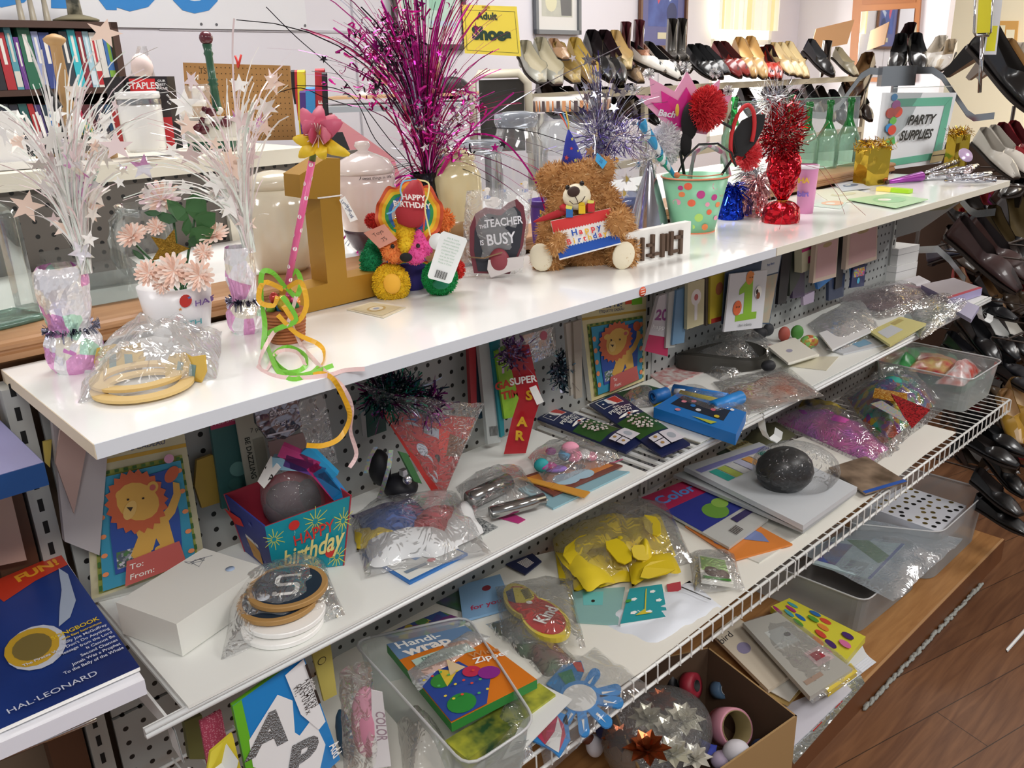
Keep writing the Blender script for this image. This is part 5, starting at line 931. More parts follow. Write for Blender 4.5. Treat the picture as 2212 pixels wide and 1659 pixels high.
pf=PF(S(180,y=1.0));T=Thing('wooden_post_holder','turned wooden post with a mushroom knob on a flat base','wooden stand',pf.B);mb=MB();WK=mat('c29a68',.5);pf.lathe(mb,[(15,335),(13,220),(11,98),(14,95),(21,88),(22,82),(14,75),(4,71),(0,71)],WK,170,20);T.part('post',mb,1);mb=MB();mb.box(pf.B+Vector((0,0,.007)),(.13,.06,.014),WK,pf.R);T.part('base',mb,1)
pf=PF(S(328,y=.86));T=Thing('office_box','black and red product box reading STAPLES OUR BEST VALUE behind the white canister','box',pf.B);A=[pf.l(*p) for p in ((266,165,.07),(360,165,.07),(380,322,.07),(290,330,.07))];c=Card(*A,mat('2a2426',.35),.04,side=mat('1a1a1c',.4));c.rect(.0,.55,1,1,mat('b8242c',.35));c.rect(.05,.3,.3,.95,mat('8a8c90',.3,kind='stripe',sc_=60,h2='3a3a3e'));c.rect(.12,.03,.72,.22,mat('d82a2e',.35));c.text('STAPLES',.42,.125,.085,mat('f2f2f2',.4),.02,sx=1.0)
for i,t_ in enumerate(('OUR','BEST','VALUE')):c.text(t_,.87,.06+.05*i,.032,mat('f2f2f2',.4),.02,sx=1.1)
c.h += .0002;T.part('carton',c.mb,1)
mb=MB();q=[pf.l(*p) for p in ((222,168,.055),(258,165,.055),(296,318,.055),(262,325,.055))];c=Card(*q,mat('241f22',.5),.03);c.rect(0,.45,1,1,mat('b02a2c',.5));c.text('instructions',.5,.25,.03,mat('9a9a9a',.5),a=-1.5);single('small_carton',c.mb,'narrow black and red carton left of the STAPLES box','box',off=S(262,y=1.0))
pf=PF(S(330,y=.85));T=Thing('white_canister','white ceramic canister with a wire clasp lid on the cream shelf','canister',pf.B);mb=MB();WC=mat('efeeec',.15,coat=.6);pf.lathe(mb,[(38,326),(42,318),(44,240),(44,226),(42,222)],WC,325,32);T.part('body',mb,1)
mb=MB();pf.lathe(mb,[(43,214),(45,208),(44,198),(36,196),(0,196)],WC,321,32);T.part('lid',mb,1);mb=MB();pf.lathe(mb,[(44.5,226),(45,222),(44.5,214)],mat('b0b0b0',.2,m=.9),321,32,cap=False);mb.tube([pf.l(*p) for p in ((360,205,-.01),(372,215,0),(368,225,0),(362,220,-.01))],.0016,mat('b0b0b0',.2,m=.9),6);T.part('wire_clasp',mb,1,'silver wire clasp')
pf=PF(S(225,y=1.05));mb=MB();mb.ball(pf.l(168,285),(34*pf.s,.02,26*pf.s),mat('3f8a5a',.4,kind='stripe',sc_=90,h2='c8c04a,2f6a70'),18);single('striped_ball_toy',mb,'green and yellow striped round toy behind the pearly spray','toy',off=S(168,y=1.05))
pf=PF(S(120,y=1.0));T=Thing('black_brush','black plastic brush on a curved handle leaning in front of the books','brush',pf.B);mb=MB();mb.tube([pf.l(*p) for p in ((135,330),(138,280),(125,250),(130,235))],.004,mat('1c1c20',.4),8);T.part('handle',mb,1);mb=MB();mb.box(pf.l(110,212),(.018,.008,.045),mat('26262a',.5),pf.R @ rot(0,-.45,0));T.part('head',mb,1)
mb=MB();mb.box(pf.l(120,312),(.11,.05,.03),mat('1e2024',.3),pf.R);single('black_tray',mb,'black plastic tray on the cream shelf below the brush','tray',off=pf.B)
pf=PF(S(455,y=.95));T=Thing('strawberry_planter','white ceramic planter with red berries and a tall green berry topped post','ornament',pf.B);GN=mat('2a5a42',.35,coat=.4);mb=MB();A,E_=pf.l(470,240),pf.l(447,95);d=E_-A;L_=d.length;k=pf.s
mb.lathe([(12*k,0),(9*k,L_*.1),(8*k,L_*.38),(11*k,L_*.41),(8*k,L_*.44),(11*k,L_*.47),(8*k,L_*.5),(7.5*k,L_*.82),(10*k,L_*.86),(8*k,L_*.9),(10*k,L_)],GN,A,16,R=d.to_track_quat('Z','Y').to_matrix().to_4x4());T.part('green_post',mb,1)
MR=mat('5a1a28',.3,coat=.4);mb=MB();pf.ball(mb,445,82,14,13,MR);T.part('berry_finial',mb,1);mb=MB();mb.box(pf.l(462,275),(110*k,.05,42*k),mat('eeeae2',.25),pf.R);T.part('planter',mb,1);mb=MB();mb.box(pf.l(462,312),(96*k,.045,20*k),mat('1f5a44',.35),pf.R);mb.box(pf.l(462,300),(112*k,.055,7*k),mat('f4f0e6',.3),pf.R);T.part('green_foot',mb,1)
mb=MB();rr=random.Random(3)
for i in range(14):x,y=415+rr.random()*90,235+rr.random()*45;pf.ball(mb,x,y,7,6,[MR,mat('f0ece4',.4),mat('2f6a3c',.5)][i % 3],dd=-.03,ry=4)
for x,y in ((425,275),(440,280),(488,265),(455,242)):pf.ball(mb,x,y,12,9,MR,dd=-.035,ry=6)
T.part('berries_and_blossoms',mb,1)
pf=PF(S(510,y=1.15));T=Thing('pegboard_display','tan pegboard display panel standing on the cream shelf','display panel',pf.B);a,b=pf.l(398,316),pf.l(630,316);q=[pf.l(395,135,.03),pf.l(625,142,.0),pf.l(640,316,.0),pf.l(410,318,.03)];q[2].z=q[3].z=ZS+.001;c=Card(*q,mat('a97c46',.6),.006)
for i in range(24):
    for j in range(13):
        c.disc(.03+i*.041,.05+j*.075,.0055,mat('3a2814',.8),n=6) if 0 else c.mb.add([c.p(.03+i*.041+.005*math.cos(t),.05+j*.075+.0085*math.sin(t),.0003) for t in [2*PI*m/6 for m in range(6)]],[tuple(range(6))],mat('3a2814',.8))
c.text('TSC',.21,.10,.07,mat('4a3418',.7));T.part('panel',c.mb,1)
pf=PF(S(440,y=1.05));T=Thing('hanging_ribbon_pack','clear pack of white ribbon spools hanging left of the green post','ribbon pack',pf.B);mb=MB();mb.add([pf.l(398,185),pf.l(455,180),pf.l(450,290),pf.l(382,300)],[(0,1,2,3)],film(veil=.3));T.part('clear_pack',mb,1);mb=MB();
for x,y in ((430,215),(405,255)):mb.lathe([(16*pf.s,0),(16*pf.s,.012),(12*pf.s,.013),(12*pf.s,.03),(16*pf.s,.032),(16*pf.s,.04)],mat('f2ece8',.4),pf.l(x,y+14,.01),18)
T.part('ribbon_spools',mb,1);mb=MB();mb.tube([pf.l(420,182),pf.l(421,170),pf.l(428,162),pf.l(427,172)],.0012,WHT,6);T.part('hook',mb,1)
pf=PF(S(305,y=1.1));mb=MB();mb.grid(lambda u,v:pf.l(275+u*65*(1-.0)*(.3+.7*v)+22*(1-v),100+v*80,.02*math.sin(u*PI)),8,8,film(veil=.35));single('tied_clear_bag',mb,'tied clear bag with pale pink filling above the STAPLES box','bag',off=S(305,y=1.1))
mb=MB();pf.ball(mb,307,145,22,26,mat('ecd8d4',.8));single('pink_filling',mb,'pale pink soft filling inside the tied bag above the STAPLES box','filling',off=pf.l(307,170))
# small red clothes peg and lanyards
mb=MB();pp=PF(S(515,y=1.15));mb.tube([pp.l(508,120),pp.l(513,135),pp.l(514,146)],.0025,mat('c83028',.4),6);mb.tube([pp.l(521,118),pp.l(517,135),pp.l(514,146)],.0025,mat('c83028',.4),6);single('red_clip',mb,'small red plastic clip on top of the tan pegboard','clip',off=pp.l(514,148))
for i,(x,y0,y1,w_,h,lab) in enumerate(((634,155,225,4,'1a1a1c','black'),(641,155,260,3,'c02a30','thin red'),(652,155,330,8,'e8d030','yellow'),(656,200,340,7,'4a2f80','purple'),(672,192,330,10,'3a90d0','sky blue'),(692,152,330,10,'c02a38','red lettered'),(702,160,300,5,'1c1c22','black cord'))):
    pf=PF(S(x,y=1.0-.012*i));mb=MB();pts=[pf.l(x-2,y0),pf.l(x,(y0+y1)/2),pf.l(x+6,y1)];mb.strip(pts,RH*w_*pf.s,mat(h,.6));mb.strip([p+FH*.01 for p in pts],RH*w_*pf.s,mat(h,.6));mb.strip([pts[0],pts[0]+Vector((0,0,.004))+FH*.005,pts[0]+FH*.01],RH*w_*pf.s,mat(h,.6))
    if 'letter' in lab or lab == 'purple':
        vs,fs=glyphs('STATE' if 'red' in lab else 'UP NC',1,.02);mb.add([pf.l(x+1+Y*w_*1.6,(y0+y1)/2+X*w_*1.7*-1,-.0015) for X,Y in vs],fs,WHT)
    single('lanyard',mb,lab+' lanyard hanging at the right end of the tan pegboard','lanyard','lanyards beside the pegboard')
mb=MB();pf=PF(at(740,300,z=1.3));q=[at(x,y,y=.95+d_) for x,y,d_ in ((716,245,.0),(850,340,.05),(880,420,.05),(780,420,0))];single('pink_folder',Card(*q,mat('d88a94',.4),.01).mb,'pink plastic folder leaning behind the pale pink jar','folder')
mb=MB();q=[at(x,y,y=.93) for x,y in ((690,290),(740,285),(800,430),(735,440))];single('black_scissors_pack',Card(*q,mat('2a2a2e',.4),.01).mb,'dark pack with black scissors behind the gold number one','pack')
# grey shelf with goods behind magenta spray, crate chair
pf=PF(at(850,240,d=2.9));T=Thing('grey_display_table','grey metal display table with a tan board behind the magenta spray','table',Vector((pf.B.x,pf.B.y,0)));k=pf.s;mb=MB();mb.box(pf.l(880,228),(400*k,.4,.018),mat('a8adb2',.35),pf.R);T.part('table_top',mb,1);mb=MB();mb.box(pf.l(880,206,.05),(340*k,.25,.008),mat('c29a70',.6),pf.R);T.part('tan_board',mb,1)
for x in (700,1060):mb=MB();p=pf.l(x,235,.1);mb.b2((p.x-.02,p.y-.02,0),(p.x+.02,p.y+.02,p.z),mat('8a8d90',.4));T.part('leg',mb,1)
T=Thing('cream_crate','cream plastic carrier crate with dark mesh front behind the glass canisters','crate',pf.l(1070,330));mb=MB();CRM=mat('cfc8b4',.5);pc=PF(at(1080,330,d=2.5))
mb.tube([pc.l(*p) for p in ((1025,330),(1020,180),(1035,160),(1120,158),(1140,180),(1146,330))],.012,CRM,8);T.part('frame',mb,1);mb=MB();mb.box(pc.l(1085,250,.03),(.13,.01,.2),mat('3a3834',.6),pc.R);T.part('mesh_front',mb,1)
pf2=PF(pf.l(900,205,.05));
for i,(x,y,rx,rz,h,lab,ct) in enumerate(((930,150,26,24,'9a8460','tan metal lamp head on the grey table behind the magenta spray','lamp'),(830,160,22,22,'cfc4b0','beige mug shaped pot on the grey table','pot'),(905,195,44,12,'c9a890','pile of peach craft sticks on the tan board','craft sticks'),(975,190,40,22,'2c2426','dark shoe on the grey table left of the cream crate','shoe'),(790,205,20,8,'dcdcdc','small clear bag on the tan board','bag'))):
    mb=MB();pf2.ball(mb,x,y,rx,rz,mat(h,.5),ry=14);single(['lamp_head','beige_pot','craft_sticks','dark_shoe','clear_pouch'][i],mb,lab,ct,off=pf2.l(x,y+rz))
# yellow sign
pf=PF(at(1065,120,d=2.4));T=Thing('adult_shoes_sign','yellow card sign reading Adult Shoes hanging above the cream crate','sign',pf.l(1065,122));c=Card(pf.l(998,10),pf.l(1116,14),pf.l(1126,122),pf.l(1004,115),mat('ecd44a',.5),.003,side=mat('f0785a',.6));dg=mat('1e3a2c',.5)
for a_,b_,c_,d_ in ((.04,.1,.955,.107),(.04,.93,.955,.937),(.04,.1,.046,.937),(.95,.1,.956,.937)):c.rect(a_,b_,c_,d_,dg)
c.text('Adult',.44,.22,.14,dg,.04);c.text('Shoes',.5,.58,.25,dg,.06);c.rect(.36,.01,.50,.05,mat('c8a030',.3,m=.6));T.part('card',c.mb,1)
mb=MB();mb.tube([pf.l(1030,10,.01),pf.l(1030,-60,.01)],.001,mat('bbbbbb',.3,m=.6),5);T.part('hanging_wire',mb,1)
# mirror on the right wall
cs=[onright(x,y,.03) for x,y in ((1847,-70),(1994,-76),(1975,178),(1832,176))];T=Thing('wall_mirror','tall wooden framed mirror on the right wall beside the shoe racks','mirror',cs[3]);c=Card(*cs,mat('a86a3c',.4),.03);T.part('frame',c.mb,1)
cs2=[onright(x,y,.035) for x,y in ((1860,25),(1976,18),(1963,165),(1850,168))];mb=MB();mb.add(cs2,[(0,1,2,3)],mat('f4f6f6',.02,m=1));T.part('mirror_glass',mb,1,'silvered mirror glass');cs3=[onright(x,y,.034) for x,y in ((1862,10),(1978,5),(1980,-50),(1864,-46))];mb=MB();mb.add(cs3,[(0,1,2,3)],mat('9c5f34',.4));T.part('carved_panel',mb,1)
c=None;B=onright(1800,95,.5);pf=PF(B);mb=MB();c=Card(pf.l(1763,62),pf.l(1846,42),pf.l(1830,95),pf.l(1750,110),mat('b98d62',.7),.006);single('cardboard_sign',c.mb,'blank brown cardboard sign standing among the shoes left of the mirror','cardboard sign',off=B)
# far room cork board and yellow sign holder
T=Thing('sign_holder','chrome framed sign holder with yellow cards on a pole at the right','sign holder',at(2120,100,d=2.7));pf=PF(at(2120,100,d=2.7));mb=MB();chrome=mat('c8c8cc',.12,m=1)
mb.tube([pf.l(*p) for p in ((2108,-40),(2104,70),(2108,77),(2136,77),(2140,70),(2146,-40))],.004,chrome,8);mb.tube([pf.l(2122,77),pf.l(2116,200)],.006,chrome,10);T.part('chrome_frame',mb,1)
c=Card(pf.l(2117,-40,-.002),pf.l(2146,-40,-.002),pf.l(2139,70,-.002),pf.l(2110,72,-.002),mat('e6dc2a',.35),.002);T.part('yellow_card',c.mb,1);c=Card(pf.l(2148,-40,.01),pf.l(2170,-40,.01),pf.l(2152,118,.01),pf.l(2124,118,.01),mat('eef0f4',.4),.002);c.rect(.12,.6,.85,.95,mat('f2ec2a',.4));T.part('white_card',c.mb,1)
pf=PF(at(2160,100,d=7));T=Thing('cork_board','cork notice board with pinned papers in the room beyond','notice board',CAM+ray(2165,140)*((UCOR+3.18-CAM.dot(WU))/ray(2165,140).dot(WU)));onf=lambda a,b:CAM+ray(a,b)*((UCOR+3.16-CAM.dot(WU))/ray(a,b).dot(WU));c=Card(onf(2140,45),onf(2200,45),onf(2192,140),onf(2130,140),mat('d8a860',.7),.02)
for u0,v0,u1,v1,h in ((.05,.1,.55,.5,'f0ecd0'),(.1,.55,.6,.95,'f4f0e0'),(.6,.2,.9,.7,'f6f2d8')):c.rect(u0,v0,u1,v1,mat(h,.7))
T.part('board',c.mb,1)
# ================================================================ goods on the mid shelf (z .82)
ZM=.8242;Y8_=.283
def lay(name,lab,cat,q,z,h,th=.002,art=None,grp=None,side=None,bend=0,outline=None,r=.4):
    p=[at(a,b,z=z+th) for a,b in q];c=Card(*p,mat(h,r) if isinstance(h,str) else h,th,bend=bend,side=side,outline=outline)
    if art:art(c)
    return single(name,c.mb,lab,cat,grp)
def hang(name,lab,cat,q,y,h,th=.004,art=None,grp=None,film_=False,outline=None):
    """pack hanging flat against the pegboard, in the plane y"""
    p=[at(a,b,y=y) for a,b in q];c=Card(*p,mat(h,.4) if isinstance(h,str) else h,th,outline=outline)
    if art:art(c)
    return single(name,c.mb,lab,cat,grp)
def bag(lab,q,z,th,M=None,seed=0,amp=.4,n=18,name='plastic_bag',grp=None):
    return single(name,bagmesh([at(a,b,z=z) for a,b in q],th,M or BAG,n,seed,amp),lab,'bag',grp)
def lump(name,lab,cat,items,z,grp=None):
    """soft things: ellipsoid lumps (px,py,rx,rz,ry,colour) merged in one skin"""
    mb=MB();pf=PF(at(items[0][0],items[0][1]+items[0][3],z=z))
    for (x,y,rx,rz,ry,h) in items:pf.ball(mb,x,y,rx,rz,mat(h,.6) if isinstance(h,str) else h,ry=ry)
    zmin=min(v.z for v in mb.v);mb.v=[v+Vector((0,0,max(0,z-zmin))) for v in mb.v]
    return single(name,mb,lab,cat,grp)
def cloth(name,lab,cat,q,z,th,h,seed=0,amp=.5,n=16,r=.7,grp=None):
    return single(name,bagmesh([at(a,b,z=z) for a,b in q],th,mat(h,r) if isinstance(h,str) else h,n,seed,amp,p=.6),lab,cat,grp)
# lion gift tags
OR=mat('c9623e',.6);YL=mat('d8a850',.6);TB=mat('3a94b4',.6);DB=mat('2f4f9e',.6);PK=mat('c2605a',.6);DG=mat('3e6a30',.6);LT=mat('b8b46a',.6);WH=mat('efece4',.6);BK=mat('2a1c18',.6);PO=mat('e88f5e',.6)
def lion(c,v0=.0,hdr=True):
    if hdr:c.rect(0,.14,1,.165,mat('c8a03a',.5));c.text('Gift Tag',.45,.04,.07,mat('2c4470',.5),.02);c.text('ÉTIQUETTE CADEAU',.45,.105,.028,mat('2c4470',.5));c.rect(.66,-.0+.0,.78,.06,mat('e0502e',.5));c.rect(.76,.0,.93,.075,mat('7cc030',.5))
    c.rect(.06,.21,.94,.965,mat('9fa850',.6))
    for i in range(10):c.rect(.06,.23+i*.075,.085,.265+i*.075,DG);c.rect(.915,.23+i*.075,.94,.265+i*.075,DG);c.rect(.1+i*.085,.21,.14+i*.085,.228,DG)
    c.rect(.09,.235,.91,.945,TB)
    for i in range(5):c.disc(.12,.36+i*.12,.028,PO);c.disc(.88,.30+i*.14,.03,PO)
    c.poly([(.2,.30),(.8,.27),(.82,.6),(.8,.84),(.2,.86),(.18,.6)],DB);c.rect(.22,.72,.38,.83,mat('8a8f96',.6,kind='patch',sc_=5,h2='4f7a4a,c8c8d0,55606a'))
    c.poly([(.64,.56),(.72,.52),(.79,.44),(.80,.36),(.86,.38),(.86,.46),(.78,.57),(.68,.63)],YL);c.disc(.80,.31,.065,OR,.055,a=.5)
    c.poly([(.38,.56),(.70,.54),(.72,.66),(.74,.77),(.62,.78),(.58,.70),(.54,.77),(.42,.79),(.34,.77),(.42,.66)],YL)
    for u in (.40,.48,.60,.68):c.disc(u,.775,.045,YL,.022)
    c.disc(.44,.43,.29,OR,.215,44,rag=.13,a=-.2);c.disc(.45,.43,.18,YL,.135,a=-.45);c.disc(.30,.36,.05,YL,.03);c.disc(.60,.36,.055,YL,.038);c.disc(.60,.362,.03,PK,.02)
    c.disc(.37,.47,.06,mat('e0b86a',.6),.06,a=.3);c.poly([(.34,.445),(.40,.455),(.375,.48)],BK);c.disc(.36,.40,.012,BK);c.disc(.50,.415,.012,BK)
    c.poly([(.30,.79),(.78,.76),(.82,.93),(.27,.95)],PK);c.text('To:',.38,.835,.035,WH,.01,.1,a=.03);c.text('From:',.42,.90,.035,WH,.01,.1,a=.03)
def leanq(q,z,dds):
    b1,b2=at(*q[3],z=z),at(*q[2],z=z)
    for b in (b1,b2):b.y=min(b.y,.285)
    n=(b2-b1).cross(Vector((0,0,1)));g=lambda p:CAM+ray(*p)*((b1-CAM).dot(n)/ray(*p).dot(n));return [g(q[0]),g(q[1]),b2,b1]
c=Card(*leanq([(180,950),(394,912),(444,1217),(163,1258)],ZM,(.045,.05)),mat('c8c2a0',.5),.004,side=WH);lion(c);c.disc(.79,.20,.05,mat('d49ab8',.5),.03,n=16);c.text('1 Piece/mc',.87,.985,.018,mat('3a5a8a',.5));single('gift_tag_pack',c.mb,'large lion gift tag pack with To and From lines, nearest the slotted upright','gift tag','lion gift tag packs')
c=Card(*leanq([(1253,656),(1396,641),(1386,820),(1259,861)],ZM,(.045,.05)),mat('dccf9c',.5),.012,side=WH);lion(c);single('gift_tag_pack',c.mb,'smaller looking lion gift tag pack above the baseball bow packs','gift tag','lion gift tag packs')
lay('envelope','grey white envelope lying under the near lion gift tag pack','envelope',[(180,1270),(420,1222),(440,1240),(195,1300)],ZM,'b9bab4',.003)
hang('paper_bag','plain lavender grey paper bag behind the near lion gift tag','paper bag',[(112,900),(240,880),(215,1200),(140,1170)],.27,'b4aeb0',.01);hang('paper_bag','dusty pink paper bag behind the near lion gift tag','paper bag',[(130,930),(200,900),(160,1110),(120,1000)],.262,'b79a92',.004)
hang('yellow_card','narrow yellow card showing behind the paper bags at the upright','card',[(93,955),(112,950),(108,1010),(98,1000)],.285,'c8b058')
# white box
q=P((250,1301),(381,1348),(570,1224),(440,1184),z=ZM+.047);mb=MB();mb.prism([(p.x,p.y) for p in q],mat('e4e3dc',.5),-.046,fr=TR(0,0,ZM+.047));ab=[(q[i].lerp(q[(i+1) % 4],.5)) for i in range(4)]
T=Thing('white_gift_box','plain white cardboard gift box with a scribble on its lid','box',(sum((p for p in q),Vector())/4)+Vector((0,0,-.047)));T.part('lid',mb,1);mb=MB();ink=mat('7a7c84',.6)
cc0=at(425,1210,z=ZM+.0475);rr=random.Random(2);k=PF(cc0).s;mb.tube([cc0+Vector((rr.gauss(0,14)*k,rr.gauss(0,9)*k,0)) for i in range(16)],.0004,ink,4);T.part('scribble',mb,1);mb=MB();p0_=at(497,1229,z=ZM+.0473);mb.lathe([(0,0),(.006,0),(.006,.0005),(0,.0005)],mat('a8bcd8',.5),p0_,14);T.part('blue_price_dot',mb,1)
# hanging packs near the left
def hp1(c):c.rect(0,0,1,.12,mat('b03a60',.5));c.text('A Birthday',.5,.06,.05,mat('e8c8d0',.5));c.disc(.6,.6,.25,mat('6a9a94',.5));c.disc(.45,.75,.2,mat('3f6f6a',.5))
hang('hanging_pack','teal pack with a pink header hanging left of the black lettered card','pack',[(452,905),(518,888),(560,1080),(480,1100)],.27,'3a6664',.006,hp1)
hang('yellow_pouch','mustard yellow rounded pouch hanging behind the near gift tag','pouch',[(412,1000),(478,975),(492,1080),(430,1100)],.275,'a58a3a',.006,outline=[(.2,0),(.7,0),(1,.3),(1,.8),(.8,1),(.1,1),(0,.5)])
def hp2(c):c.text('BE DAZZLING',.3,.5,.055,mat('30342e',.5),.02,a=-PI/2);c.rect(.5,.3,.95,.9,mat('9a9888',.5));c.text('7 pc',.7,.2,.05,mat('30342e',.5))
hang('hanging_pack','narrow white card with vertical black letters hanging above the birthday box','pack',[(508,900),(560,885),(595,1070),(540,1085)],.262,'b8b6a6',.003,hp2)
def hp3(c):c.text('Congrats',.5,.35,.1,mat('e8e4ec',.3),.01);c.text('Grad',.5,.6,.1,mat('e8e4ec',.3));c.rect(.2,.8,.8,.84,mat('e0dce8',.3))
hang('foil_star_pack','silvery foil pack with raised script hanging at the front board edge','pack',[(548,870),(655,845),(652,940),(560,962)],.20,mat('8e8a94',.2,m=.8,kind='foil',sc_=.6),.006,hp3,outline=[(0,0),(1,0),(.9,.3),(1,.8),(.6,1),(.2,.9),(0,.5)])
hang('pink_card','dusty rose card hanging behind the filled clear bag','card',[(580,955),(655,935),(672,990),(590,1010)],.24,'a98c8a',.003);hang('clear_pack','long empty clear pack on the pegboard under the hanging ribbon','pack',[(640,870),(700,850),(730,1000),(660,1010)],.27,film(veil=.2),.004)
hang('hanging_card','grey card edge with teal back hanging left of the red cone bag','card',[(776,850),(786,848),(792,940),(784,942)],.26,'a8aaa8',.002);hang('teal_card','dark teal card behind the red cone bag','card',[(788,860),(830,850),(835,930),(795,945)],.27,'1f4a44',.002)
# birthday gift box (open)
T=Thing('birthday_gift_box','open teal and navy gift box lettered HAPPY birthday with balloons and fireworks','gift box',at(650,1190,z=ZM));BL,BR_=at(592,1240,z=ZM),at(744,1221,z=ZM);TLf,TRf=up(BL,572,1138,-.012),up(BR_,760,1070,-.012);TLb=up(TLf,483,1067,.055);BLb=at(528,1190,z=ZM);TRb=TRf+(TLb-TLf);BRb=BR_+(BLb-BL);TE=mat('1596a8',.45);NV=mat('2e3a86',.45);RDI=mat('a83040',.5)
BLb.z=ZM;BRb.z=ZM;c=Card(TLf,TRf,BR_,BL,TE,.002,side=RDI);c.st=.0003;yl=mat('d4d860',.5);rd_=mat('d8342e',.5)
def fw_(u,v,r,n=12):
    k_=c.W/c.H;c.h += c.st
    for i in range(n):
        a=2*PI*i/n;ca,sa=math.cos(a),math.sin(a);q_=r*(.75+.25*(i % 2));c.poly([(u+ca*r*.2-sa*.006,v+(sa*r*.2+ca*.006)*k_),(u+ca*q_-sa*.004,v+(sa*q_+ca*.004)*k_),(u+ca*q_+sa*.004,v+(sa*q_-ca*.004)*k_),(u+ca*r*.2+sa*.006,v+(sa*r*.2-ca*.006)*k_)],yl,False)
for u,v,r in ((.08,.30,.14),(.58,.20,.16),(.92,.32,.13),(.88,.84,.14),(.55,.95,.12),(.1,.93,.10)):fw_(u,v,r)
for u,v in ((.33,.14),(.78,.74)):c.disc(u,v,.065,rd_,.085);c.poly([(u,v+.08),(u+.01,v+.12),(u-.006,v+.17),(u+.002,v+.17)],mat('a8e0e0',.5))
c.text('HAPPY',.56,.38,.19,rd_,.01,0,a=.12,sx=.95);c.text('birthday',.53,.64,.30,mat('f0e090',.5),.02,.35,a=.14,sx=.85);T.part('front_panel',c.mb,1)
c=Card(TLb,TLf,BL,BLb,NV,.002,side=NV);c.st=.0003
for u,v in ((.3,.3),(.7,.5),(.3,.75),(.8,.85),(.6,.2)):c.disc(u,v,.07,mat('5a62a8',.5),n=10,rag=.6)
c.poly([(.35,.55),(.7,.6),(.72,.95),(.42,.9)],mat('d8a040',.5));c.poly([(.36,.5),(.7,.54),(.7,.6),(.35,.56)],mat('f0ece4',.5));c.poly([(-.12,.28),(.35,.22),(.4,.35),(.1,.45)],mat('d8302c',.5));T.part('side_panel',c.mb,1,'navy side panel with a red paper flap')
for nm,a_,b_,c_,d_ in (('back_panel',TRb,TLb,BLb,BRb),('side_panel',TRf,TRb,BRb,BR_)):c=Card(a_,b_,c_,d_,NV if nm[0] == 's' else TE,.002,side=RDI);T.part(nm,c.mb,1)
pf=PF((BL+BR_+BLb+BRb)/4);mb=MB();mb.ball(pf.l(640,1065,.015),(76*pf.s,.045,95*pf.s),film(veil=.10,sc_=1.2,crinkle=.9),24);single('filled_clear_bag',mb,'clear bag bulging out of the birthday gift box','bag',off=pf.B)
lump('dark_balloon','dark plum balloons inside the bag in the birthday box','balloon',[(625,1085,50,42,26,'4a2a36'),(672,1075,32,34,24,'2e2228'),(600,1110,30,26,20,'5a2f3a')],ZM+.05)
mb=MB();c=Card(pf.l(585,985,-.02),pf.l(606,1010,-.03),pf.l(570,1055,-.03),pf.l(556,1040,-.02),WHT,.001);c.text('1-8',.5,.45,.3,BK,.03,a=-.7);single('size_label',c.mb,'white paper label marked 1-8 inside the bag in the birthday box','label',off=pf.l(580,1050))
for i,(x,y,a,h,lab) in enumerate(((648,988,.5,'c03a80','magenta'),(690,1000,.9,'2a9ad0','sky blue'),(703,1035,1.0,'b82a70','deep pink'),(715,1045,1.05,'1f86c8','bright blue'),(660,1005,.4,'5a3a8a','violet'),(635,1000,.1,'8ab8d0','pale blue'))):mb=MB();mb.box(pf.l(x,y,-.02),(.055,.012,.018),mat(h,.4),pf.R @ rot(0,a,0));single('foil_pack',mb,lab+' packet at the top of the bag in the birthday box','packet','packets in the birthday box bag')
# coasters
pf=PF(at(620,1330,z=ZM));TAN=mat('b08850',.6);NVY=mat('1c2c3c',.5)
for i,(x,y,n_,dz) in enumerate(((612,1350,'lowest',.0),(618,1342,'second lowest',.010),(606,1330,'third from the bottom',.020),(628,1316,'topmost',.030))):
    B=at(x,y,z=ZM+.0005);B.z += dz;T=Thing('round_coaster','%s round coaster of the bagged stack%s' % (n_,', navy with a white S' if i == 3 else ''),'coaster',B,group='stack of round coasters');mb=MB();r=.051;mb.lathe([(r-.001,0),(r,.001),(r,.006),(r-.001,.007),(0,.007)],TAN if i >1 else WHT,n=48,smooth=False);T.part('cork_disc',mb)
    if i >1:mb=MB();mb.lathe([(r*.86,.0071),(0,.00715)],NVY,n=48,cap=False);T.part('printed_face',mb)
    if i == 3:
        Sp=[(.9,1),(.9,.7),(.7,.7),(.6,.8),(-.5,.8),(-.6,.7),(-.6,.3),(-.5,.15),(.7,.15),(.95,-.1),(.95,-.75),(.7,-1),(-.95,-1),(-.95,-.6),(-.7,-.6),(-.6,-.75),(.45,-.75),(.6,-.6),(.6,-.25),(.5,-.12),(-.65,-.12),(-.95,.2),(-.95,.75),(-.7,1)]
        mb=MB();an=-YAW+.12;k_=.024;mb.add([(k_*(x_*.72*math.cos(an)-y_*math.sin(an)),k_*(x_*.72*math.sin(an)+y_*math.cos(an)),.0076) for x_,y_ in Sp],[tuple(range(len(Sp)))],WHT);vs,fs=glyphs('S',1,.04);T.part('letter_S',mb,label='white varsity letter S')
        mb=MB();mb.lathe([(0,.0078),(.008,.0078),(.008,.0082),(0,.0082)],mat('c8ccd4',.5),(-.036,-.005,0),16);T.part('price_dot',mb)
bag('crinkled clear bag around the stack of round coasters',[(510,1260),(700,1210),(745,1330),(480,1420)],ZM+.0005,.050,film(veil=.10,sc_=1.3,crinkle=.9),5,.3,22)
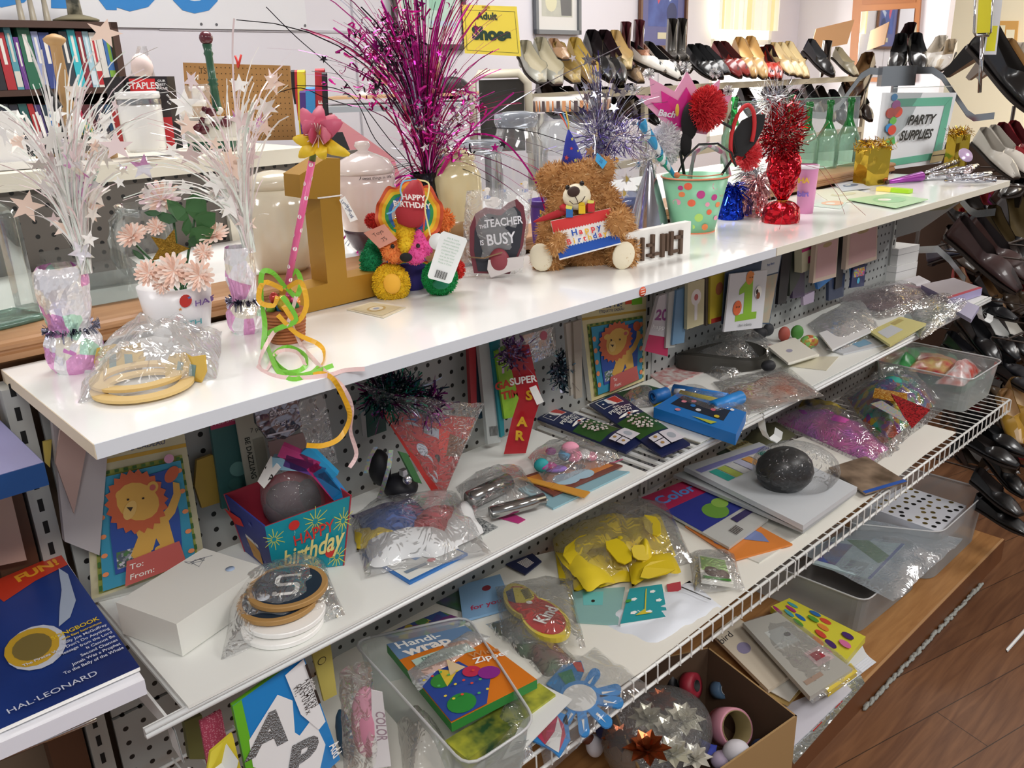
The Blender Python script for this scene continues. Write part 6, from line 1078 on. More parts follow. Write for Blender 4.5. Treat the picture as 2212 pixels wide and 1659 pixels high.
# red cone bag (generic print)
A0,TL0,TR0=at(948,1060,y=.17),at(785,835,y=.22),at(1045,870,y=.14);T=Thing('cone_treat_bag','red and grey printed cone shaped treat bag hanging above the mid shelf','treat bag',A0);RC=mat('b8322c',.35);gy=mat('a8acb8',.45)
mb=MB();c=Card(TL0.lerp(A0,.22),TR0.lerp(A0,.18),A0+RH*.012,A0-RH*.012,RC,.006);c.st=.0003;c.poly([(.10,.1),(.34,.06),(.42,.3),(.3,.42),(.14,.3)],mat('2f74b0',.4));c.disc(.27,.2,.10,gy);c.poly([(.42,.14),(.72,.2),(.74,.46),(.44,.48),(.36,.36)],gy);c.poly([(.6,.16),(.74,.2),(.72,.52),(.58,.5)],mat('d43c30',.4));c.poly([(.74,.22),(1,.3),(.98,.52),(.72,.52)],mat('7a4a2c',.5));c.disc(.55,.56,.06,BK)
for u,v in ((.28,.52),(.36,.6),(.34,.72),(.42,.8),(.3,.45)):c.disc(u,v,.09,mat('c4c8d2',.5))
T.part('printed_cone',c.mb,1);mb=MB();mb.grid(lambda u,v:TL0.lerp(TR0,u).lerp(A0.lerp(A0+RH*.01,u),v)-Vector((0,.03*math.sin(PI*u)*(1-v)+.002,0))+Vector((0,0,.006*noise.noise(Vector((u*8,v*8,0))))),18,14,film(veil=.08,sc_=1.4,crinkle=1));T.part('clear_film',mb,1)
pf=PF(at(870,860,y=.2));T.e['group']='cone bags';T2=Thing('tinsel_bundle','dark teal and purple tinsel bundle in the open top of the red cone bag','tinsel',pf.B);tinsel(T2,pf,(850,850),62,40,900,[mat('1c5a60',.2,m=.8),mat('163a4a',.2,m=.8),mat('7a1a6a',.2,m=.8),mat('1f8a6a',.2,m=.7),SILVD],.016,w=.0013,seed=2);tinsel(T2,pf,(925,875),22,30,200,[mat('8a1a7a',.2,m=.7),mat('3a1a4a',.3,m=.7)],.016,w=.0014,seed=3,name='purple_tinsel')
c=Card(at(862,975,y=.19),at(880,980,y=.19),at(912,1045,y=.18),at(895,1040,y=.18),mat('3a6a3a',.4),.004);single('green_tag',c.mb,'green tag slipping out below the red cone bag','tag')
T=Thing('black_holiday_bag','small black bag with holographic strap handles and silver bell','gift bag',at(840,1080,z=ZM));pf=PF(at(840,1075,z=ZM));mb=MB();mb.ball(pf.l(820,1010),(24*pf.s,.02,42*pf.s),mat('0e0e14',.6),16);mb.ball(pf.l(865,1050),(38*pf.s,.03,28*pf.s),mat('14141c',.6),16);T.part('black_cloth',mb,1);HO=mat('c8c8d8',.2,m=.7,kind='patch',sc_=4,h2='a8d0e8,e0b8d8,c8e8c0,e8e0b0')
for pts in ([(812,965,-.03),(798,990,-.035),(790,1022,-.035)],[(845,972,-.03),(840,1010,-.04),(825,1060,-.035),(818,1075,-.03)]):mb=MB();mb.strip([pf.l(*p) for p in pts],RH*.0035,HO);T.part('holographic_strap',mb,1)
mb=MB();pf.ball(mb,880,1035,11,11,SILV,dd=-.035);mb.box(pf.l(872,1020,-.035),(.010,.010,.010),SILV);T.part('silver_bell',mb,1)
# booklet and bag of balloons / bibs
def bk1(c):c.rect(.03,.04,.97,.96,mat('e4e6e0',.4));c.poly([(.35,.3),(.75,.25),(.8,.5),(.4,.6)],mat('2a80c8',.4));c.disc(.25,.35,.1,mat('c86a3a',.4));c.disc(.55,.75,.06,mat('d83a3a',.4));c.rect(.1,.75,.45,.82,mat('7a8a9a',.4))
lay('activity_booklet','blue bordered booklet under the bag of coloured felt','booklet',[(782,1195),(930,1160),(1010,1195),(885,1258)],ZM,'2f70b8',.004,bk1)
for i,(nm,q,z,th,h,lab) in enumerate((('purple_felt',[(760,1110),(880,1080),(960,1130),(800,1160)],.012,.02,'3a2a6a','dark purple felt piece at the back'),('blue_felt',[(775,1120),(890,1092),(915,1150),(800,1170)],.018,.028,'1f4f9c','royal blue felt piece'),('yellow_felt',[(765,1145),(860,1130),(880,1175),(770,1190)],.006,.018,'d8bc30','yellow felt piece at the left'),('red_felt',[(880,1120),(980,1090),(990,1150),(880,1165)],.010,.022,'a82430','red felt piece'),('white_felt',[(780,1165),(960,1135),(990,1190),(800,1225)],.0,.024,'e9ebec','crumpled white felt pieces'),('white_felt_sheet',[(950,1130),(1010,1080),(1045,1150),(960,1195)],.004,.016,'f0f1f1','smooth white sheet at the right'))):
    cloth(nm,lab+' in the clear bag beside the birthday box','felt',q,ZM+.005+z*.5,th,h,i,.35,grp='felt pieces in a bag')
bag('clear bag of coloured felt pieces right of the birthday gift box',[(755,1110),(985,1065),(1062,1195),(790,1245)],ZM+.005,.042,film(veil=.10),8,.3)
# silver rolls
for i,(a_,b_,r,lab) in enumerate(((((1012,1068),(1100,1028)),17,24,0),)) if 0 else enumerate((((1015,1080),(1098,1040),20,'upper'),((1060,1108),(1175,1078),14,'lower'))):
    A,E_=at(*a_,z=ZM+.018),at(*b_,z=ZM+.018);d=E_-A;mb=MB();k=PF(A).s;mb.lathe([(0,0),(r*k,0),(r*k*1.02,d.length*.5),(r*k,d.length),(0,d.length)],mat('a8a8a6',.16,m=.95),A,24,R=d.to_track_quat('Z','Y').to_matrix().to_4x4());single('silver_ribbon_roll',mb,r_lab if 0 else lab+' silver ribbon roll in the clear bag','ribbon roll','silver ribbon rolls',off=A)
bag('clear bag of silver ribbon rolls on the mid shelf',[(985,1050),(1110,1005),(1190,1085),(1020,1125)],ZM+.001,.035,film(veil=.08),9,.4)
lay('pink_card','small magenta card sticking out under the silver ribbon rolls','card',[(1065,1115),(1100,1105),(1135,1122),(1120,1130)],ZM,'c03a80',.001);lay('newsprint_card','small dark patterned card at the front of the mid shelf','card',[(1025,1120),(1035,1118),(1076,1138),(1045,1155)],ZM,mat('2a343a',.5,kind='noise',sc_=9,h2='c8ccca'),.001)
# folders under the foam figures
def fo(c):c.rect(0,0,1,.12,mat('8a4a3a',.5))
lay('light_blue_folder','light blue plastic folder along the front rail of the mid shelf','folder',[(1120,1055),(1255,1010),(1360,1018),(1195,1098)],ZM,'8fb8c4',.003)
def fo2(c):c.rect(.06,.1,.94,.86,mat('c87c3a',.5));c.disc(.65,.35,.1,mat('4a3a2a',.5));c.disc(.35,.65,.16,mat('a8c8d8',.5));c.disc(.55,.7,.14,mat('a8c8d8',.5))
lay('picture_folder','orange and brown picture folder with blue blobs on the light blue folder','folder',[(1125,1030),(1270,985),(1345,1005),(1195,1070)],ZM+.004,'7a4438',.003,fo2)
def st_(c):[c.disc(.1+.11*i,.5,.03,mat('8a4a1a',.5)) for i in range(8)]
lay('patterned_ruler','long orange dotted strip crossing the folders','strip',[(1120,1033),(1130,1028),(1275,1062),(1262,1074)],ZM+.008,'d89a3a',.002,st_)
for i,(it,lab,ct) in enumerate(((( (1170,1005,17,15,12,'2aa0a4'),),'round teal foam piece','foam toy'),(((1180,1012,24,8,12,'c23a9a'),(1200,1018,26,7,12,'8a5ac0')),'magenta and purple foam sandal sole','foam toy'),(((1232,985,20,14,12,'f0a0b8'),(1222,998,16,14,12,'5aa0c8'),(1240,1002,18,14,12,'e07a98')),'pink and blue striped foam figure','foam toy'),(((1262,985,14,11,10,'f0f0ee'),(1278,990,12,10,10,'e88aa8')),'white and pink foam figure','foam toy'),(((1190,975,12,8,8,'a8409a'),),'small purple foam piece','foam toy'))):lump('foam_toy',lab+' in the clear bag by the baseball bow packs',ct,it,ZM+.009,'foam toys in a bag')
bag('clear bag of foam toys with a zip edge',[(1140,985),(1240,950),(1345,990),(1180,1050)],ZM+.008,.036,film(veil=.08),11,.3);mb=MB();mb.tube([at(1180,1052,z=ZM+.006),at(1345,992,z=ZM+.006)],.0012,mat('b04a70',.4),6);single('zip_edge',mb,'pink zip edge of the foam toy bag','zip')
# hanging column right of cone bag
for i,(q,y,h,lab) in enumerate((([(1012,745),(1028,740),(1030,880),(1018,880)],.26,'a83038','thin red'),([(1028,748),(1046,740),(1052,900),(1036,905)],.262,'2a4a5a','dark blue edged'),([(1034,745),(1060,738),(1082,955),(1054,960)],.25,'b9bfbd','pale grey barcode'),([(1060,740),(1080,733),(1090,940),(1082,945)],.245,'1f7f8a','teal edged'))):hang('hanging_pack',lab+' hanging pack left of the SUPER STAR ribbon','pack',q,y,h,.008,(lambda c:[c.rect(.2+.05*j,.82,.22+.05*j+.01*(j % 2),.92,BK) for j in range(12)]) if i == 2 else None)
def gt(c):
    for j in range(9):a=j*.7;c.poly([(.5,.45),(.5+.7*math.cos(a),.45+.6*math.sin(a)),(.5+.7*math.cos(a+.3),.45+.6*math.sin(a+.3))],mat('8ad020',.5),j == 0) if 0 else None
    c.text('GAME',.45,.50,.11,mat('c8402a',.5),.04);c.text('TIME',.55,.66,.11,mat('c8402a',.5),.04)
hang('game_time_bag','lime green bag lettered GAME TIME behind the SUPER STAR ribbon','gift bag',[(1070,760),(1105,745),(1142,895),(1090,905)],.24,mat('7cb428',.5,kind='noise',sc_=1,h2='a4d040'),.01,gt)
T=Thing('award_ribbon','red SUPER STAR award ribbon with purple tinsel top and a white tag','award ribbon',at(1120,970,z=ZM));pf=PF(at(1120,900,y=.2));rm=mat('b8202c',.35)
mb=MB();mb.strip([pf.l(1118,745),pf.l(1130,800,-.01),pf.l(1145,860,-.012),pf.l(1130,905,-.006),pf.l(1112,980,-.006)],RH*24*pf.s,rm);mb.v=[v for v in mb.v];T.part('ribbon_strip',mb,1);mb=MB();ftext(mb,pf,'SUPER',1130,822,15,WHT,-.018,.03,-.15,1);gy_=mat('e8b830',.3,m=.4)
for ch,x,y in (('S',1143,855),('A',1128,912),('R',1122,942)):ftext(mb,pf,ch,x,y,20,gy_,-.0185,.04,.05,1.1)
T.part('lettering',mb,1);pf0=pf;tinsel(T,pf,(1112,765),26,26,260,[mat('a88ac8',.2,m=.8),mat('d8c8e8',.15,m=.8),mat('6a4a7a',.3,m=.8)],.012,'purple_tinsel',.002);c=Card(pf.l(1143,838,-.022),pf.l(1158,832,-.022),pf.l(1175,868,-.022),pf.l(1160,875,-.022),WHT,.0006);T.part('white_tag',c.mb,1)
hang('clear_disc_pack','clear blister pack with a pink dot hanging under the board','pack',[(1130,725),(1200,705),(1202,765),(1150,785)],.25,film(veil=.25),.006,lambda c:c.disc(.6,.2,.12,mat('c86a7a',.5)));pf=PF(at(1215,800,y=.25));T=Thing('tinsel_bundle','dark silver tinsel bundle hanging left of the far lion gift tag','tinsel',pf.B);tinsel(T,pf,(1215,800),17,38,240,[mat('2a4a5a',.15,m=.9),SILVD,mat('8ab0c0',.15,m=.9)],.012,w=.002)
for i,(q,y,h) in enumerate((([(1222,700),(1240,694),(1242,850),(1234,855)],.23,'b8b0a4'),([(1238,696),(1256,690),(1258,858),(1244,862)],.225,'a49a8c'))):hang('hanging_pack',['outer','inner'][i]+' grey brown pack edge just left of the far lion gift tag','pack',q,y,h,.006)
# baseball bow packs
def bow(c):
    nv=mat('1a2450',.4);c.st=.0002;c.rect(0,.42,1,.73,mat('2f5a26',.4));c.rect(.14,.03,.86,.17,WHT);c.rect(.16,.037,.5,.163,nv);c.poly([(.5,.037),(.84,.037),(.84,.163),(.62,.163),(.44,.1)],mat('c83a30',.4));c.poly([(.42,.04),(.52,.04),(.62,.16),(.5,.163),(.40,.12)],WHT);c.disc(.27,.10,.035,WHT);c.text('the',.45,.215,.035,WHT,.01);c.text('PERFECT',.5,.27,.048,WHT,.015,sx=.95);c.text('BOW',.5,.33,.048,WHT,.015);c.disc(.5,.39,.36,WHT,.02);c.disc(.5,.39,.05,mat('c83a30',.4))
    for i in range(26):a=i*2.4;r=.055*math.sqrt(i);c.disc(.45+r*math.cos(a),.55+r*math.sin(a)*.5,.055,mat(['e8e0dc','d8c8c4','c0a8a4'][i % 3],.5),n=8,rag=.3)
    for u,v in ((.7,.62),(.78,.65),(.85,.68),(.45,.66),(.48,.70)):c.disc(u,v,.05,mat('e0d4d0',.5),n=8,rag=.3)
    for a_,b_,c_,d_ in ((.10,.80,.42,.87),(.10,.88,.42,.96),(.46,.80,.92,.96)):c.rect(a_,b_,c_,d_,mat('d8d4dc',.5))
    c.disc(.68,.88,.12,mat('a8aeb8',.5),.04);c.disc(.26,.83,.05,mat('b08a50',.5));c.disc(.26,.92,.05,mat('b08a50',.5))
lay('baseball_bow_pack','left baseball themed bow pack reading the PERFECT BOW','bow pack',[(1161,903),(1199,878),(1395,947),(1352,977)],ZM,'1a2450',.004,bow,'baseball bow packs',bend=.006);lay('baseball_bow_pack','right baseball themed bow pack, overlapping the left one','bow pack',[(1273,873),(1332,849),(1491,958),(1429,984)],ZM+.003,'1a2450',.004,bow,'baseball bow packs',bend=.006)
ZM2=.8220
# blue craft packs
BLU=mat('1f78c8',.4)
for i,(a_,b_,r,h,lab) in enumerate((((1455,842),(1570,862),13,'1f78c8','long blue tube at the back'),((1410,858),(1440,850),15,'1f68b0','short blue tube at the left'),((1540,880),(1600,858),15,'1f88d8','thick blue tube at the right'),((1470,850),(1560,870),8,'c8b82a','yellow tube'),((1460,845),(1480,850),9,'dfe4e8','white cap end'))):
    A,E_=at(*a_,z=ZM2+.022),at(*b_,z=ZM2+.022);d=E_-A;mb=MB();k=PF(A).s;mb.lathe([(r*k*.6,0),(r*k,0),(r*k,d.length),(r*k*.6,d.length),(r*k*.6,.002)],mat(h,.4),A,20,R=d.to_track_quat('Z','Y').to_matrix().to_4x4(),cap=False);single('craft_tube',mb,lab+' in the pile above the blue tray pack','tube','craft tubes',off=A)
cloth('yellow_cutout','yellow curved paper cutout left of the craft tubes','paper cutout',[(1405,868),(1450,845),(1465,868),(1420,885)],ZM2,.012,'c8b428')
def tray(c):c.rect(.35,.1,.85,.8,mat('1c2434',.5));[c.disc(u,v,.06,mat(h,.4)) for u,v,h in ((.62,.2,'e88a9a'),(.75,.3,'e88a9a'),(.66,.6,'e86a80'),(.78,.62,'dcdce0'),(.45,.45,'e0e0e4'),(.55,.35,'1f78c8'),(.2,.25,'d88a9a'),(.42,.7,'d8c030'))];c.poly([(.05,.7),(.12,.45),(.2,.75)],mat('b8c040',.5));c.disc(.88,.82,.05,WHT)
lay('craft_tray_pack','blue craft tray pack with pink and white caps at the shelf front','craft pack',[(1412,880),(1470,845),(1612,890),(1590,938)],ZM2+.002,BLU,.022,tray);bag('clear bag around the blue craft tray pack',[(1405,870),(1470,835),(1625,885),(1595,945)],ZM2,.034,BAGT,13,.25)
cloth('orange_print_bag','flat clear bag with orange printed sheets beside the craft tray','printed bag',[(1560,845),(1690,800),(1770,850),(1620,885)],ZM2,.008,mat('c8c0b8',.4,kind='noise',sc_=.6,h2='d0704a'),3);bag('empty clear bag spread along the shelf front right of the craft tray',[(1540,825),(1700,790),(1780,855),(1600,895)],ZM2+.004,.012,BAG,14,.5)
lay('flat_print_sheet','white printed sheet lying left of the bag with the black band','sheet',[(1388,800),(1450,775),(1530,800),(1440,835)],ZM2,mat('d8d4d0',.5,kind='noise',sc_=2,h2='c07a78'),.002);cloth('green_tissue','dark green tissue under the far lion gift tag','tissue',[(1300,858),(1390,830),(1440,840),(1350,870)],ZM2,.008,'1f4a2c');bag('small crumpled clear bag right of the far lion gift tag',[(1345,855),(1400,835),(1430,870),(1370,885)],ZM2+.004,.02,BAG,21,.6)
# black band bag
mb=MB();pf=PF(at(1570,790,z=ZM2));
def bandp(a,z,s=1):return pf.l(1560,770)+RH*(100*pf.s*s*math.cos(a))+Vector((0,0,0))+FH*(.055*s*math.sin(a))
for kk,(sc__,zz) in enumerate(((1,.0),(.96,.003),(.92,.005))):
    vs=[Vector((bandp(.2+i*(2*PI-.4)/40,0,sc__).x,bandp(.2+i*(2*PI-.4)/40,0,sc__).y,z)) for i in range(41) for z in (ZM2+.003+zz,ZM2+.033+.008*math.sin(i*.3)+zz)];mb.add(vs,[(2*i,2*i+1,2*i+3,2*i+2) for i in range(40)],mat('3c3a34',.4),True)
single('dark_vinyl_band',mb,'coiled dark grey vinyl band in the clear bag below the number one card','band');bag('large crinkled clear bag around the coiled dark band',[(1455,765),(1590,700),(1690,760),(1560,825)],ZM2+.001,.045,film(veil=.10,crinkle=.9),15,.4,24);lump('black_bow','small round black bow at the right corner of the band bag','bow',[(1660,790,16,12,12,'1a1c22')],ZM2+.004)
# hanging candles and card row on the right pegboard
def cd(c):c.disc(.5,.35,.3,mat('f0e8e4',.4));c.poly([(.4,.35),(.6,.35),(.58,.85),(.42,.85)],mat('e8e4e4',.4));c.disc(.5,.35,.12,mat('c86a6a',.4))
def cd2(c):c.rect(0,.7,1,1,mat('b01f50',.5));c.text('20',.5,.35,.18,mat('8a3a7a',.5),.03);c.text('happy',.5,.55,.08,WHT)
rowp=[([(1424,640),(1447,632),(1442,770),(1392,758)],.24,'c8c2c4','tilted white and crimson candle',cd2),([(1445,632),(1465,625),(1458,750),(1438,752)],.235,'b4b4ae','grey edged',None),([(1462,628),(1488,618),(1478,740),(1452,745)],.23,'6a90b0','blue edged',None),([(1486,612),(1522,602),(1520,700),(1484,712)],.22,'d0c8a0','cream candle blister',cd),([(1524,602),(1536,598),(1534,700),(1526,704)],.23,'5a5046','brown edged',None),([(1535,598),(1568,588),(1562,692),(1533,700)],.225,'c8b43a','yellow and red',lambda c:(c.disc(.6,.3,.25,mat('b06a4a',.5)),c.rect(.1,.9,.9,1,mat('a83028',.5))))]
for q,y,h,lab,art in rowp:hang('hanging_pack',lab+' pack hanging left of the green number one card','pack',q,y,h,.008,art)
def one(c):
    g_=mat('8cc030',.5);o_=mat('e8904a',.5);c.st=.0003;c.poly([(.42,.16),(.62,.14),(.66,.70),(.80,.70),(.80,.82),(.24,.84),(.24,.73),(.44,.71),(.42,.34),(.28,.38),(.28,.28)],g_);c.disc(.52,.10,.10,o_);c.poly([(.42,.06),(.45,.0),(.5,.05)],o_);c.poly([(.56,.05),(.6,.0),(.63,.06)],o_);c.disc(.26,.60,.11,mat('e06a3a',.5));c.disc(.78,.36,.09,WHT);c.disc(.74,.35,.035,BK);c.disc(.78,.42,.05,mat('8a4a2a',.5));c.text("Baby's 1st Birthday",.5,.91,.045,mat('3a4a4a',.5),0,.3,sx=.85)
    for u,v in ((.23,.58),(.29,.58),(.49,.09),(.55,.09)):c.disc(u,v,.012,BK)
hang('number_one_card',"white greeting card with a green number one and Baby's 1st Birthday",'greeting card',[(1578,592),(1658,583),(1646,708),(1564,717)],.20,'dfe0e6',.004,one);hang('blue_header_pack','navy headed clear pack behind the green number one card','pack',[(1568,590),(1690,548),(1662,700),(1560,700)],.215,'3c506a',.003,lambda c:(c.rect(.62,.0,.98,.25,mat('c8ccd0',.5)),c.text('Party Favors',.8,.1,.04,mat('3a5a9a',.5),.02),c.rect(.7,.27,.98,.98,mat('a8ac9c',.5,kind='noise',sc_=1.2,h2='c0a890'))))
rp2=[([(1690,548),(1712,540),(1698,655),(1680,658)],.23,'1c1a22','black and purple bagged'),([(1708,545),(1730,535),(1728,600),(1706,640)],.235,'3a4038','dark green bagged'),([(1716,548),(1738,538),(1738,640),(1712,645)],.24,'4a3a5a','violet tinsel'),([(1812,510),(1830,502),(1818,620),(1804,625)],.23,'16181e','tall black'),([(1790,600),(1826,590),(1822,640),(1790,650)],.235,'2c3a58','navy folded'),([(1735,640),(1760,628),(1758,652),(1736,660)],.24,'b8a8c0','pale purple'),([(1762,600),(1806,575),(1800,600),(1768,625)],.23,'2f78c0','bright blue bagged'),([(1840,580),(1868,570),(1864,590),(1842,600)],.23,'2a90d8','small sky blue')]
for q,y,h,lab in rp2:hang('hanging_pack',lab+' pack hanging under the far board','pack',q,y,h,.008)
hang('white_candle_box','cream box with a magenta end hanging under the far board','box',[(1732,540),(1752,532),(1750,582),(1732,590)],.21,'d0ccb0',.02,lambda c:(c.rect(0,0,1,.12,mat('c03078',.5)),c.rect(.7,.4,1,.7,mat('c03078',.5))))
PKB=mat('c8a2a4',.5);
for i,(q,lab) in enumerate((([(1763,528),(1812,512),(1806,598),(1756,612)],'nearer'),([(1832,500),(1896,482),(1894,560),(1826,583)],'farther'))):hang('pink_bead_box',lab+' pink lined flat box in a clear wrap hanging under the far board','flat box',q,.19,'cbb8a8',.012,lambda c:(c.rect(.08,.04,.96,.90,PKB),c.disc(.5,.1,.2,mat('b09870',.5),.06)),'pink bead boxes')
hang('craft_kit','small dark blue kit with coloured letters under the farther pink box','kit',[(1843,578),(1872,570),(1866,618),(1838,622)],.22,'2a3460',.006,lambda c:(c.rect(.1,.1,.9,.5,mat('d8a040',.5,kind='patch',sc_=5)),c.disc(.5,.7,.1,mat('5ac0e0',.5))))
# white boxes at the far right and side bracket
for i,(y0,y1,nm) in enumerate(((534,573,'upper'),(571,607,'lower'))):
    b1,b2,b3=at(1880,605,z=ZM2),at(1933,612,z=ZM2),at(1978,600,z=ZM2);dz=.052;z=ZM2+.0005+(dz+.0006)*(1-i);d=b3-b2;bb_=b1;mb=MB();pts=[b1,b2,b3,b1+d];mb.prism([(p.x+.007*(1-i),p.y+.004*(1-i)) for p in pts][::-1],mat('e8e8e6' if i else 'dededc',.5),dz,fr=TR(0,0,z));mb.tube([Vector((p.x+.007*(1-i),p.y+.004*(1-i),z+dz*.62)) for p in pts],.0007,mat('8a8a8a',.6),4);single('white_box',mb,nm+' of two plain white boxes stacked at the far end of the mid shelf','box','stacked white boxes',off=(b2.x,b2.y,z))
T=Thing('side_bracket','white triangular side panel under the far end of the top board','bracket',(2.43,.29,1.0));mb=MB();mb.prism([(.29,1.133),(.06,1.133),(.22,.99),(.29,.96)],mat('c8cac6',.5),.003,fr=Matrix(((0,0,1,2.424),(1,0,0,0),(0,1,0,0),(0,0,0,1))));T.part('panel',mb,1);mb=MB();mb.add([(2.4238,y,z) for y,z in ((.14,1.12),(.08,1.12),(.15,1.06),(.20,1.05))],[(0,1,2,3)],mat('b0b090',.6));T.part('paper_label',mb,1,'creased paper label')
# loose goods, right half of the mid shelf
def stack(nm,lab,q,z,n,th,h,h2,art=None,cat='card stack'):
    for i in range(n):
        rr=random.Random(i+len(lab));o=[(a+rr.uniform(-3,3),b+rr.uniform(-1,1)) for a,b in q];lay(nm,('top sheet' if i == n-1 else ['bottom','second','third','fourth','fifth','sixth'][i]+' sheet from the bottom')+' of the '+lab,cat,o,z+th*1.03*i,h if i == n-1 else h2,th,art if i == n-1 else None,lab)
stack('note_card','cream note cards left of the white plates',[(1660,748),(1715,730),(1768,765),(1705,785)],ZM2+.001,4,.005,'ece8dc','f0eedf',lambda c:c.disc(.4,.5,.1,mat('a8a4b8',.5)))
lay('paper_wrap','yellowish paper lying under the note cards','paper',[(1700,790),(1770,770),(1812,770),(1785,800)],ZM2,'d8d2bc',.001)
for i,(it,lab) in enumerate(((((1694,722,13,16,9,'b0564a'),),'rust red'),(((1722,718,14,15,9,'4a8a3a'),),'green'),(((1748,738,20,14,12,mat('a88a3a',.3,kind='patch',sc_=2,h2='7ab060,d8b860,b05a3a')),),'gold and green foil'),(((1660,712,12,13,9,'3a3c40'),),'dark grey'),(((1640,720,18,13,12,'2a2c30'),),'black'))):lump('balloon',lab+' balloon lying behind the note cards','balloon',it,ZM2+.001,'loose balloons')
stack('white_plate_cutout','bagged white scalloped plates',[(1772,720),(1850,690),(1882,715),(1800,755)],ZM2+.006,4,.004,'e9e8e8','dcdcdc');lay('grey_folder','grey folder with a blue square under the bagged white plates','folder',[(1785,752),(1850,700),(1925,740),(1822,764)],ZM2,'c4c6ca',.004,lambda c:c.rect(.4,.55,.7,.85,mat('7aa0b8',.5)));bag('rounded milky bag over the white scalloped plates',[(1745,700),(1860,645),(1905,720),(1800,760)],ZM2+.004,.035,film(veil=.22),17,.2)
def yb(c):c.rect(.1,.2,.55,.7,mat('c8ccd0',.5));c.rect(.6,.1,.9,.3,mat('b8a868',.5))
stack('yellow_booklet','pale yellow booklets at the front rail',[(1880,715),(1945,685),(1998,698),(1925,745)],ZM2+.001,3,.006,'d8d08a','e8dc90',yb,'booklet')
cloth('purple_plastic_sheets','folded purple brown plastic sheets behind the white plates','plastic sheets',[(1785,640),(1990,610),(2010,640),(1900,675)],ZM2,.022,mat('6a545c',.3,kind='noise',sc_=.5,h2='8a7078'),5);bag('shiny clear bag over the purple plastic sheets',[(1780,640),(1960,605),(2040,660),(1900,690)],ZM2+.002,.03,film(veil=.08,crinkle=1),18,.5)
cloth('green_plastic_bag','greyish green printed bag at the shelf front, far end','bag',[(1950,680),(2060,640),(2090,665),(1985,730)],ZM2,.010,mat('7a9080',.3,kind='noise',sc_=.5,h2='a8b4b8'),8);bag('clear bag corner over the greyish green bag',[(1960,660),(2060,620),(2100,660),(1990,735)],ZM2+.004,.022,BAG,19,.5)
lay('bagged_pad','thick pink and lavender pad in a clear bag at the far end','pad',[(1990,615),(2060,600),(2122,622),(2050,645)],ZM2+.002,mat('b8b0b4',.3),.022,lambda c:c.rect(0,.9,1,1,mat('c84a5a',.4)),side=mat('a8a0c8',.5));lay('flat_lavender_pack','flat lavender pack hanging over the far front rail','pack',[(2060,668),(2090,652),(2116,662),(2098,690)],ZM2+.001,'b4b0cc',.010)
lay('white_tissue_pack','white tissue pack in front of the stacked white boxes','tissue pack',[(1895,622),(1985,595),(2010,608),(1920,640)],ZM2+.001,mat('dcd8dc',.4),.010)
# ================================================================ goods on the wire shelf
ZW2=.5302
def bin_(name,lab,rim,bot_z,M,hollow=True):
    """clear tub: rim = four world corners (a,b,c,d), bottom narrower"""
    c=sum(rim,Vector())/4;T=Thing(name,lab,'plastic bin',Vector((c.x,c.y,bot_z)));mb=MB();R_c=[]
    def rr4(k,z,r=.03):
        o=[]
        for i in range(4):
            p,a,b=rim[i],rim[i-1],rim[(i+1) % 4];p2=c+(p-c)*k;da=(a-p).normalized()*r;db=(b-p).normalized()*r
            for t in (0,.25,.5,.75,1):q=(p2+da)*(1-t)**2+p2*2*t*(1-t)+(p2+db)*t*t;o.append(Vector((q.x,q.y,z)))
        return o
    zt=rim[0].z;L=[rr4(.90,bot_z),rr4(.97,zt-.006),rr4(1.0,zt-.004),rr4(1.0,zt)];n=len(L[0]);vs=sum(L,[]);mb.add(vs,[(i*n+k,i*n+(k+1) % n,(i+1)*n+(k+1) % n,(i+1)*n+k) for i in range(3) for k in range(n)]+[tuple(range(n))],M,False)
    T.part('tub',mb,1);mb=MB();mb.tube(L[3]+[L[3][0]],.0022,film('ffffff',.5,.3,.1,1,0),6);T.part('rim',mb,1,'rounded clear rim');return T
TUB=film('dfe8e6',.36,.3,.15,1,0);TUBD=film('d8dcdc',.36,.3,.15,1,0)
# clear bin at the far end
r4=[at(*p,z=ZW2+.105) for p in ((1885,778),(2098,822),(2168,778),(1965,738))];bin_('clear_bin','clear plastic bin of party bits at the far end of the wire shelf',r4,ZW2,TUB)
for i,(q,z,th,h,h2,lab) in enumerate((([(1900,790),(1975,800),(1990,765),(1930,755)],.04,.04,'1f7a3a','60c070','green metallic'),([(1960,800),(2060,820),(2090,790),(1990,760)],.045,.03,'c8b070','b8404a','yellow and red'),([(2020,830),(2080,835),(2120,800),(2070,785)],.05,.04,'d0c8c8','c04a3a','white and red'),([(1905,800),(2075,850),(2145,800),(1965,750)],.004,.05,'3a6a58','58886a','dark green'))):
    cloth('foil_bits',lab+' bagged bits in the clear bin at the far end','party bits',q,ZW2+z,th,mat(h,.3,kind='noise',sc_=.8,h2=h2),i,.5,grp='bits in the far bin')
MC_=mat('7a4a9a',.35,kind='patch',sc_=.75,h2='3a9a50,3a6ab0,c8b030,c85a3a,8a4ab0,48b0a0')
cloth('balloon_pack','rounded bag of multicoloured balloons in front of the far clear bin','balloon pack',[(1830,860),(1945,812),(2025,870),(1900,965)],ZW2,.075,MC_,3,.3,22,.3);bag('clear bag over the multicoloured balloon pack with a knotted top',[(1815,858),(1945,800),(2045,880),(1925,975)],ZW2,.082,film(veil=.06),4,.25)
def hol(h,h2):return mat(h,.2,m=.3,kind='patch',sc_=5,h2=h2)
A=at(1975,870,z=ZW2+.075);pfq=PF(A)
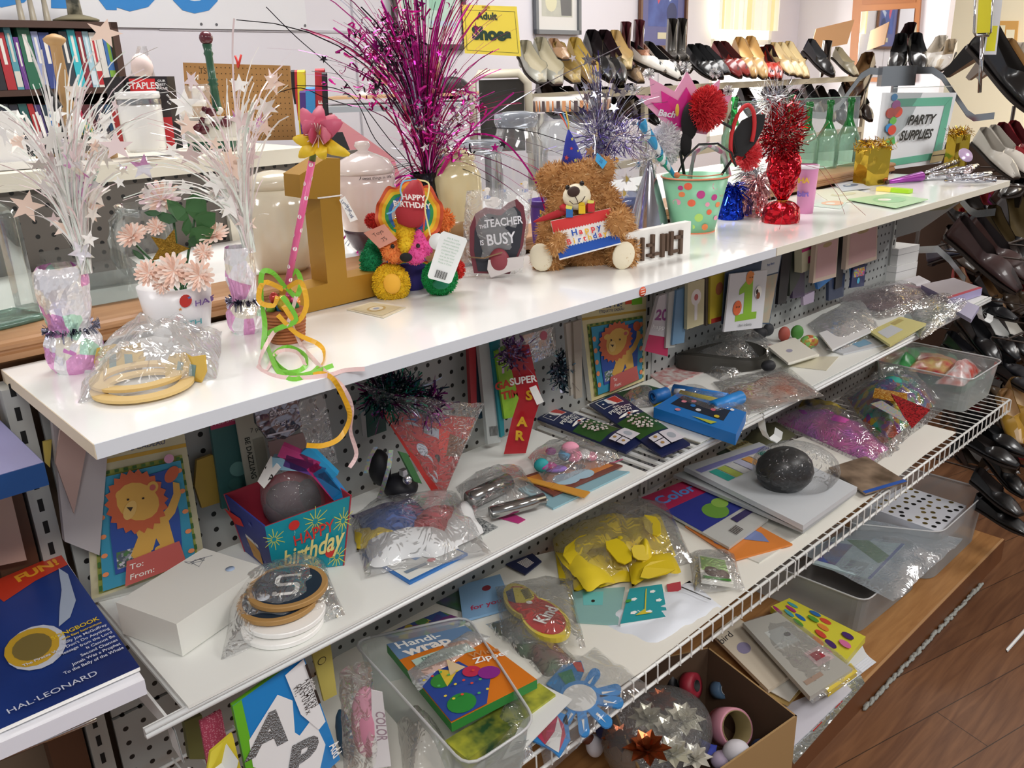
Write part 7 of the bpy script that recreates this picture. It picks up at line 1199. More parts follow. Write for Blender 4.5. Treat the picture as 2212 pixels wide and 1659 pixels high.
for i,(q,h,h2,lab) in enumerate((([(1890,838),(1960,850),(1958,872),(1885,858)],'e0a030','c88820,f0c860,b87010','orange holographic strip'),([(1905,865),(1962,900),(1955,912),(1880,872)],'d8c8b0','a8d8c8,e8d8a0,c8b8e0','silver holographic strip'),([(1925,850),(2010,885),(1970,925),(1950,895)],'a82028','d83038,701018,c02830','red holographic card'))):single('holographic_card',Card(*[at(a,b,z=ZW2+.084+.001*i) for a,b in q],hol(h,h2),.001).mb,lab+' on top of the multicoloured balloon pack','card')
PB=mat('c84a98',.3,kind='noise',sc_=.7,h2='9a5ac0');cloth('pink_balloon_bag','shiny pink and purple printed bag beside the black ball','printed bag',[(1665,905),(1760,885),(1920,965),(1880,1000)],ZW2,.05,mat('d860a8',.25,kind='noise',sc_=.45,h2='a050b0'),6,.35,22);bag('clear wrap over the pink and purple printed bag',[(1655,905),(1765,880),(1945,970),(1880,1010)],ZW2,.056,film(veil=.08,crinkle=1),7,.4)
cloth('navy_yellow_bag','dark blue and yellow folded bag behind the pink one','printed bag',[(1700,885),(1740,868),(1830,885),(1790,905)],ZW2,.035,mat('26304a',.3,kind='noise',sc_=.6,h2='c8b040'),9)
def gst(c):[c.rect(.05+.16*i,.1+.22*j,.17+.16*i,.2+.22*j,mat('8a7a40',.5)) for i in range(6) for j in range(4)]
lay('gold_striped_pack','white pack with olive gold dashes behind the black ball bag','pack',[(1565,965),(1600,950),(1705,985),(1640,1010)],ZW2,'d0cca8',.006,gst);lay('dark_green_folder','dark green folder edge under the gold dashed pack','folder',[(1530,975),(1640,905),(1700,925),(1570,985)],ZW2,'2f4436',.003)
cloth('olive_plastic','crumpled olive plastic under the mid shelf rail','plastic',[(1600,950),(1660,900),(1720,940),(1650,975)],ZW2,.02,'5a5a40',4)
# white poly folders with rainbow edge
def rf(c):c.st=.0003;c.rect(.03,.08,.97,.14,mat('8a8ac8',.4));[c.rect(.10+i*.11,.16,.20+i*.11,.34,mat(h,.4)) for i,h in enumerate(('3ab0a0','b8c860','dcdcdc','c8c8e0','e8a858','e8e0d8','3aa898'))]
lay('white_wrapped_sheets','stack of white plastic wrapped sheets with a coloured animal strip','wrapped sheets',[(1478,1008),(1640,955),(1852,1052),(1735,1135)],ZW2+.03,mat('d6dade',.25),.012,rf,bend=.004);lay('wrapped_sheets_edge','lower white sheet under the coloured animal strip stack','sheet',[(1455,1025),(1640,960),(1850,1060),(1735,1145)],ZW2+.018,'b4b8ba',.008)
T=Thing('black_balloon','large black balloon ball in a clear bag on the white wrapped sheets','ball',at(1695,1050,z=ZW2+.045));pf=PF(T.loc);mb=MB();pf.ball(mb,1695,1015,62,48,mat('17181a',.35),ry=52);T.part('ball',mb,1)
mb=MB();mb.ball(pf.l(1720,1010),(95*pf.s,.065,58*pf.s),film(veil=.02,crinkle=1),22,pf.R @ rot(0,.15,0));single('plastic_bag',mb,'clear bag around the large black balloon ball','bag')
lay('brown_printed_pack','brown printed pack with a blue bar at the wire lip','pack',[(1790,1010),(1870,985),(1960,1040),(1870,1066)],ZW2+.01,mat('a08a74',.4,kind='noise',sc_=.5,h2='5a4a3a'),.004,lambda c:c.rect(0,.92,1,1,mat('2a5ab0',.4)))
# colour pack etc
def colp(c):c.st=.0003;c.rect(0,0,1,.3,mat('b02050',.4));c.text('Color',.42,.15,.13,mat('5a8ad0',.4),.03);c.rect(0,.3,1,.72,mat('2a3488',.4));c.disc(.55,.58,.2,mat('6a9a3a',.5));c.disc(.75,.52,.13,mat('8ab04a',.5));c.rect(.55,.76,.95,.84,mat('3a3060',.4));[c.rect(.3+.03*j,.86,.315+.03*j,.95,BK) for j in range(6)]
lay('colouring_kit','red and navy colouring kit pack with green shapes','craft kit',[(1385,1075),(1500,1030),(1660,1120),(1575,1182)],ZW2+.008,'c0c0bc',.006,colp);lay('drawing_sheet','white card with black line drawing standing behind the colouring kit','drawing',[(1375,1010),(1450,975),(1455,1030),(1380,1085)],ZW2,'c8c4c8',.002,lambda c:(c.disc(.3,.6,.2,BK),c.disc(.3,.6,.18,mat('c8c4c8',.4)),[c.rect(.5,.2+.15*i,.95,.22+.15*i,BK) for i in range(4)]))
def ob(c):c.disc(.14,.55,.1,mat('7a8ac8',.4));c.disc(.14,.55,.035,WHT);c.poly([(.4,.2),(.8,.1),(.85,.5),(.75,.8),(.5,.6)],mat('7a88b8',.4));
lay('orange_cutout_pack','orange pack with lilac blue shapes in front of the colouring kit','pack',[(1480,1135),(1620,1125),(1712,1175),(1590,1208)],ZW2+.002,'e0863a',.004,ob);lay('white_cards','white cards at the wire lip under the orange pack','card',[(1580,1190),(1700,1130),(1740,1150),(1640,1215)],ZW2,'e0ded6',.002)
# yellow gloves
YG=[mat('e0c41c',.45),mat('d4b818',.45),mat('ecd030',.45)]
for i,(q,th) in enumerate((([(1190,1140),(1340,1105),(1400,1190),(1210,1262)],.03),([(1230,1200),(1340,1170),(1375,1255),(1240,1275)],.035),([(1330,1125),(1425,1110),(1460,1200),(1370,1230)],.045),([(1310,1165),(1355,1160),(1380,1215),(1335,1225)],.055),([(1355,1205),(1450,1190),(1470,1230),(1365,1265)],.03),([(1200,1195),(1250,1180),(1330,1255),(1265,1275)],.022),([(1375,1180),(1400,1170),(1412,1215),(1385,1222)],.05))):cloth('yellow_foam_shape',['large back','front left','upright right','folded middle','long front right','lower left','small'][i]+' yellow foam shape in the clear bag','foam shape',q,ZW2+.006+.004*i,th*.6,YG[i % 3],i,.22,14,.5,'yellow foam shapes')
for i,(q,zs,nm) in enumerate((([(1300,1172),(1340,1160),(1372,1205),(1342,1222)],(.05,.055,.04,.035),'rounded middle'),([(1362,1178),(1395,1176),(1405,1212),(1370,1208)],(.06,.055,.03,.04),'rounded right'),([(1385,1110),(1425,1118),(1428,1160),(1395,1150)],(.05,.06,.05,.04),'upright top'),([(1210,1190),(1262,1150),(1300,1162),(1235,1225)],(.04,.045,.04,.02),'flat left'),([(1395,1215),(1450,1208),(1462,1235),(1380,1255)],(.04,.03,.02,.02),'curled front'))):
    p=[at(a,b,z=ZW2+.014+z_*.8) for (a,b),z_ in zip(q,zs)];single('yellow_foam_shape',Card(*p,YG[i % 3],.003,outline=[(.2,0),(.8,0),(1,.25),(1,.8),(.75,1),(.25,1),(0,.8),(0,.25)]).mb,nm+' yellow foam tongue on top in the clear bag','foam shape','yellow foam shapes')
bag('large clear bag of yellow foam shapes on the wire shelf',[(1175,1130),(1440,1085),(1500,1215),(1230,1285)],ZW2+.004,.062,film(veil=.06,sc_=.8),31,.3,22);lay('navy_barcode_card','small navy card with a white barcode left of the yellow shapes','card',[(1092,1218),(1150,1195),(1170,1212),(1135,1240)],ZW2+.004,'1c2450',.003,lambda c:[c.rect(.3+.05*j,.2,.33+.05*j,.8,WHT) for j in range(8)])
def tc(c):c.st=.0003;c.rect(0,0,1,1,mat('2f9fa8',.4));[c.disc(u,v,.09,WHT,n=10,rag=.25) for u,v in ((.2,.35),(.7,.2),(.25,.75),(.85,.5),(.6,.8))];c.poly([(.5,.1),(.53,.1),(.53,.8),(.7,.85),(.3,.85),(.5,.7)],mat('d8c840',.4));c.disc(.06,.4,.08,mat('4a9a3a',.5))
lay('teal_cloud_pack','teal pack with white clouds in front of the yellow foam shapes','card pack',[(1360,1272),(1430,1262),(1442,1332),(1340,1348)],ZW2+.004,'e4e8e6',.006,tc);lay('teal_tag_pack','pale teal tag pack left of the cloud pack','card pack',[(1235,1275),(1350,1268),(1335,1348),(1245,1342)],ZW2+.002,'8fb8b4',.004,lambda c:(c.rect(.2,.1,.6,.5,mat('74c4c4',.4)),c.disc(.4,.38,.04,BK)));lay('red_strip_card','red strip card in a clear sleeve right of the cloud pack','card',[(1440,1262),(1470,1256),(1478,1328),(1452,1330)],ZW2+.003,'b84450',.003)
cloth('white_tissue','white tissue paper spread at the wire lip under the teal packs','tissue paper',[(1270,1340),(1490,1255),(1560,1310),(1420,1400)],ZW2,.012,'e6eaf2',5,.6)
def bear_(c):c.st=.0003;c.rect(.06,.05,.94,.6,mat('9ac46a',.4));c.disc(.4,.62,.26,mat('4a2e24',.5),.2);c.disc(.75,.7,.2,mat('5a3a2c',.5),.2);c.disc(.33,.58,.05,WHT);c.disc(.48,.56,.05,WHT);c.disc(.33,.58,.02,BK);c.disc(.48,.56,.02,BK);c.rect(.06,.86,.94,.95,mat('4a8a3a',.4))
lay('bear_card','small green card with two brown bears at the wire lip','greeting card',[(1508,1198),(1568,1208),(1585,1262),(1515,1252)],ZW2+.012,'f0efe6',.008,bear_);bag('clear sleeve around the small bear card',[(1490,1195),(1585,1195),(1610,1275),(1500,1280)],ZW2+.006,.03,BAG,3,.3);mb=MB();mb.tube([at(1472,1268,z=ZW2+.02),at(1536,1295,z=ZW2+.012)],.0012,mat('7a7a78',.3,m=.7),6);single('metal_pin',mb,'thin metal pin lying on the tissue by the bear card','pin')
# hearts card
T=Thing('heart_sponge','red double heart shaped card with a yellow border and barcode label','heart card',at(1165,1345,z=ZW2+.02));p=P((1075,1268),(1175,1262),(1252,1368),(1120,1380),z=ZW2+.03);Y_=mat('e0c848',.5)
op=[]
for i in range(40):
    a=2*PI*i/40;r_=0
    for x_,y_,R_q in ((-.13,-.20,.34),(.10,.17,.40)):b_=x_*math.cos(a)+y_*math.sin(a);q_=b_*b_-(x_*x_+y_*y_-R_q*R_q);r_=max(r_,b_+math.sqrt(q_) if q_ >0 else 0)
    op.append((.5+r_*math.cos(a),.48+r_*math.sin(a)))
c=Card(*p,Y_,.010,outline=op);c.st=.0004;c.poly([(.5+(u-.5)*.88,.5+(v-.5)*.88) for u,v in op],mat('c02c26',.45));c.disc(.36,.2,.30,mat('e0cc30',.45));c.poly([(.12,.12),(.3,.05),(.22,.36),(.1,.3)],mat('26305a',.5));[c.rect(.44+.02*j,.1,.452+.02*j,.3,BK) for j in range(8)];c.text('Kind',.64,.66,.13,WHT,.03,.1,a=.9);c.disc(.46,.40,.06,WHT);T.part('card',c.mb,1)
bag('clear sleeve around the red heart card',[(1070,1262),(1230,1250),(1265,1395),(1085,1385)],ZW2+.018,.03,film(veil=.06),8,.3)
lay('for_you_pack','light blue pack with a red figure behind the handy wrap pack','card pack',[(990,1265),(1080,1240),(1110,1310),(1000,1340)],ZW2+.004,'8ab4dc',.005,lambda c:(c.disc(.6,.3,.1,mat('8a2a3a',.5)),c.text('for you',.5,.75,.12,mat('c03a60',.4),.02)));cloth('green_red_sheets','green and red folded plastic sheets in clear film under the heart card','plastic sheets',[(1055,1350),(1130,1335),(1245,1430),(1190,1470)],ZW2,.02,mat('2a6a44',.35,kind='noise',sc_=.4,h2='7a2a38'),2,.4);bag('clear film over the green and red sheets',[(1045,1350),(1140,1330),(1262,1440),(1190,1480)],ZW2,.028,film(veil=.1),3,.4)
lay('green_paisley_pack','dark green patterned pack behind the light blue one','pack',[(940,1300),(1010,1262),(1060,1275),(1000,1320)],ZW2,mat('3a6a3a',.5,kind='noise',sc_=.9,h2='5a5a7a'),.004);lay('party_print_pack','blue purple party print pack inside the bin rim','pack',[(830,1370),(950,1320),(1010,1340),(880,1400)],ZW2+.002,mat('4a4a8a',.4,kind='patch',sc_=1.0,h2='7a3a7a,5a8a4a,c8b040,3a5a9a'),.004)
# handy wrap pack and clear bin at near end
def hw(c):
    c.st=.0003;c.rect(0,0,1,.22,mat('6a8ab0',.35));c.text('Handi-',.35,.06,.09,WHT,.02);c.text('wrap',.38,.17,.12,mat('f4ece4',.4),.035);c.rect(.1,.28,.78,.42,mat('b8d0c4',.4));c.text('CONTENTS:',.3,.38,.04,mat('3a6a5a',.4),.01);c.text('DATE',.3,.32,.035,mat('3a6a5a',.4),.01);c.text('Wide',.82,.48,.07,mat('c89060',.4),.01,.2);c.text('Zipper',.84,.56,.07,WHT,.02,.2)
    c.poly([(0,.5),(.5,.5),(.62,.8),(.4,1),(0,1)],mat('2f4a9a',.35));c.disc(.2,.62,.12,mat('3a8a3a',.4));c.poly([(.25,.5),(.4,.6),(.2,.7)],mat('e0c040',.4));c.disc(.52,.66,.1,mat('c03050',.4));c.disc(.66,.74,.12,mat('8a2a8a',.4));c.disc(.2,.9,.15,mat('2f8a3a',.35));c.poly([(.4,.44),(.5,.6),(.3,.62)],mat('e0c8a0',.4))
    for i in range(16):c.disc(.05+(i*37 % 50)/100,.55+(i*23 % 40)/100,.018,mat(['e8d040','e04a3a','58b860'][i % 3],.4),n=6)
lay('wrap_pack','orange and blue zipper bag pack lettered wrap in the near clear bin','zipper bag pack',[(835,1392),(1005,1352),(1160,1468),(975,1562)],ZW2+.064,mat('d87820',.3),.016,hw,side=mat('2f8a3a',.4),bend=.006)
cloth('zip_top_film','milky crumpled zip top across the orange wrap pack','plastic film',[(880,1450),(1010,1365),(1060,1375),(905,1490)],ZW2+.082,.012,film(veil=.35),3,.6)
r4=[at(*p,z=ZW2+.085) for p in ((760,1385),(1010,1660),(1160,1560),(1010,1330))];bin_('clear_bin','clear plastic bin of plastic packs at the near end of the wire shelf',r4,ZW2-.0,TUB)
lay('green_patterned_pack','dark green leafy pack under the orange wrap pack','pack',[(960,1600),(1165,1475),(1200,1500),(1010,1640)],ZW2+.02,mat('2c5030',.4,kind='noise',sc_=.9,h2='b8b840'),.02)
cloth('milky_bags','milky folded plastic bags filling the front of the near clear bin','plastic bags',[(850,1530),(960,1600),(1000,1700),(880,1720)],ZW2,.06,film('e8e4dc',.45,.3,.2),6,.5)
# sun bag
sb=P((1150,1440),(1265,1405),(1395,1478),(1180,1650),z=ZW2+.006)
def cut(name,lab,pts,h,z,layers=(),cat='foam cutout',r=.4,th=.003):
    mb=MB();p=[at(a,b,z=z) for a,b in pts];mb.prism([(v.x,v.y) for v in p][::-1],mat(h,r),th,fr=TR(0,0,z))
    for j,(q,h2) in enumerate(layers):v=[at(a,b,z=z+th+.0006*(j+1)) for a,b in q];mb.add(v,[tuple(range(len(v)))],mat(h2,r))
    return single(name,mb,lab,cat)
cen=(1252,1508);ray_=[]
for ex,ey,w_ in ((1285,1458,12),(1330,1492,12),(1335,1520,12),(1310,1562,13),(1262,1582,12),(1225,1560,9)):
    dx,dy=ex-cen[0],ey-cen[1];L=math.hypot(dx,dy);nx,ny=-dy/L,dx/L;ray_.append(([(cen[0]+nx*w_*.7,cen[1]+ny*w_*.7)]+[(ex+w_*(nx*math.cos(t)+dx/L*math.sin(t)),ey+w_*(ny*math.cos(t)+dy/L*math.sin(t))) for t in [PI*i/6 for i in range(7)]]+[(cen[0]-nx*w_*.7,cen[1]-ny*w_*.7)],(dx/L,dy/L,L,nx,ny)))
mb=MB();z=ZW2+.008;B1,B2=mat('3a86c8',.4),mat('dcdcda',.4)
for q,(dx,dy,L,nx,ny) in ray_:v=[at(a,b,z=z) for a,b in q];mb.prism([(p.x,p.y) for p in v][::-1],B1,.003,fr=TR(0,0,z));q2=[(cen[0]+dx*L*.62+nx*2,cen[1]+dy*L*.62+ny*2),(cen[0]+dx*L*1.0,cen[1]+dy*L*1.0),(cen[0]+dx*L*.62-nx*4,cen[1]+dy*L*.62-ny*4)];mb.add([at(a,b,z=z+.0036) for a,b in q2],[(0,1,2)],B2)
for r_,M,zz in ((44,B1,.0),(37,B2,.0035)):v=[at(cen[0]+r_*math.cos(t),cen[1]+r_*.78*math.sin(t),z=z+zz) for t in [2*PI*i/32 for i in range(32)]];mb.prism([(p.x,p.y) for p in v][::-1],M,.0033 if zz == 0 else .001,fr=TR(0,0,z+zz))
single('sun_cutout',mb,'blue foam sun cutout with a grey white face and white ray marks','foam cutout')
cut('umbrella_cutout','blue foam beach umbrella cutout with pink and white panels',[(1205,1540),(1225,1548),(1232,1600),(1208,1638),(1190,1622),(1150,1602),(1155,1588),(1185,1560)],'3a86c8',ZW2+.008,(([(1203,1545),(1218,1565),(1222,1590),(1207,1625),(1175,1606),(1160,1590)],'b8405a'),([(1205,1548),(1214,1580),(1207,1626),(1178,1608),(1198,1580)],'dcdcda')))
cut('ball_cutout','blue green and red foam ball cutout above the sun cutout',[(1180,1480),(1215,1440),(1255,1430),(1262,1450),(1250,1480),(1210,1500)],'2f78b0',ZW2+.007,(([(1235,1430),(1255,1430),(1262,1452),(1248,1450)],'c04a44'),([(1205,1455),(1235,1445),(1245,1475),(1225,1482)],'2f7a5a')))
bag('wide clear bag of foam beach cutouts at the wire lip',[(1130,1480),(1285,1400),(1400,1480),(1180,1668)],ZW2+.005,.022,film(veil=.05,gloss=.16,sc_=.6,crinkle=.4),41,.3,22)
lay('white_folded_sheet','white folded instruction sheet lying across the sun bag','sheet',[(1170,1478),(1236,1510),(1130,1620),(1085,1640)],ZW2+.034,'e4e4e2',.002,lambda c:[c.rect(.2,.8+.03*i,.8,.812+.03*i,mat('6a6a6a',.5)) for i in range(5)])
bag('clear crumpled bag at the bottom right of the near bin',[(1060,1560),(1150,1500),(1150,1640),(1040,1700)],ZW2+.008,.035,BAG,42,.5)
# ================================================================ hanging in front, below the near mid shelf
def fq(q,z_b,y0):return [at(a,b,y=y0) for a,b in q]
def aps(c):
    c.st=.0004;c.rect(0,0,.12,1,mat('6ab82a',.4));wh=mat('f2f2f4',.4);gl=mat('8e9094',.35,m=.4,kind='glit')
    c.poly([(.10,.30),(.55,.14),(.70,.26),(.62,.50),(.66,.55),(.86,.50),(.90,.78),(.72,.98),(.40,1),(.42,.82),(.34,.84),(.22,.80),(.20,.60),(.08,.50)],wh)
    c.text('A',.34,.36,.24,gl,.05,a=-.35);c.text('P',.60,.74,.24,gl,.05,a=-.35);c.text('S',.50,.98,.16,gl,.05) if 0 else None
    c.poly([(.70,.04),(.98,.02),(.98,.60),(.88,.62),(.74,.40)],wh)
    for i,tx in enumerate(('ABCDEFGH','IJKLMNOP','QRSTUVWX','YI!,')):c.text(tx,.93-.055*i,.30-(.10 if i == 3 else 0),.026,BK,.015,a=-PI/2,spacing=1.5)
    c.rect(.965,.06,.995,.42,BK);c.text('includes:',.98,.24,.022,WHT,.01,a=-PI/2);c.text('Add',.97,.86,.055,WHT,.02,a=-PI/2)
c=Card(*fq([(502,1525),(655,1415),(735,1640),(560,1800)],0,.02),mat('1f86d0',.35),.006,side=mat('6ab82a',.4));aps(c);single('glitter_letter_pack',c.mb,'blue and green pack of silver glitter letters hanging below the mid shelf','letter pack')
single('pink_dotted_pack',Card(*fq([(432,1560),(478,1535),(510,1700),(460,1720)],0,.04),mat('a8405a',.5,kind='holes',sc_=330,h2='c88090'),.004).mb,'dusty red dotted pack left of the glitter letter pack','pack')
single('yellow_craft_bag',Card(*fq([(455,1625),(502,1585),(530,1700),(440,1720)],0,.0),mat('d8c838',.45),.004).mb,'yellow printed bag tip below the dotted pack','pack')
c=Card(*fq([(672,1402),(712,1375),(728,1500),(700,1515)],0,.10),mat('c8b860',.5),.004);c.disc(.4,.3,.25,BK,.06);c.disc(.4,.3,.21,mat('c8b860',.5),.05);single('yellow_swirl_card',c.mb,'pale yellow card with a thin black swirl behind the glitter letter pack','card')
single('olive_pouch',Card(*fq([(398,1560),(436,1545),(460,1640),(410,1640)],0,.2),mat('6a6a3c',.5),.01).mb,'olive green pouch in shadow under the near shelf corner','pouch')
pf=PF(at(800,1640,y=.02));T=Thing('pink_socks_pack','rolled pink socks with a white band lettered COLOR hanging in clear plastic','sock pack',pf.B);mb=MB();mb.ball(pf.l(792,1560),(33*pf.s,.018,92*pf.s),mat('d890a8',.8),18,pf.R @ rot(0,.06,0));T.part('rolled_socks',mb,1);mb=MB();c=Card(pf.l(802,1490,-.014),pf.l(826,1495,-.012),pf.l(845,1655,-.012),pf.l(805,1660,-.014),mat('e8e4e6',.5),.0008);c.text('COLOR',.6,.45,.08,mat('a8909c',.5),.02,a=-PI/2);T.part('paper_band',c.mb,1)
mb=upbag([pf.l(732,1455,.0),pf.l(800,1435,0),pf.l(850,1700,0),pf.l(745,1700,0)],.02,film(veil=.10,crinkle=.9),seed=4);single('plastic_bag',mb,'clear bag around the rolled pink socks','bag');pf_=PF(at(770,1600,y=.08));mb=MB();mb.ball(pf_.l(745,1590),(14*pf_.s,.02,70*pf_.s),mat('2f5a7a',.6),14);single('dark_blue_socks',mb,'dark blue rolled socks left of the pink ones','socks')
# ================================================================ goods on the wooden base
ZF=.0755
r4=[at(*p,z=.25) for p in ((1700,1150),(1985,1145),(2140,1060),(1900,1005))]
r4=[at(*p,z=.24) for p in ((1830,1130),(2035,1150),(2138,1058),(1960,1010))];bin_('clear_bin','clear plastic bin with a gold dotted box at the far end of the wooden base',r4,ZF+.001,TUBD)
q=[at(*p,z=.20) for p in ((1875,1095),(1955,1050),(2088,1092),(2030,1150))];mb=MB();mb.prism([(p.x,p.y) for p in q][::-1],mat('e2e4ec',.45),-.06,fr=TR(0,0,.20));rr=random.Random(5)
for i in range(7):
    for j in range(6):
        u,v=(i+.5+rr.uniform(-.25,.25))/7,(j+.5+rr.uniform(-.25,.25))/6;c0=q[0].lerp(q[1],u).lerp(q[3].lerp(q[2],u),v);mb.add([c0+Vector((.0075*math.cos(t),.0075*math.sin(t),.0004)) for t in [2*PI*m/12 for m in range(12)]],[tuple(range(12))],mat(['8a7438','6a5a28','1e1e1e'][(i*3+j) % 3],.3,m=.3))
single('dotted_box',mb,'white box with gold and black dots inside the far base bin','box')
r4=[at(*p,z=.19) for p in ((1600,1195),(1870,1300),(2010,1190),(1760,1120))];bin_('clear_bin','low clear plastic bin of magazines in the middle of the wooden base',r4,ZF+.001,TUBD)
lay('kids_magazine','green and brown illustrated magazine in the low base bin','magazine',[(1755,1215),(1800,1160),(1955,1175),(1880,1252)],.196,mat('b8ccd0',.35),.006,lambda c:(c.rect(.1,.0,.8,.35,mat('7a4030',.4,kind='noise',sc_=.5,h2='4a6ab0')),c.poly([(.4,.9),(.95,.2),(1,.5),(.6,1)],mat('3a7a2c',.4)),c.rect(.05,.5,.35,.8,mat('8a9aa0',.4)),c.rect(0,.95,1,1,mat('2a4aa0',.4))))
cloth('blister_packaging','large clear moulded blister packaging lying on the low base bin','packaging',[(1740,1200),(1860,1120),(2082,1165),(1930,1300)],.195,.03,film('d8e0e6',.3,.2,.15,1,.2),4,.3,20);cloth('blue_grey_bag','blue grey printed plastic bag under the blister packaging','bag',[(1730,1195),(1880,1125),(2040,1160),(1900,1270)],.180,.014,mat('9ab0bc',.3,kind='noise',sc_=.4,h2='c0b8c0'),7,.4)
def bal(c):c.st=.0003;[(c.disc(.1+(i*.37 % .85),.08+(i*.23 % .88),.07,mat(['b0307a','2a6ab0','d04a3a','4a2a6a','48a0b0','5a9a3a','e0883a','d870a0'][i % 8],.4),.075)) for i in range(16)]
lay('balloon_print_pack','yellow pack printed with coloured balloons near the carton','pack',[(1665,1310),(1705,1292),(1870,1375),(1810,1448)],.115,mat('d8d040',.35),.018,bal);lay('banknote_pack','clear wrapped pack of grey and pink printed papers on the base','paper pack',[(1605,1345),(1680,1322),(1842,1445),(1750,1505)],.135,mat('b4b2aa',.3),.012,lambda c:(c.rect(.25,.2,.75,.45,mat('c8ccc8',.4)),c.disc(.65,.32,.08,mat('7a7c7a',.4)),c.rect(.55,.6,.95,.8,mat('d0b8b8',.4)),c.rect(.62,.64,.85,.74,mat('a8404a',.4)),c.rect(.1,.85,.5,.9,mat('a89080',.4))));bag('shiny clear wrap over the grey and pink papers',[(1600,1345),(1690,1318),(1862,1450),(1755,1520)],.135,.018,film(veil=.08,gloss=.2,crinkle=.6,sc_=.7),12,.4)
lay('yellow_wrap_roll','short yellow wrapped end beside the banknote pack','pack',[(1775,1475),(1838,1432),(1852,1450),(1790,1495)],.125,'e0c850',.014)
lay('illustrated_folder','cream illustrated folder with lavender shapes beside the carton','folder',[(1540,1370),(1590,1330),(1735,1440),(1660,1490)],.105,'d8ccb8',.010,lambda c:(c.disc(.35,.4,.18,mat('9088a8',.5)),c.disc(.8,.75,.12,mat('a88aa0',.5)),c.text('bird',.2,.15,.1,mat('3a3a3a',.5))));lay('white_envelope','white envelope on a tan one at the carton edge','envelope',[(1640,1480),(1700,1455),(1728,1485),(1705,1515)],.098,'e2e0d8',.002);lay('tan_envelope','tan envelope under the white one by the carton','envelope',[(1630,1490),(1700,1452),(1738,1485),(1702,1525)],.092,'b89a60',.002)
for i in range(5):lay('white_paper',['lowest','second','third','fourth','top'][i]+' sheet of the fanned white papers at the base edge','paper',[(1790+i*4,1420+i*2),(1850+i*3,1400-i*2),(1893-i*5,1430-i*3),(1830-i*5,1478-i*3)],.080+.003*i,'e2e4ea',.0012,grp='fanned white papers')
lay('white_sheet_stack','large white papers on a clear sleeve beside the carton','paper',[(1680,1530),(1820,1470),(1840,1490),(1700,1625)],ZF+.004,'d4d2dc',.004);lay('clear_sleeve','clear plastic sleeve with red marks along the base edge','sleeve',[(1660,1560),(1850,1440),(1868,1475),(1715,1650)],ZF+.001,film('c0c8c4',.5),.002,lambda c:(c.rect(.3,.8,.42,.83,mat('b02020',.5)),c.rect(.6,.8,.7,.83,mat('b02020',.5))))
mb=MB();rr=random.Random(9);
for i in range(90):t=i/90;c0=Vector((1.52+t*.75,-.1555-rr.random()*.006,.004));mb.ball(c0,(.012,.004+.004*rr.random(),.004),mat('9a9c96',.9),6)
tag(single('dust_line',mb,'line of grey dust fluff on the floor along the wooden base','dust'),kind='stuff')
mb=MB();q0,q1=at(2175,1405,z=.003),at(2215,1360,z=.003);mb.strip([q0,q1],Vector((.006,.004,0)),mat('c8ccd0',.4));mb.strip([q0+Vector((0,0,.001)),q1+Vector((0,0,.001))],Vector((.002,-.002,0)),WHT);single('paper_scrap',mb,'small white paper scrap on the brown floor at the right edge','scrap')
# carton with ribbons
zc_=.245;r4=[at(*p,z=zc_) for p in ((1722,1546),(1531,1398),(1290,1450),(1420,1760))];BX=mat('a8875a',.7);BXI=mat('5c4634',.8);T=Thing('open_carton','open brown cardboard carton of bows and ribbon rolls at the bottom edge','carton',Vector((sum(p.x for p in r4)/4,sum(p.y for p in r4)/4,ZF)))
cc_=sum(r4,Vector())/4
for i in range(4):
    a,b=r4[i],r4[(i+1) % 4];mb=MB();n=(Vector((0,0,1)).cross(b-a)).normalized();n=n if n.dot(cc_-a)>0 else -n;lo=ZF+.001 if a.y >-.14 and b.y >-.14 else .076;vs=[Vector((p.x,p.y,z)) for z in (lo,zc_) for p in (a,b)];mb.add(vs,[(0,1,3,2)],BX);vi=[v+n*.004 for v in vs];mb.add(vi,[(0,1,3,2)],BXI);mb.add([vs[2],vs[3],vi[3],vi[2]],[(0,1,2,3)],BX);T.part('side_wall',mb,1)
mb=MB();mb.add([Vector((p.x,p.y,ZF+.003)) for p in r4],[(0,1,2,3)],BXI);T.part('bottom',mb,1)
def roll(px,py,z,R_,r_,L,h,hi,lab,rx=.5,rz=.3):
    o=at(px,py,z=z);mb=MB();R=rot(rx,0,rz);mb.lathe([(r_,0),(R_,.002),(R_*1.02,L*.5),(R_,L-.002),(r_,L),(r_*.97,L*.5),(r_,0)],mat(h,.5),o,32,R=R,cap=False);T=Thing('ribbon_roll',lab,'ribbon roll',o);T.part('ribbon',mb,1);mb=MB();mb.lathe([(r_*1.0,-.001),(r_*1.03,-.001),(r_*1.03,L+.001),(r_*.98,L+.001),(r_*.96,0)],mat(hi,.7),o,32,R=R,cap=False);T.part('core',mb,1)
roll(1560,1570,.15,.040,.034,.055,'d090a0','8a7a50','wide pink ribbon roll on a tan core in the carton',.95,-.3)
roll(1480,1480,.17,.028,.012,.03,'9a2838','2a2a2a','dark red ribbon spool in the back of the carton',1.2,.2);roll(1455,1470,.16,.034,.016,.02,'1c1c20','3a3a3a','black ribbon spool edge behind the red one',1.2,.2);roll(1545,1490,.15,.02,.012,.03,'5a7a9a','d8d8d8','small blue grey ribbon spool behind the pink roll',1.0,0)
lump('tissue_bag','clear bag with white tissue at the front of the carton','bag',[(1590,1632,30,26,24,'d8d4da'),(1560,1650,26,20,20,'b8a8c0')],.17);cloth('blue_box_flap','blue and white box flap in the carton','flap',[(1510,1595),(1550,1610),(1545,1650),(1515,1640)],.16,.01,'2a3a98');lump('blue_ribbon_spool','navy spools at the right of the carton','ribbon spool',[(1640,1618,20,22,16,'1c2a4a'),(1660,1625,16,18,14,'2a3a5a')],.15)
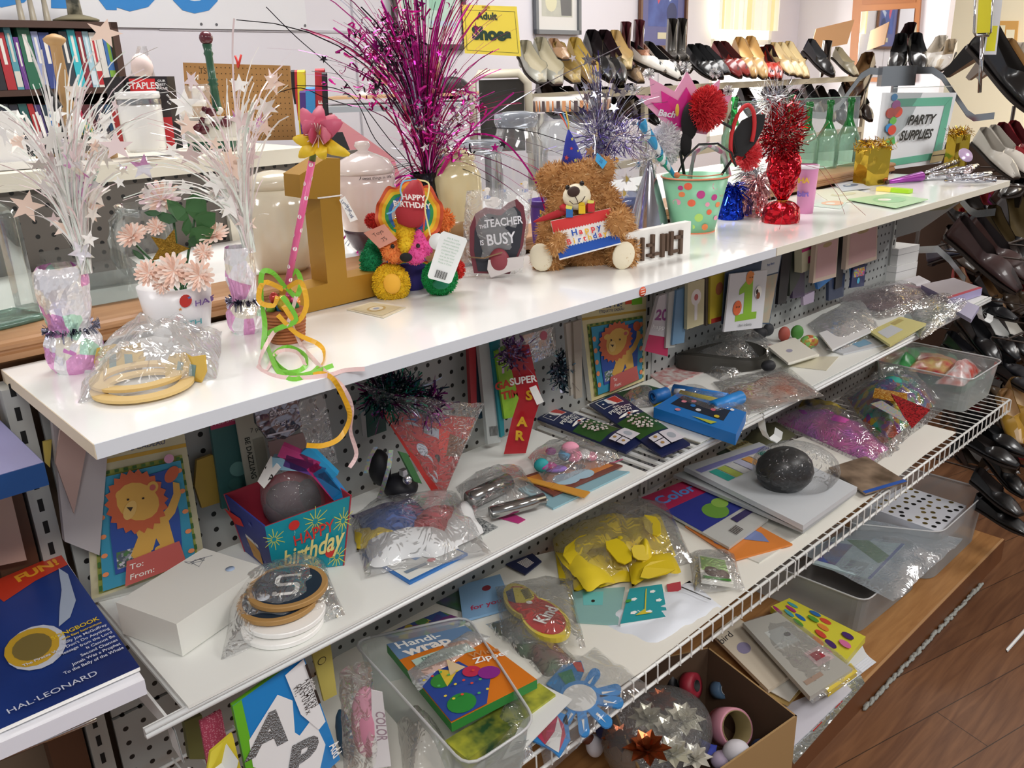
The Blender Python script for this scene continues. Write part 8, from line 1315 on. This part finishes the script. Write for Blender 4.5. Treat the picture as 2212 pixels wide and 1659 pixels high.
for i,(x,y,z,r,h,lab) in enumerate(((1398,1622,.262,.034,'a0522c','large copper'),(1428,1516,.255,.024,'a0522c','small copper, near the wire lip'),(1452,1630,.245,.030,'d8d4c0','cream'),(1475,1560,.235,.034,'dcd8c4','ivory, upper right'),(1400,1555,.24,.030,'c8c4b0','pale champagne'),(1340,1600,.235,.028,'8a4a2c','dark copper, left'),(1500,1640,.23,.026,'e4e0d4','white gold, right'),(1440,1585,.235,.03,'b8b4a4','grey white'))):
    o=at(x,y,z=z);T=Thing('gift_bow',lab+' star gift bow in the carton bag','gift bow',o,group='gift bows in the carton');mb=MB();M=mat(h,.22,m=.75 if 'copper' in lab else .35);rr=random.Random(i);r *= 1.4
    for L,(n_,el,k_) in enumerate(((8,.15,1),(7,.7,.85),(4,1.15,.6))):
        for j in range(n_):
            a=2*PI*j/n_+L*.4;d=Vector((math.cos(a)*math.cos(el),math.sin(a)*math.cos(el),math.sin(el)))*r*k_;s_=Vector((-math.sin(a),math.cos(a),0))*r*.26;mb.add([o,o+d*.55+s_+Vector((0,0,r*.12)),o+d,o+d*.55-s_+Vector((0,0,r*.12)),o+d*.5-Vector((0,0,r*.1))],[(0,1,2),(0,2,3),(0,1,4),(1,2,4),(0,3,4),(3,2,4)],M)
    T.part('loops',mb,1)
mb=MB();mb.ball(at(1420,1585,z=.22),(.125,.10,.075),film(veil=.08,gloss=.35,crinkle=1,sc_=1.2),28);single('plastic_bag',mb,'big crinkled clear bag of copper and ivory gift bows in the carton','bag')
lump('blue_gift_bag','dark blue bundle in the carton left of the bow bag','bundle',[(1310,1600,26,30,24,'16265a'),(1285,1640,20,24,22,'dcdce4'),(1270,1625,14,12,12,'6a3a2a')],.12)
roll(1525,1440,.2,.022,.010,.03,'a8283a','3a3a3a','small shiny red roll near the back corner of the carton',.6,.4) if 0 else None
# ================================================================ neighbouring unit at the left edge
q=P((-190,1330),(130,1196),(302,1441),(-10,1580),z=.90);c=Card(q[0],q[1],q[2],q[3],mat('24408a',.3,kind='noise',sc_=.12,h2='1a2a60'),.004,side=WHT);c.st=.0003
c.poly([(.45,0),(1,0),(1,.12),(.75,.14),(.5,.2)],mat('c83a24',.35));c.text('FUN!',.80,.065,.06,mat('e8a030',.35),.04,a=.05);c.poly([(.93,.12),(.96,.2),(.90,.42),(.80,.52),(.70,.55),(.78,.42),(.86,.3)],mat('a8b4c8',.4))
c.disc(.50,.62,.20,mat('c8ccd8',.4),.15,a=.2);c.disc(.48,.61,.18,mat('c8a030',.4),.13,a=.2);c.disc(.48,.61,.13,mat('7a6a3a',.4),.09,a=.2)
for i,(tx,y_,s) in enumerate((('SONGBOOK',.615,.026),('with Easy Instructions',.65,.014))):c.text(tx,.955,y_,s,mat('e0c030',.35),.02,align='RIGHT',a=.0)
for i,tx in enumerate(('Billy Joe McGuffrey',"The Pirates Who Don't Do Anything",'Message from the Lord','It Cannot Be','Second Chances','Jonah Was a Prophet','To the Belly of the Whale')):c.text(tx,.975,.68+i*.032,.0175,mat('d8dce8',.4),.012,align='RIGHT')
c.text('HAL·LEONARD',.42,.95,.03,mat('c8ccd8',.4),.0,sx=1.3)
single('songbook',c.mb,'dark blue songbook with yellow boat picture lying at the left edge','book')
q=P((-190,1350),(135,1200),(312,1468),(-10,1610),z=.892);single('white_book',Card(*q,mat('eeeef4',.5),.018,side=mat('e4e4ee',.5)).mb,'thick white paged book under the dark blue songbook','book')
T=Thing('chrome_shelf_rails','pair of chrome rails of the neighbouring shelf under the songbook','rail',at(100,1600,z=.86));
for dy in (0,22):mb=MB();mb.tube([at(-60,1640+dy,z=.86),at(208,1535+dy*.8,z=.86)],.003,mat('c8c8cc',.15,m=1),8);T.part('chrome_rail',mb,1)
mb=MB();mb.add([at(a,b,y=.28) for a,b in ((-50,1070),(25,1072),(58,1210),(-40,1230))],[(0,1,2,3)],mat('c0a090',.6));single('beige_card',mb,'beige card standing between the blue shelf board and the songbook','card')
mb=MB();mb.add([at(a,b,y=.305) for a,b in ((270,1630),(300,1625),(304,1642),(274,1648))],[(0,1,2,3)],mat('b83a2c',.6));single('orange_sticker',mb,'orange square sticker on the lower pegboard panel','sticker')
# ================================================================ shoes and racks
def shoe_mb(h,h2,hh,sh,pt,op,strap=0):
    """unit shoe: heel at x=0, toe at x=1; hh heel piece, sh shaft height, pt toe point, op opening end"""
    U,L_,S_=mat(h,.28 if hh >.2 else .4,coat=.3),mat(h2,.6),mat('2a221e',.6);N,K=22,14;P_={}
    def w(x):return .115+.055*math.sin(PI*min(1,max(0,(x-.15)/.85))**1.5)-(.075 if pt else .03)*max(0,(x-.72)/.28)**2 if x <.97 else (.05 if pt else .085)
    def ht(x):return (sh if x <.3 else .15+(sh-.15)*max(0,1-(x-.3)/.12)) if sh >.4 else .26-.22*x if x <.5 else .15+.04*math.sin(PI*(x-.5)/.5)-.09*max(0,x-.7)/.3
    def ring(x,ins):
        c=min(1,max(0,(x-op)/.08)) if sh <.4 else min(1,max(0,(x-.28)/.1));W_=w(x)-ins;H_=ht(x);o=[]
        if x <.04:W_ *= .55
        for k in range(K+1):
            t=2*k/K-1;a=abs(t);s_=1 if t >0 else -1
            o.append((x,W_*t/.35*.9,ins) if a <.35 else (x,s_*W_*(1-c*((a-.35)/.65)**2),ins+(H_-ins)*((a-.35)/.65)**.8))
        return o
    mb=MB();xs=[i/N for i in range(N+1)]
    for ins,M in ((0,U),(.012,L_)):
        vs=sum([ring(x,ins) for x in xs],[]);n=K+1;mb.add(vs,[(i*n+k,i*n+k+1,(i+1)*n+k+1,(i+1)*n+k) for i in range(N) for k in range(K)]+[tuple(range(n)),tuple(N*n+k for k in range(n))],M,True)
    so=[(x,w(x)*1.04*(.55 if x <.04 else 1)) for x in xs];mb.prism([(x,-y) for x,y in so]+[(x,y) for x,y in reversed(so)],S_,-.03)
    if hh:mb.add([(x,y,z) for z,q in ((-.02,1),(-hh,.4)) for x,y in ((0,-.08*q),(.17*q,-.08*q),(.17*q,.08*q),(0,.08*q))],[(0,1,5,4),(1,2,6,5),(2,3,7,6),(3,0,4,7),(4,5,6,7)],U)
    return mb
SHM={}
KIND={'pump':(.36,0,1,.52),'flat':(.06,0,0,.6),'loafer':(.08,0,0,.48),'boot':(.25,.95,1,.3),'sandal':(.2,0,0,.8),'slipper':(.05,0,0,.45)}
def shoe(kd,h,h2,heel,toe,d0,d1,lab,grp=None,tilt=0):
    A,E_=at(*heel,d=d0),at(*toe,d=d1);k=(kd,h,h2)
    if k not in SHM:
        q=KIND[kd];o=shoe_mb(h,h2,q[0],q[1],q[2],q[3]).build(kd);SHM[k]=o.data;bpy.data.objects.remove(o)
    o=bpy.data.objects.new(kd+'_shoe' if kd != 'boot' else 'ankle_boot',SHM[k]);COL.objects.link(o);X=E_-A;L=X.length;X.normalize()
    Z=(Vector((0,0,1))-X*X.z).normalized();Y=Z.cross(X);Z=(Z*math.cos(tilt)+Y*math.sin(tilt));Y=Z.cross(X);L=max(L,.17);s_=min(L,.36)
    m=Matrix((X*s_,Y*s_*1.0,Z*s_*1.0)).transposed().to_4x4();m.translation=A;o.matrix_world=m;return tag(o,lab,'shoe',grp)
RKM=mat('c2b9a2',.5)
def rack(name,lab,a,b,zt,dep,legs=2):
    T=Thing(name,lab,'shoe rack',Vector(((a.x+b.x)/2,(a.y+b.y)/2,0)));d=(b-a);d.z=0;n=Vector((-d.y,d.x,0)).normalized()*dep
    for zz in (zt,zt-.30,zt-.62):mb=MB();quadbox(mb,a,b,.02,zz-.03,zz,RKM,n);T.part('shelf',mb,1)
    for i in range(legs):p=a+d*(i/(legs-1));mb=MB();quadbox(mb,p,p+d.normalized()*.03,.02,0,zt-.03,RKM,n);T.part('leg',mb,1)
ra,rb,rc=at(1146,203,d=3.15),at(1575,178,d=4.3),at(1872,178,d=5.2);zt=ra.z
rack('shoe_rack','long cream shoe rack in front of the back wall, nearer section',ra,rb,zt,.3,3);rack('shoe_rack','cream shoe rack under the window, farther section',rb,rc,rb.z,.3,2)
far=[('sandal','b0b0a4','c8c0a8',1128,118,1170,178,'silver'),('sandal','a8a89c','c8c0a8',1160,112,1205,182,'pale silver'),('flat','b08a68','c8a888',1192,108,1222,128,'tan'),('sandal','a8905c','c8b070',1200,120,1245,178,'gold'),('sandal','b89a58','d0b868',1232,112,1285,182,'bright gold'),('pump','141416','2a2224',1268,96,1322,176,'black suede'),('pump','161618','3a2228',1294,96,1345,180,'black suede with red lining'),('sandal','c8b070','e0c898',1322,92,1355,150,'cream and gold strappy'),('flat','7a6248','a88a62',1340,140,1385,178,'brown woven'),('boot','4e2028','6a3038',1345,130,1362,145,'burgundy'),('boot','4e2028','6a3038',1372,124,1392,140,'burgundy suede'),('pump','e8e4dc','1c1c1e',1352,120,1436,156,'white and black pointed'),('pump','ece8e0','1c1c1e',1388,120,1468,172,'white pointed'),('flat','8a5a40','b8866a',1372,108,1400,132,'copper'),('boot','48443f','3a3632',1444,118,1462,130,'charcoal'),('boot','48443f','3a3632',1464,116,1482,130,'charcoal suede'),('pump','1a1412','2a1c18',1412,124,1470,160,'dark brown'),('pump','121214','2a2a2c',1482,122,1545,172,'black'),('pump','141416','2a2a2c',1498,120,1560,170,'matt black'),('flat','1a1c1e','3a3a3c',1515,122,1572,160,'black leather'),('pump','7a2020','3a1a1a',1537,115,1600,168,'maroon'),('pump','8a2a22','4a1c1a',1552,115,1618,165,'brick red'),('pump','b8905a','d8b880',1586,104,1630,168,'tan'),('pump','c09a64','d8b880',1610,102,1652,170,'camel'),('pump','b83222','2a1a18',1640,122,1668,170,'orange red'),('pump','a82a1c','2a1a18',1652,118,1684,172,'bright red'),('flat','c8b080','e0d0a8',1662,114,1712,162,'beige'),('flat','d0b888','e0d0a8',1676,114,1728,165,'sand coloured'),('flat','c4a872','e0d0a8',1692,112,1742,168,'straw coloured'),('pump','161618','3a3a3c',1738,108,1800,165,'black buckled'),('boot','352820','2a201a',1775,150,1798,158,'dark brown heeled'),('flat','8a826c','a89c80',1800,122,1850,164,'grey suede'),('sandal','4a3020','7a5a38',1880,140,1835,215,'brown strappy'),('sandal','54361f','7a5a38',1862,190,1838,245,'dark brown buckled')]
n=len(far)
for i,(kd,h,h2,x0,y0,x1,y1,cl) in enumerate(far):
    d=3.2+(x0-1130)/740*2.05;shoe(kd,h,h2,(x0,y0),(x1,y1),d+.02,d-.12,'%s %s on the far rack top, %s' % (cl,{'pump':'heeled pump','flat':'flat shoe','boot':'ankle boot','sandal':'sandal'}[kd],'near its left end' if i <8 else 'left of the middle' if i <17 else 'right of the middle' if i <26 else 'toward the mirror'),'shoes on the far rack')
dk=['161414','2a1e18','1e1e22','382820','141416','40342a','5a4a38','231a18']
for i in range(26):
    x0=1165+i*27;d=3.3+(x0-1130)/740*2.05;y0=196+(i % 3)*8;r_=i // 13
    if 1400 <x0 <1650 and i % 2:continue
    shoe('pump' if i % 3 else 'flat',dk[i % 8],dk[(i+3) % 8],(x0,y0),(x0+42,y0+58),d+.05,d-.08,'dark shoe on the second tier of the far shoe rack, in shadow','dark shoes on the second tier')
# right hand racks
CH=mat('b4b6b8',.18,m=.95);WB=mat('3a2c24',.5)
T=Thing('chrome_shoe_stand','chrome shoe stand with curved flat arms behind the party supplies sign','shoe stand',at(1960,330,d=3.4));T.loc.z=0;pf=PF(at(1960,250,d=3.2));mb=MB();mb.box(pf.l(1937,164),(72*pf.s,.04,40*pf.s),CH,pf.R);T.part('chrome_block',mb,1)
for pts in (((1905,155),(1880,153),(1860,165),(1815,225),(1780,250),(1755,248)),((1975,152),(2015,152),(2035,165),(2090,245),(2105,255),(2148,250))):mb=MB();mb.strip([pf.l(*p) for p in pts],Vector((0,0,7*pf.s)),CH);mb.strip([pf.l(*p)+FH*.004 for p in pts],Vector((0,0,7*pf.s)),CH);T.part('curved_arm',mb,1)
mb=MB();mb.box(pf.l(1925,250,.02),(10*pf.s,.02,190*pf.s),CH,pf.R);p=pf.l(1925,330,.02);mb.b2((p.x-.012,p.y-.012,0),(p.x+.012,p.y+.012,p.z),CH);T.part('upright',mb,1)
T=Thing('wire_shoe_rack','tall black wire shoe rack with chrome arms beyond the end of the shelving','shoe rack',at(2150,900,x=2.95));T.loc.z=0;y_=at(2150,700,x=2.95).y
for z in (1.1,.88,.62,.38,.15):mb=MB();[mb.tube([(2.72,yy,z),(3.5,yy-.08,z)],.004,WB,6) for yy in (-.12,.02,.16,.3)];[mb.tube([(xx,-.16,z),(xx,.34,z)],.003,WB,5) for xx in (2.72,2.95,3.2,3.45)];T.part('wire_tier',mb,1)
for xx,yy in ((2.72,-.16),(2.72,.34),(3.45,-.16),(3.45,.34)):mb=MB();mb.tube([(xx,yy,0),(xx,yy,1.3 if xx >3 else 1.11)],.007,WB,8);T.part('post',mb,1)
for i,pts in enumerate((((2075,432),(2095,455),(2110,462),(2150,458)),((1985,540),(2025,538),(2050,560),(2085,605)),((2090,960),(2108,985),(2125,998),(2165,1000)),((2140,822),(2165,832),(2160,840)))):
    mb=MB();q=[at(*p,x=2.6) for p in pts];mb.strip(q,Vector((0,0,.011)),CH);mb.strip([p+Vector((.003,0,0)) for p in q],Vector((0,0,.011)),CH);T.part('chrome_arm',mb,1)
mb=MB();mb.b2((3.56,-1.2,0),(3.6,1.0,1.15),mat('4a3426',.7));single('dark_rack_back',mb,'added dark brown panel that darkens the gaps behind the right hand shoe racks','panel')  # panel added so the gaps behind the racks read as dark
BKP,LN='0e0e10','26211f'
near=[('pump',BKP,LN,2098,95,2240,250,2.85,'glossy black patent pump, tallest at the top right'),('pump','9a9088','b8935e',2128,118,2235,222,3.0,'silver pump with tan insole beside the black patent one'),('pump','a09890','b08c5a',2150,118,2255,225,3.15,'second silver pump with tan insole at the right edge'),('flat','c050a0','9a6a4a',2172,120,2205,190,3.4,'pink edged brown sandal at the right edge'),('flat','f0ece8','e0d8cc',2192,118,2225,190,3.35,'white sandal at the top right edge'),('flat','2a2a2c','1a1a1a',2148,122,2165,150,3.6,'small black shoe tip behind the silver pumps'),
 ('pump','18191b','2a2a2c',1945,98,1935,155,3.5,'black quilted shoe in front of the mirror, left of the pair'),('pump','151618','2a2a2c',1972,95,1990,155,3.45,'black quilted shoe in front of the mirror, right of the pair'),('pump','3a1418','2a1014',1968,75,1940,120,3.7,'dark wine red shoe above the black quilted pair'),('flat','e4e0da','d4ccc0',2035,105,2000,150,3.6,'white shoe left of the black patent pump'),('flat','ddd8d0','c8b8a0',2055,112,2025,152,3.55,'off white shoe with tan lining left of the black patent pump'),
 ('slipper','c8c2b8','a8a298',2105,305,2195,385,2.75,'white cream flat nearest the end of the top board'),('slipper','d4cec4','b0aaa0',2125,300,2225,378,2.85,'second white cream flat beside the first'),('slipper','8a1420','5a1018',2145,292,2225,370,2.95,'dark red flat behind the cream flats, left one'),('slipper','961824','5a1018',2168,288,2250,370,3.05,'dark red flat at the right edge'),
 ('pump','1c1814','2a241e',2205,405,2170,425,2.8,'dark shoe toe under the end of the top board'),('pump','221a18','5a4a2c',2120,470,2200,590,2.95,'black shoe with olive gold lining on the wire rack'),('pump','14161c','4a3e28',2090,480,2190,600,2.9,'navy black shoe with gold lining behind the brown loafers'),('pump','1a1818','6a5a38',2160,440,2225,600,3.0,'tall black shoe at the right edge of the wire rack'),
 ('loafer','3a2424','241818',2045,505,2200,630,2.7,'dark brown leather loafer in front on the wire rack'),('loafer','402a28','1e1618',2085,500,2225,610,2.8,'dark brown leather loafer just behind the front one'),('flat','1a2038','141418',2010,570,2060,555,2.95,'navy shoe under the chrome arm'),('flat','a82020','c8a080',2065,600,2085,640,3.0,'red and beige shoe under the chrome arm'),('flat','b02428','7a1418',2075,470,2105,520,3.2,'red glitter shoe behind the loafers'),('flat','8a2a6a','5a1a4a',2140,440,2180,455,3.3,'purple shoe beside the chrome arm'),
 ('pump','101014','1c1c20',2070,690,2160,790,2.75,'black pump with thin piping below the loafers'),('pump','0e0e12','24242a',2040,740,2130,800,2.7,'black pump just behind the far clear bin'),('pump','121216','dcdcda',2110,690,2200,780,2.85,'black shoe with a white insole stripe'),('pump','101012','e4e0da',2150,690,2225,775,2.95,'second black shoe with a white insole at the right edge'),('flat','15151a','2a2a2e',2090,660,2190,690,2.9,'black strappy flat shoe above the white soled ones'),('loafer','1e1e24','101014',2130,775,2225,820,2.75,'black ribboned shoe left of the right edge'),('loafer','26262c','101014',2150,800,2240,850,2.7,'dark grey flower topped shoe at the right edge'),
 ('slipper','a88028','d0b490',2160,860,2200,960,2.6,'mustard slipper with a tan insole, left one'),('slipper','a07a26','d0b490',2180,835,2225,940,2.65,'mustard slipper with a tan insole, right one'),('pump','0c0c0e','1a1a1c',2080,915,2215,985,2.55,'black leather pump under the mustard slippers'),('pump','0e0e10','221a18',2065,945,2200,1010,2.5,'black leather pump beyond the wire shelf end'),('pump','0b0b0d','4a3c30',2130,985,2215,1075,2.55,'black snake lined pump at the right edge'),('loafer','0e0e10','3a3230',2100,1035,2200,1110,2.5,'glossy black shoe above the wooden base corner'),('loafer','0c0c0e','2a2a2c',2105,1090,2215,1150,2.5,'black sequinned shoe resting at the wooden base corner')]
for i in range(40):
    x0,y0=2030+(i % 5)*38+(i//5 % 2)*16,425+(i//5)*92
    if x0 >2040+max(0,560-y0)*.2 or y0 <600:shoe('pump' if i % 3 else 'flat',dk[i % 8],['7a5a38','26201c','8a2a2a','3a3028'][i % 4],(x0,y0),(x0+66,y0+74),3.3+.05*(i % 3),3.2,'dark shoe deep inside the right hand wire rack, in shadow','dark shoes deep in the wire rack')
for kd,h,h2,x0,y0,x1,y1,d,lab in near:shoe(kd,h,h2,(x0,y0),(x1,y1),d+.06,d-.06,lab,'shoes on the right hand racks')
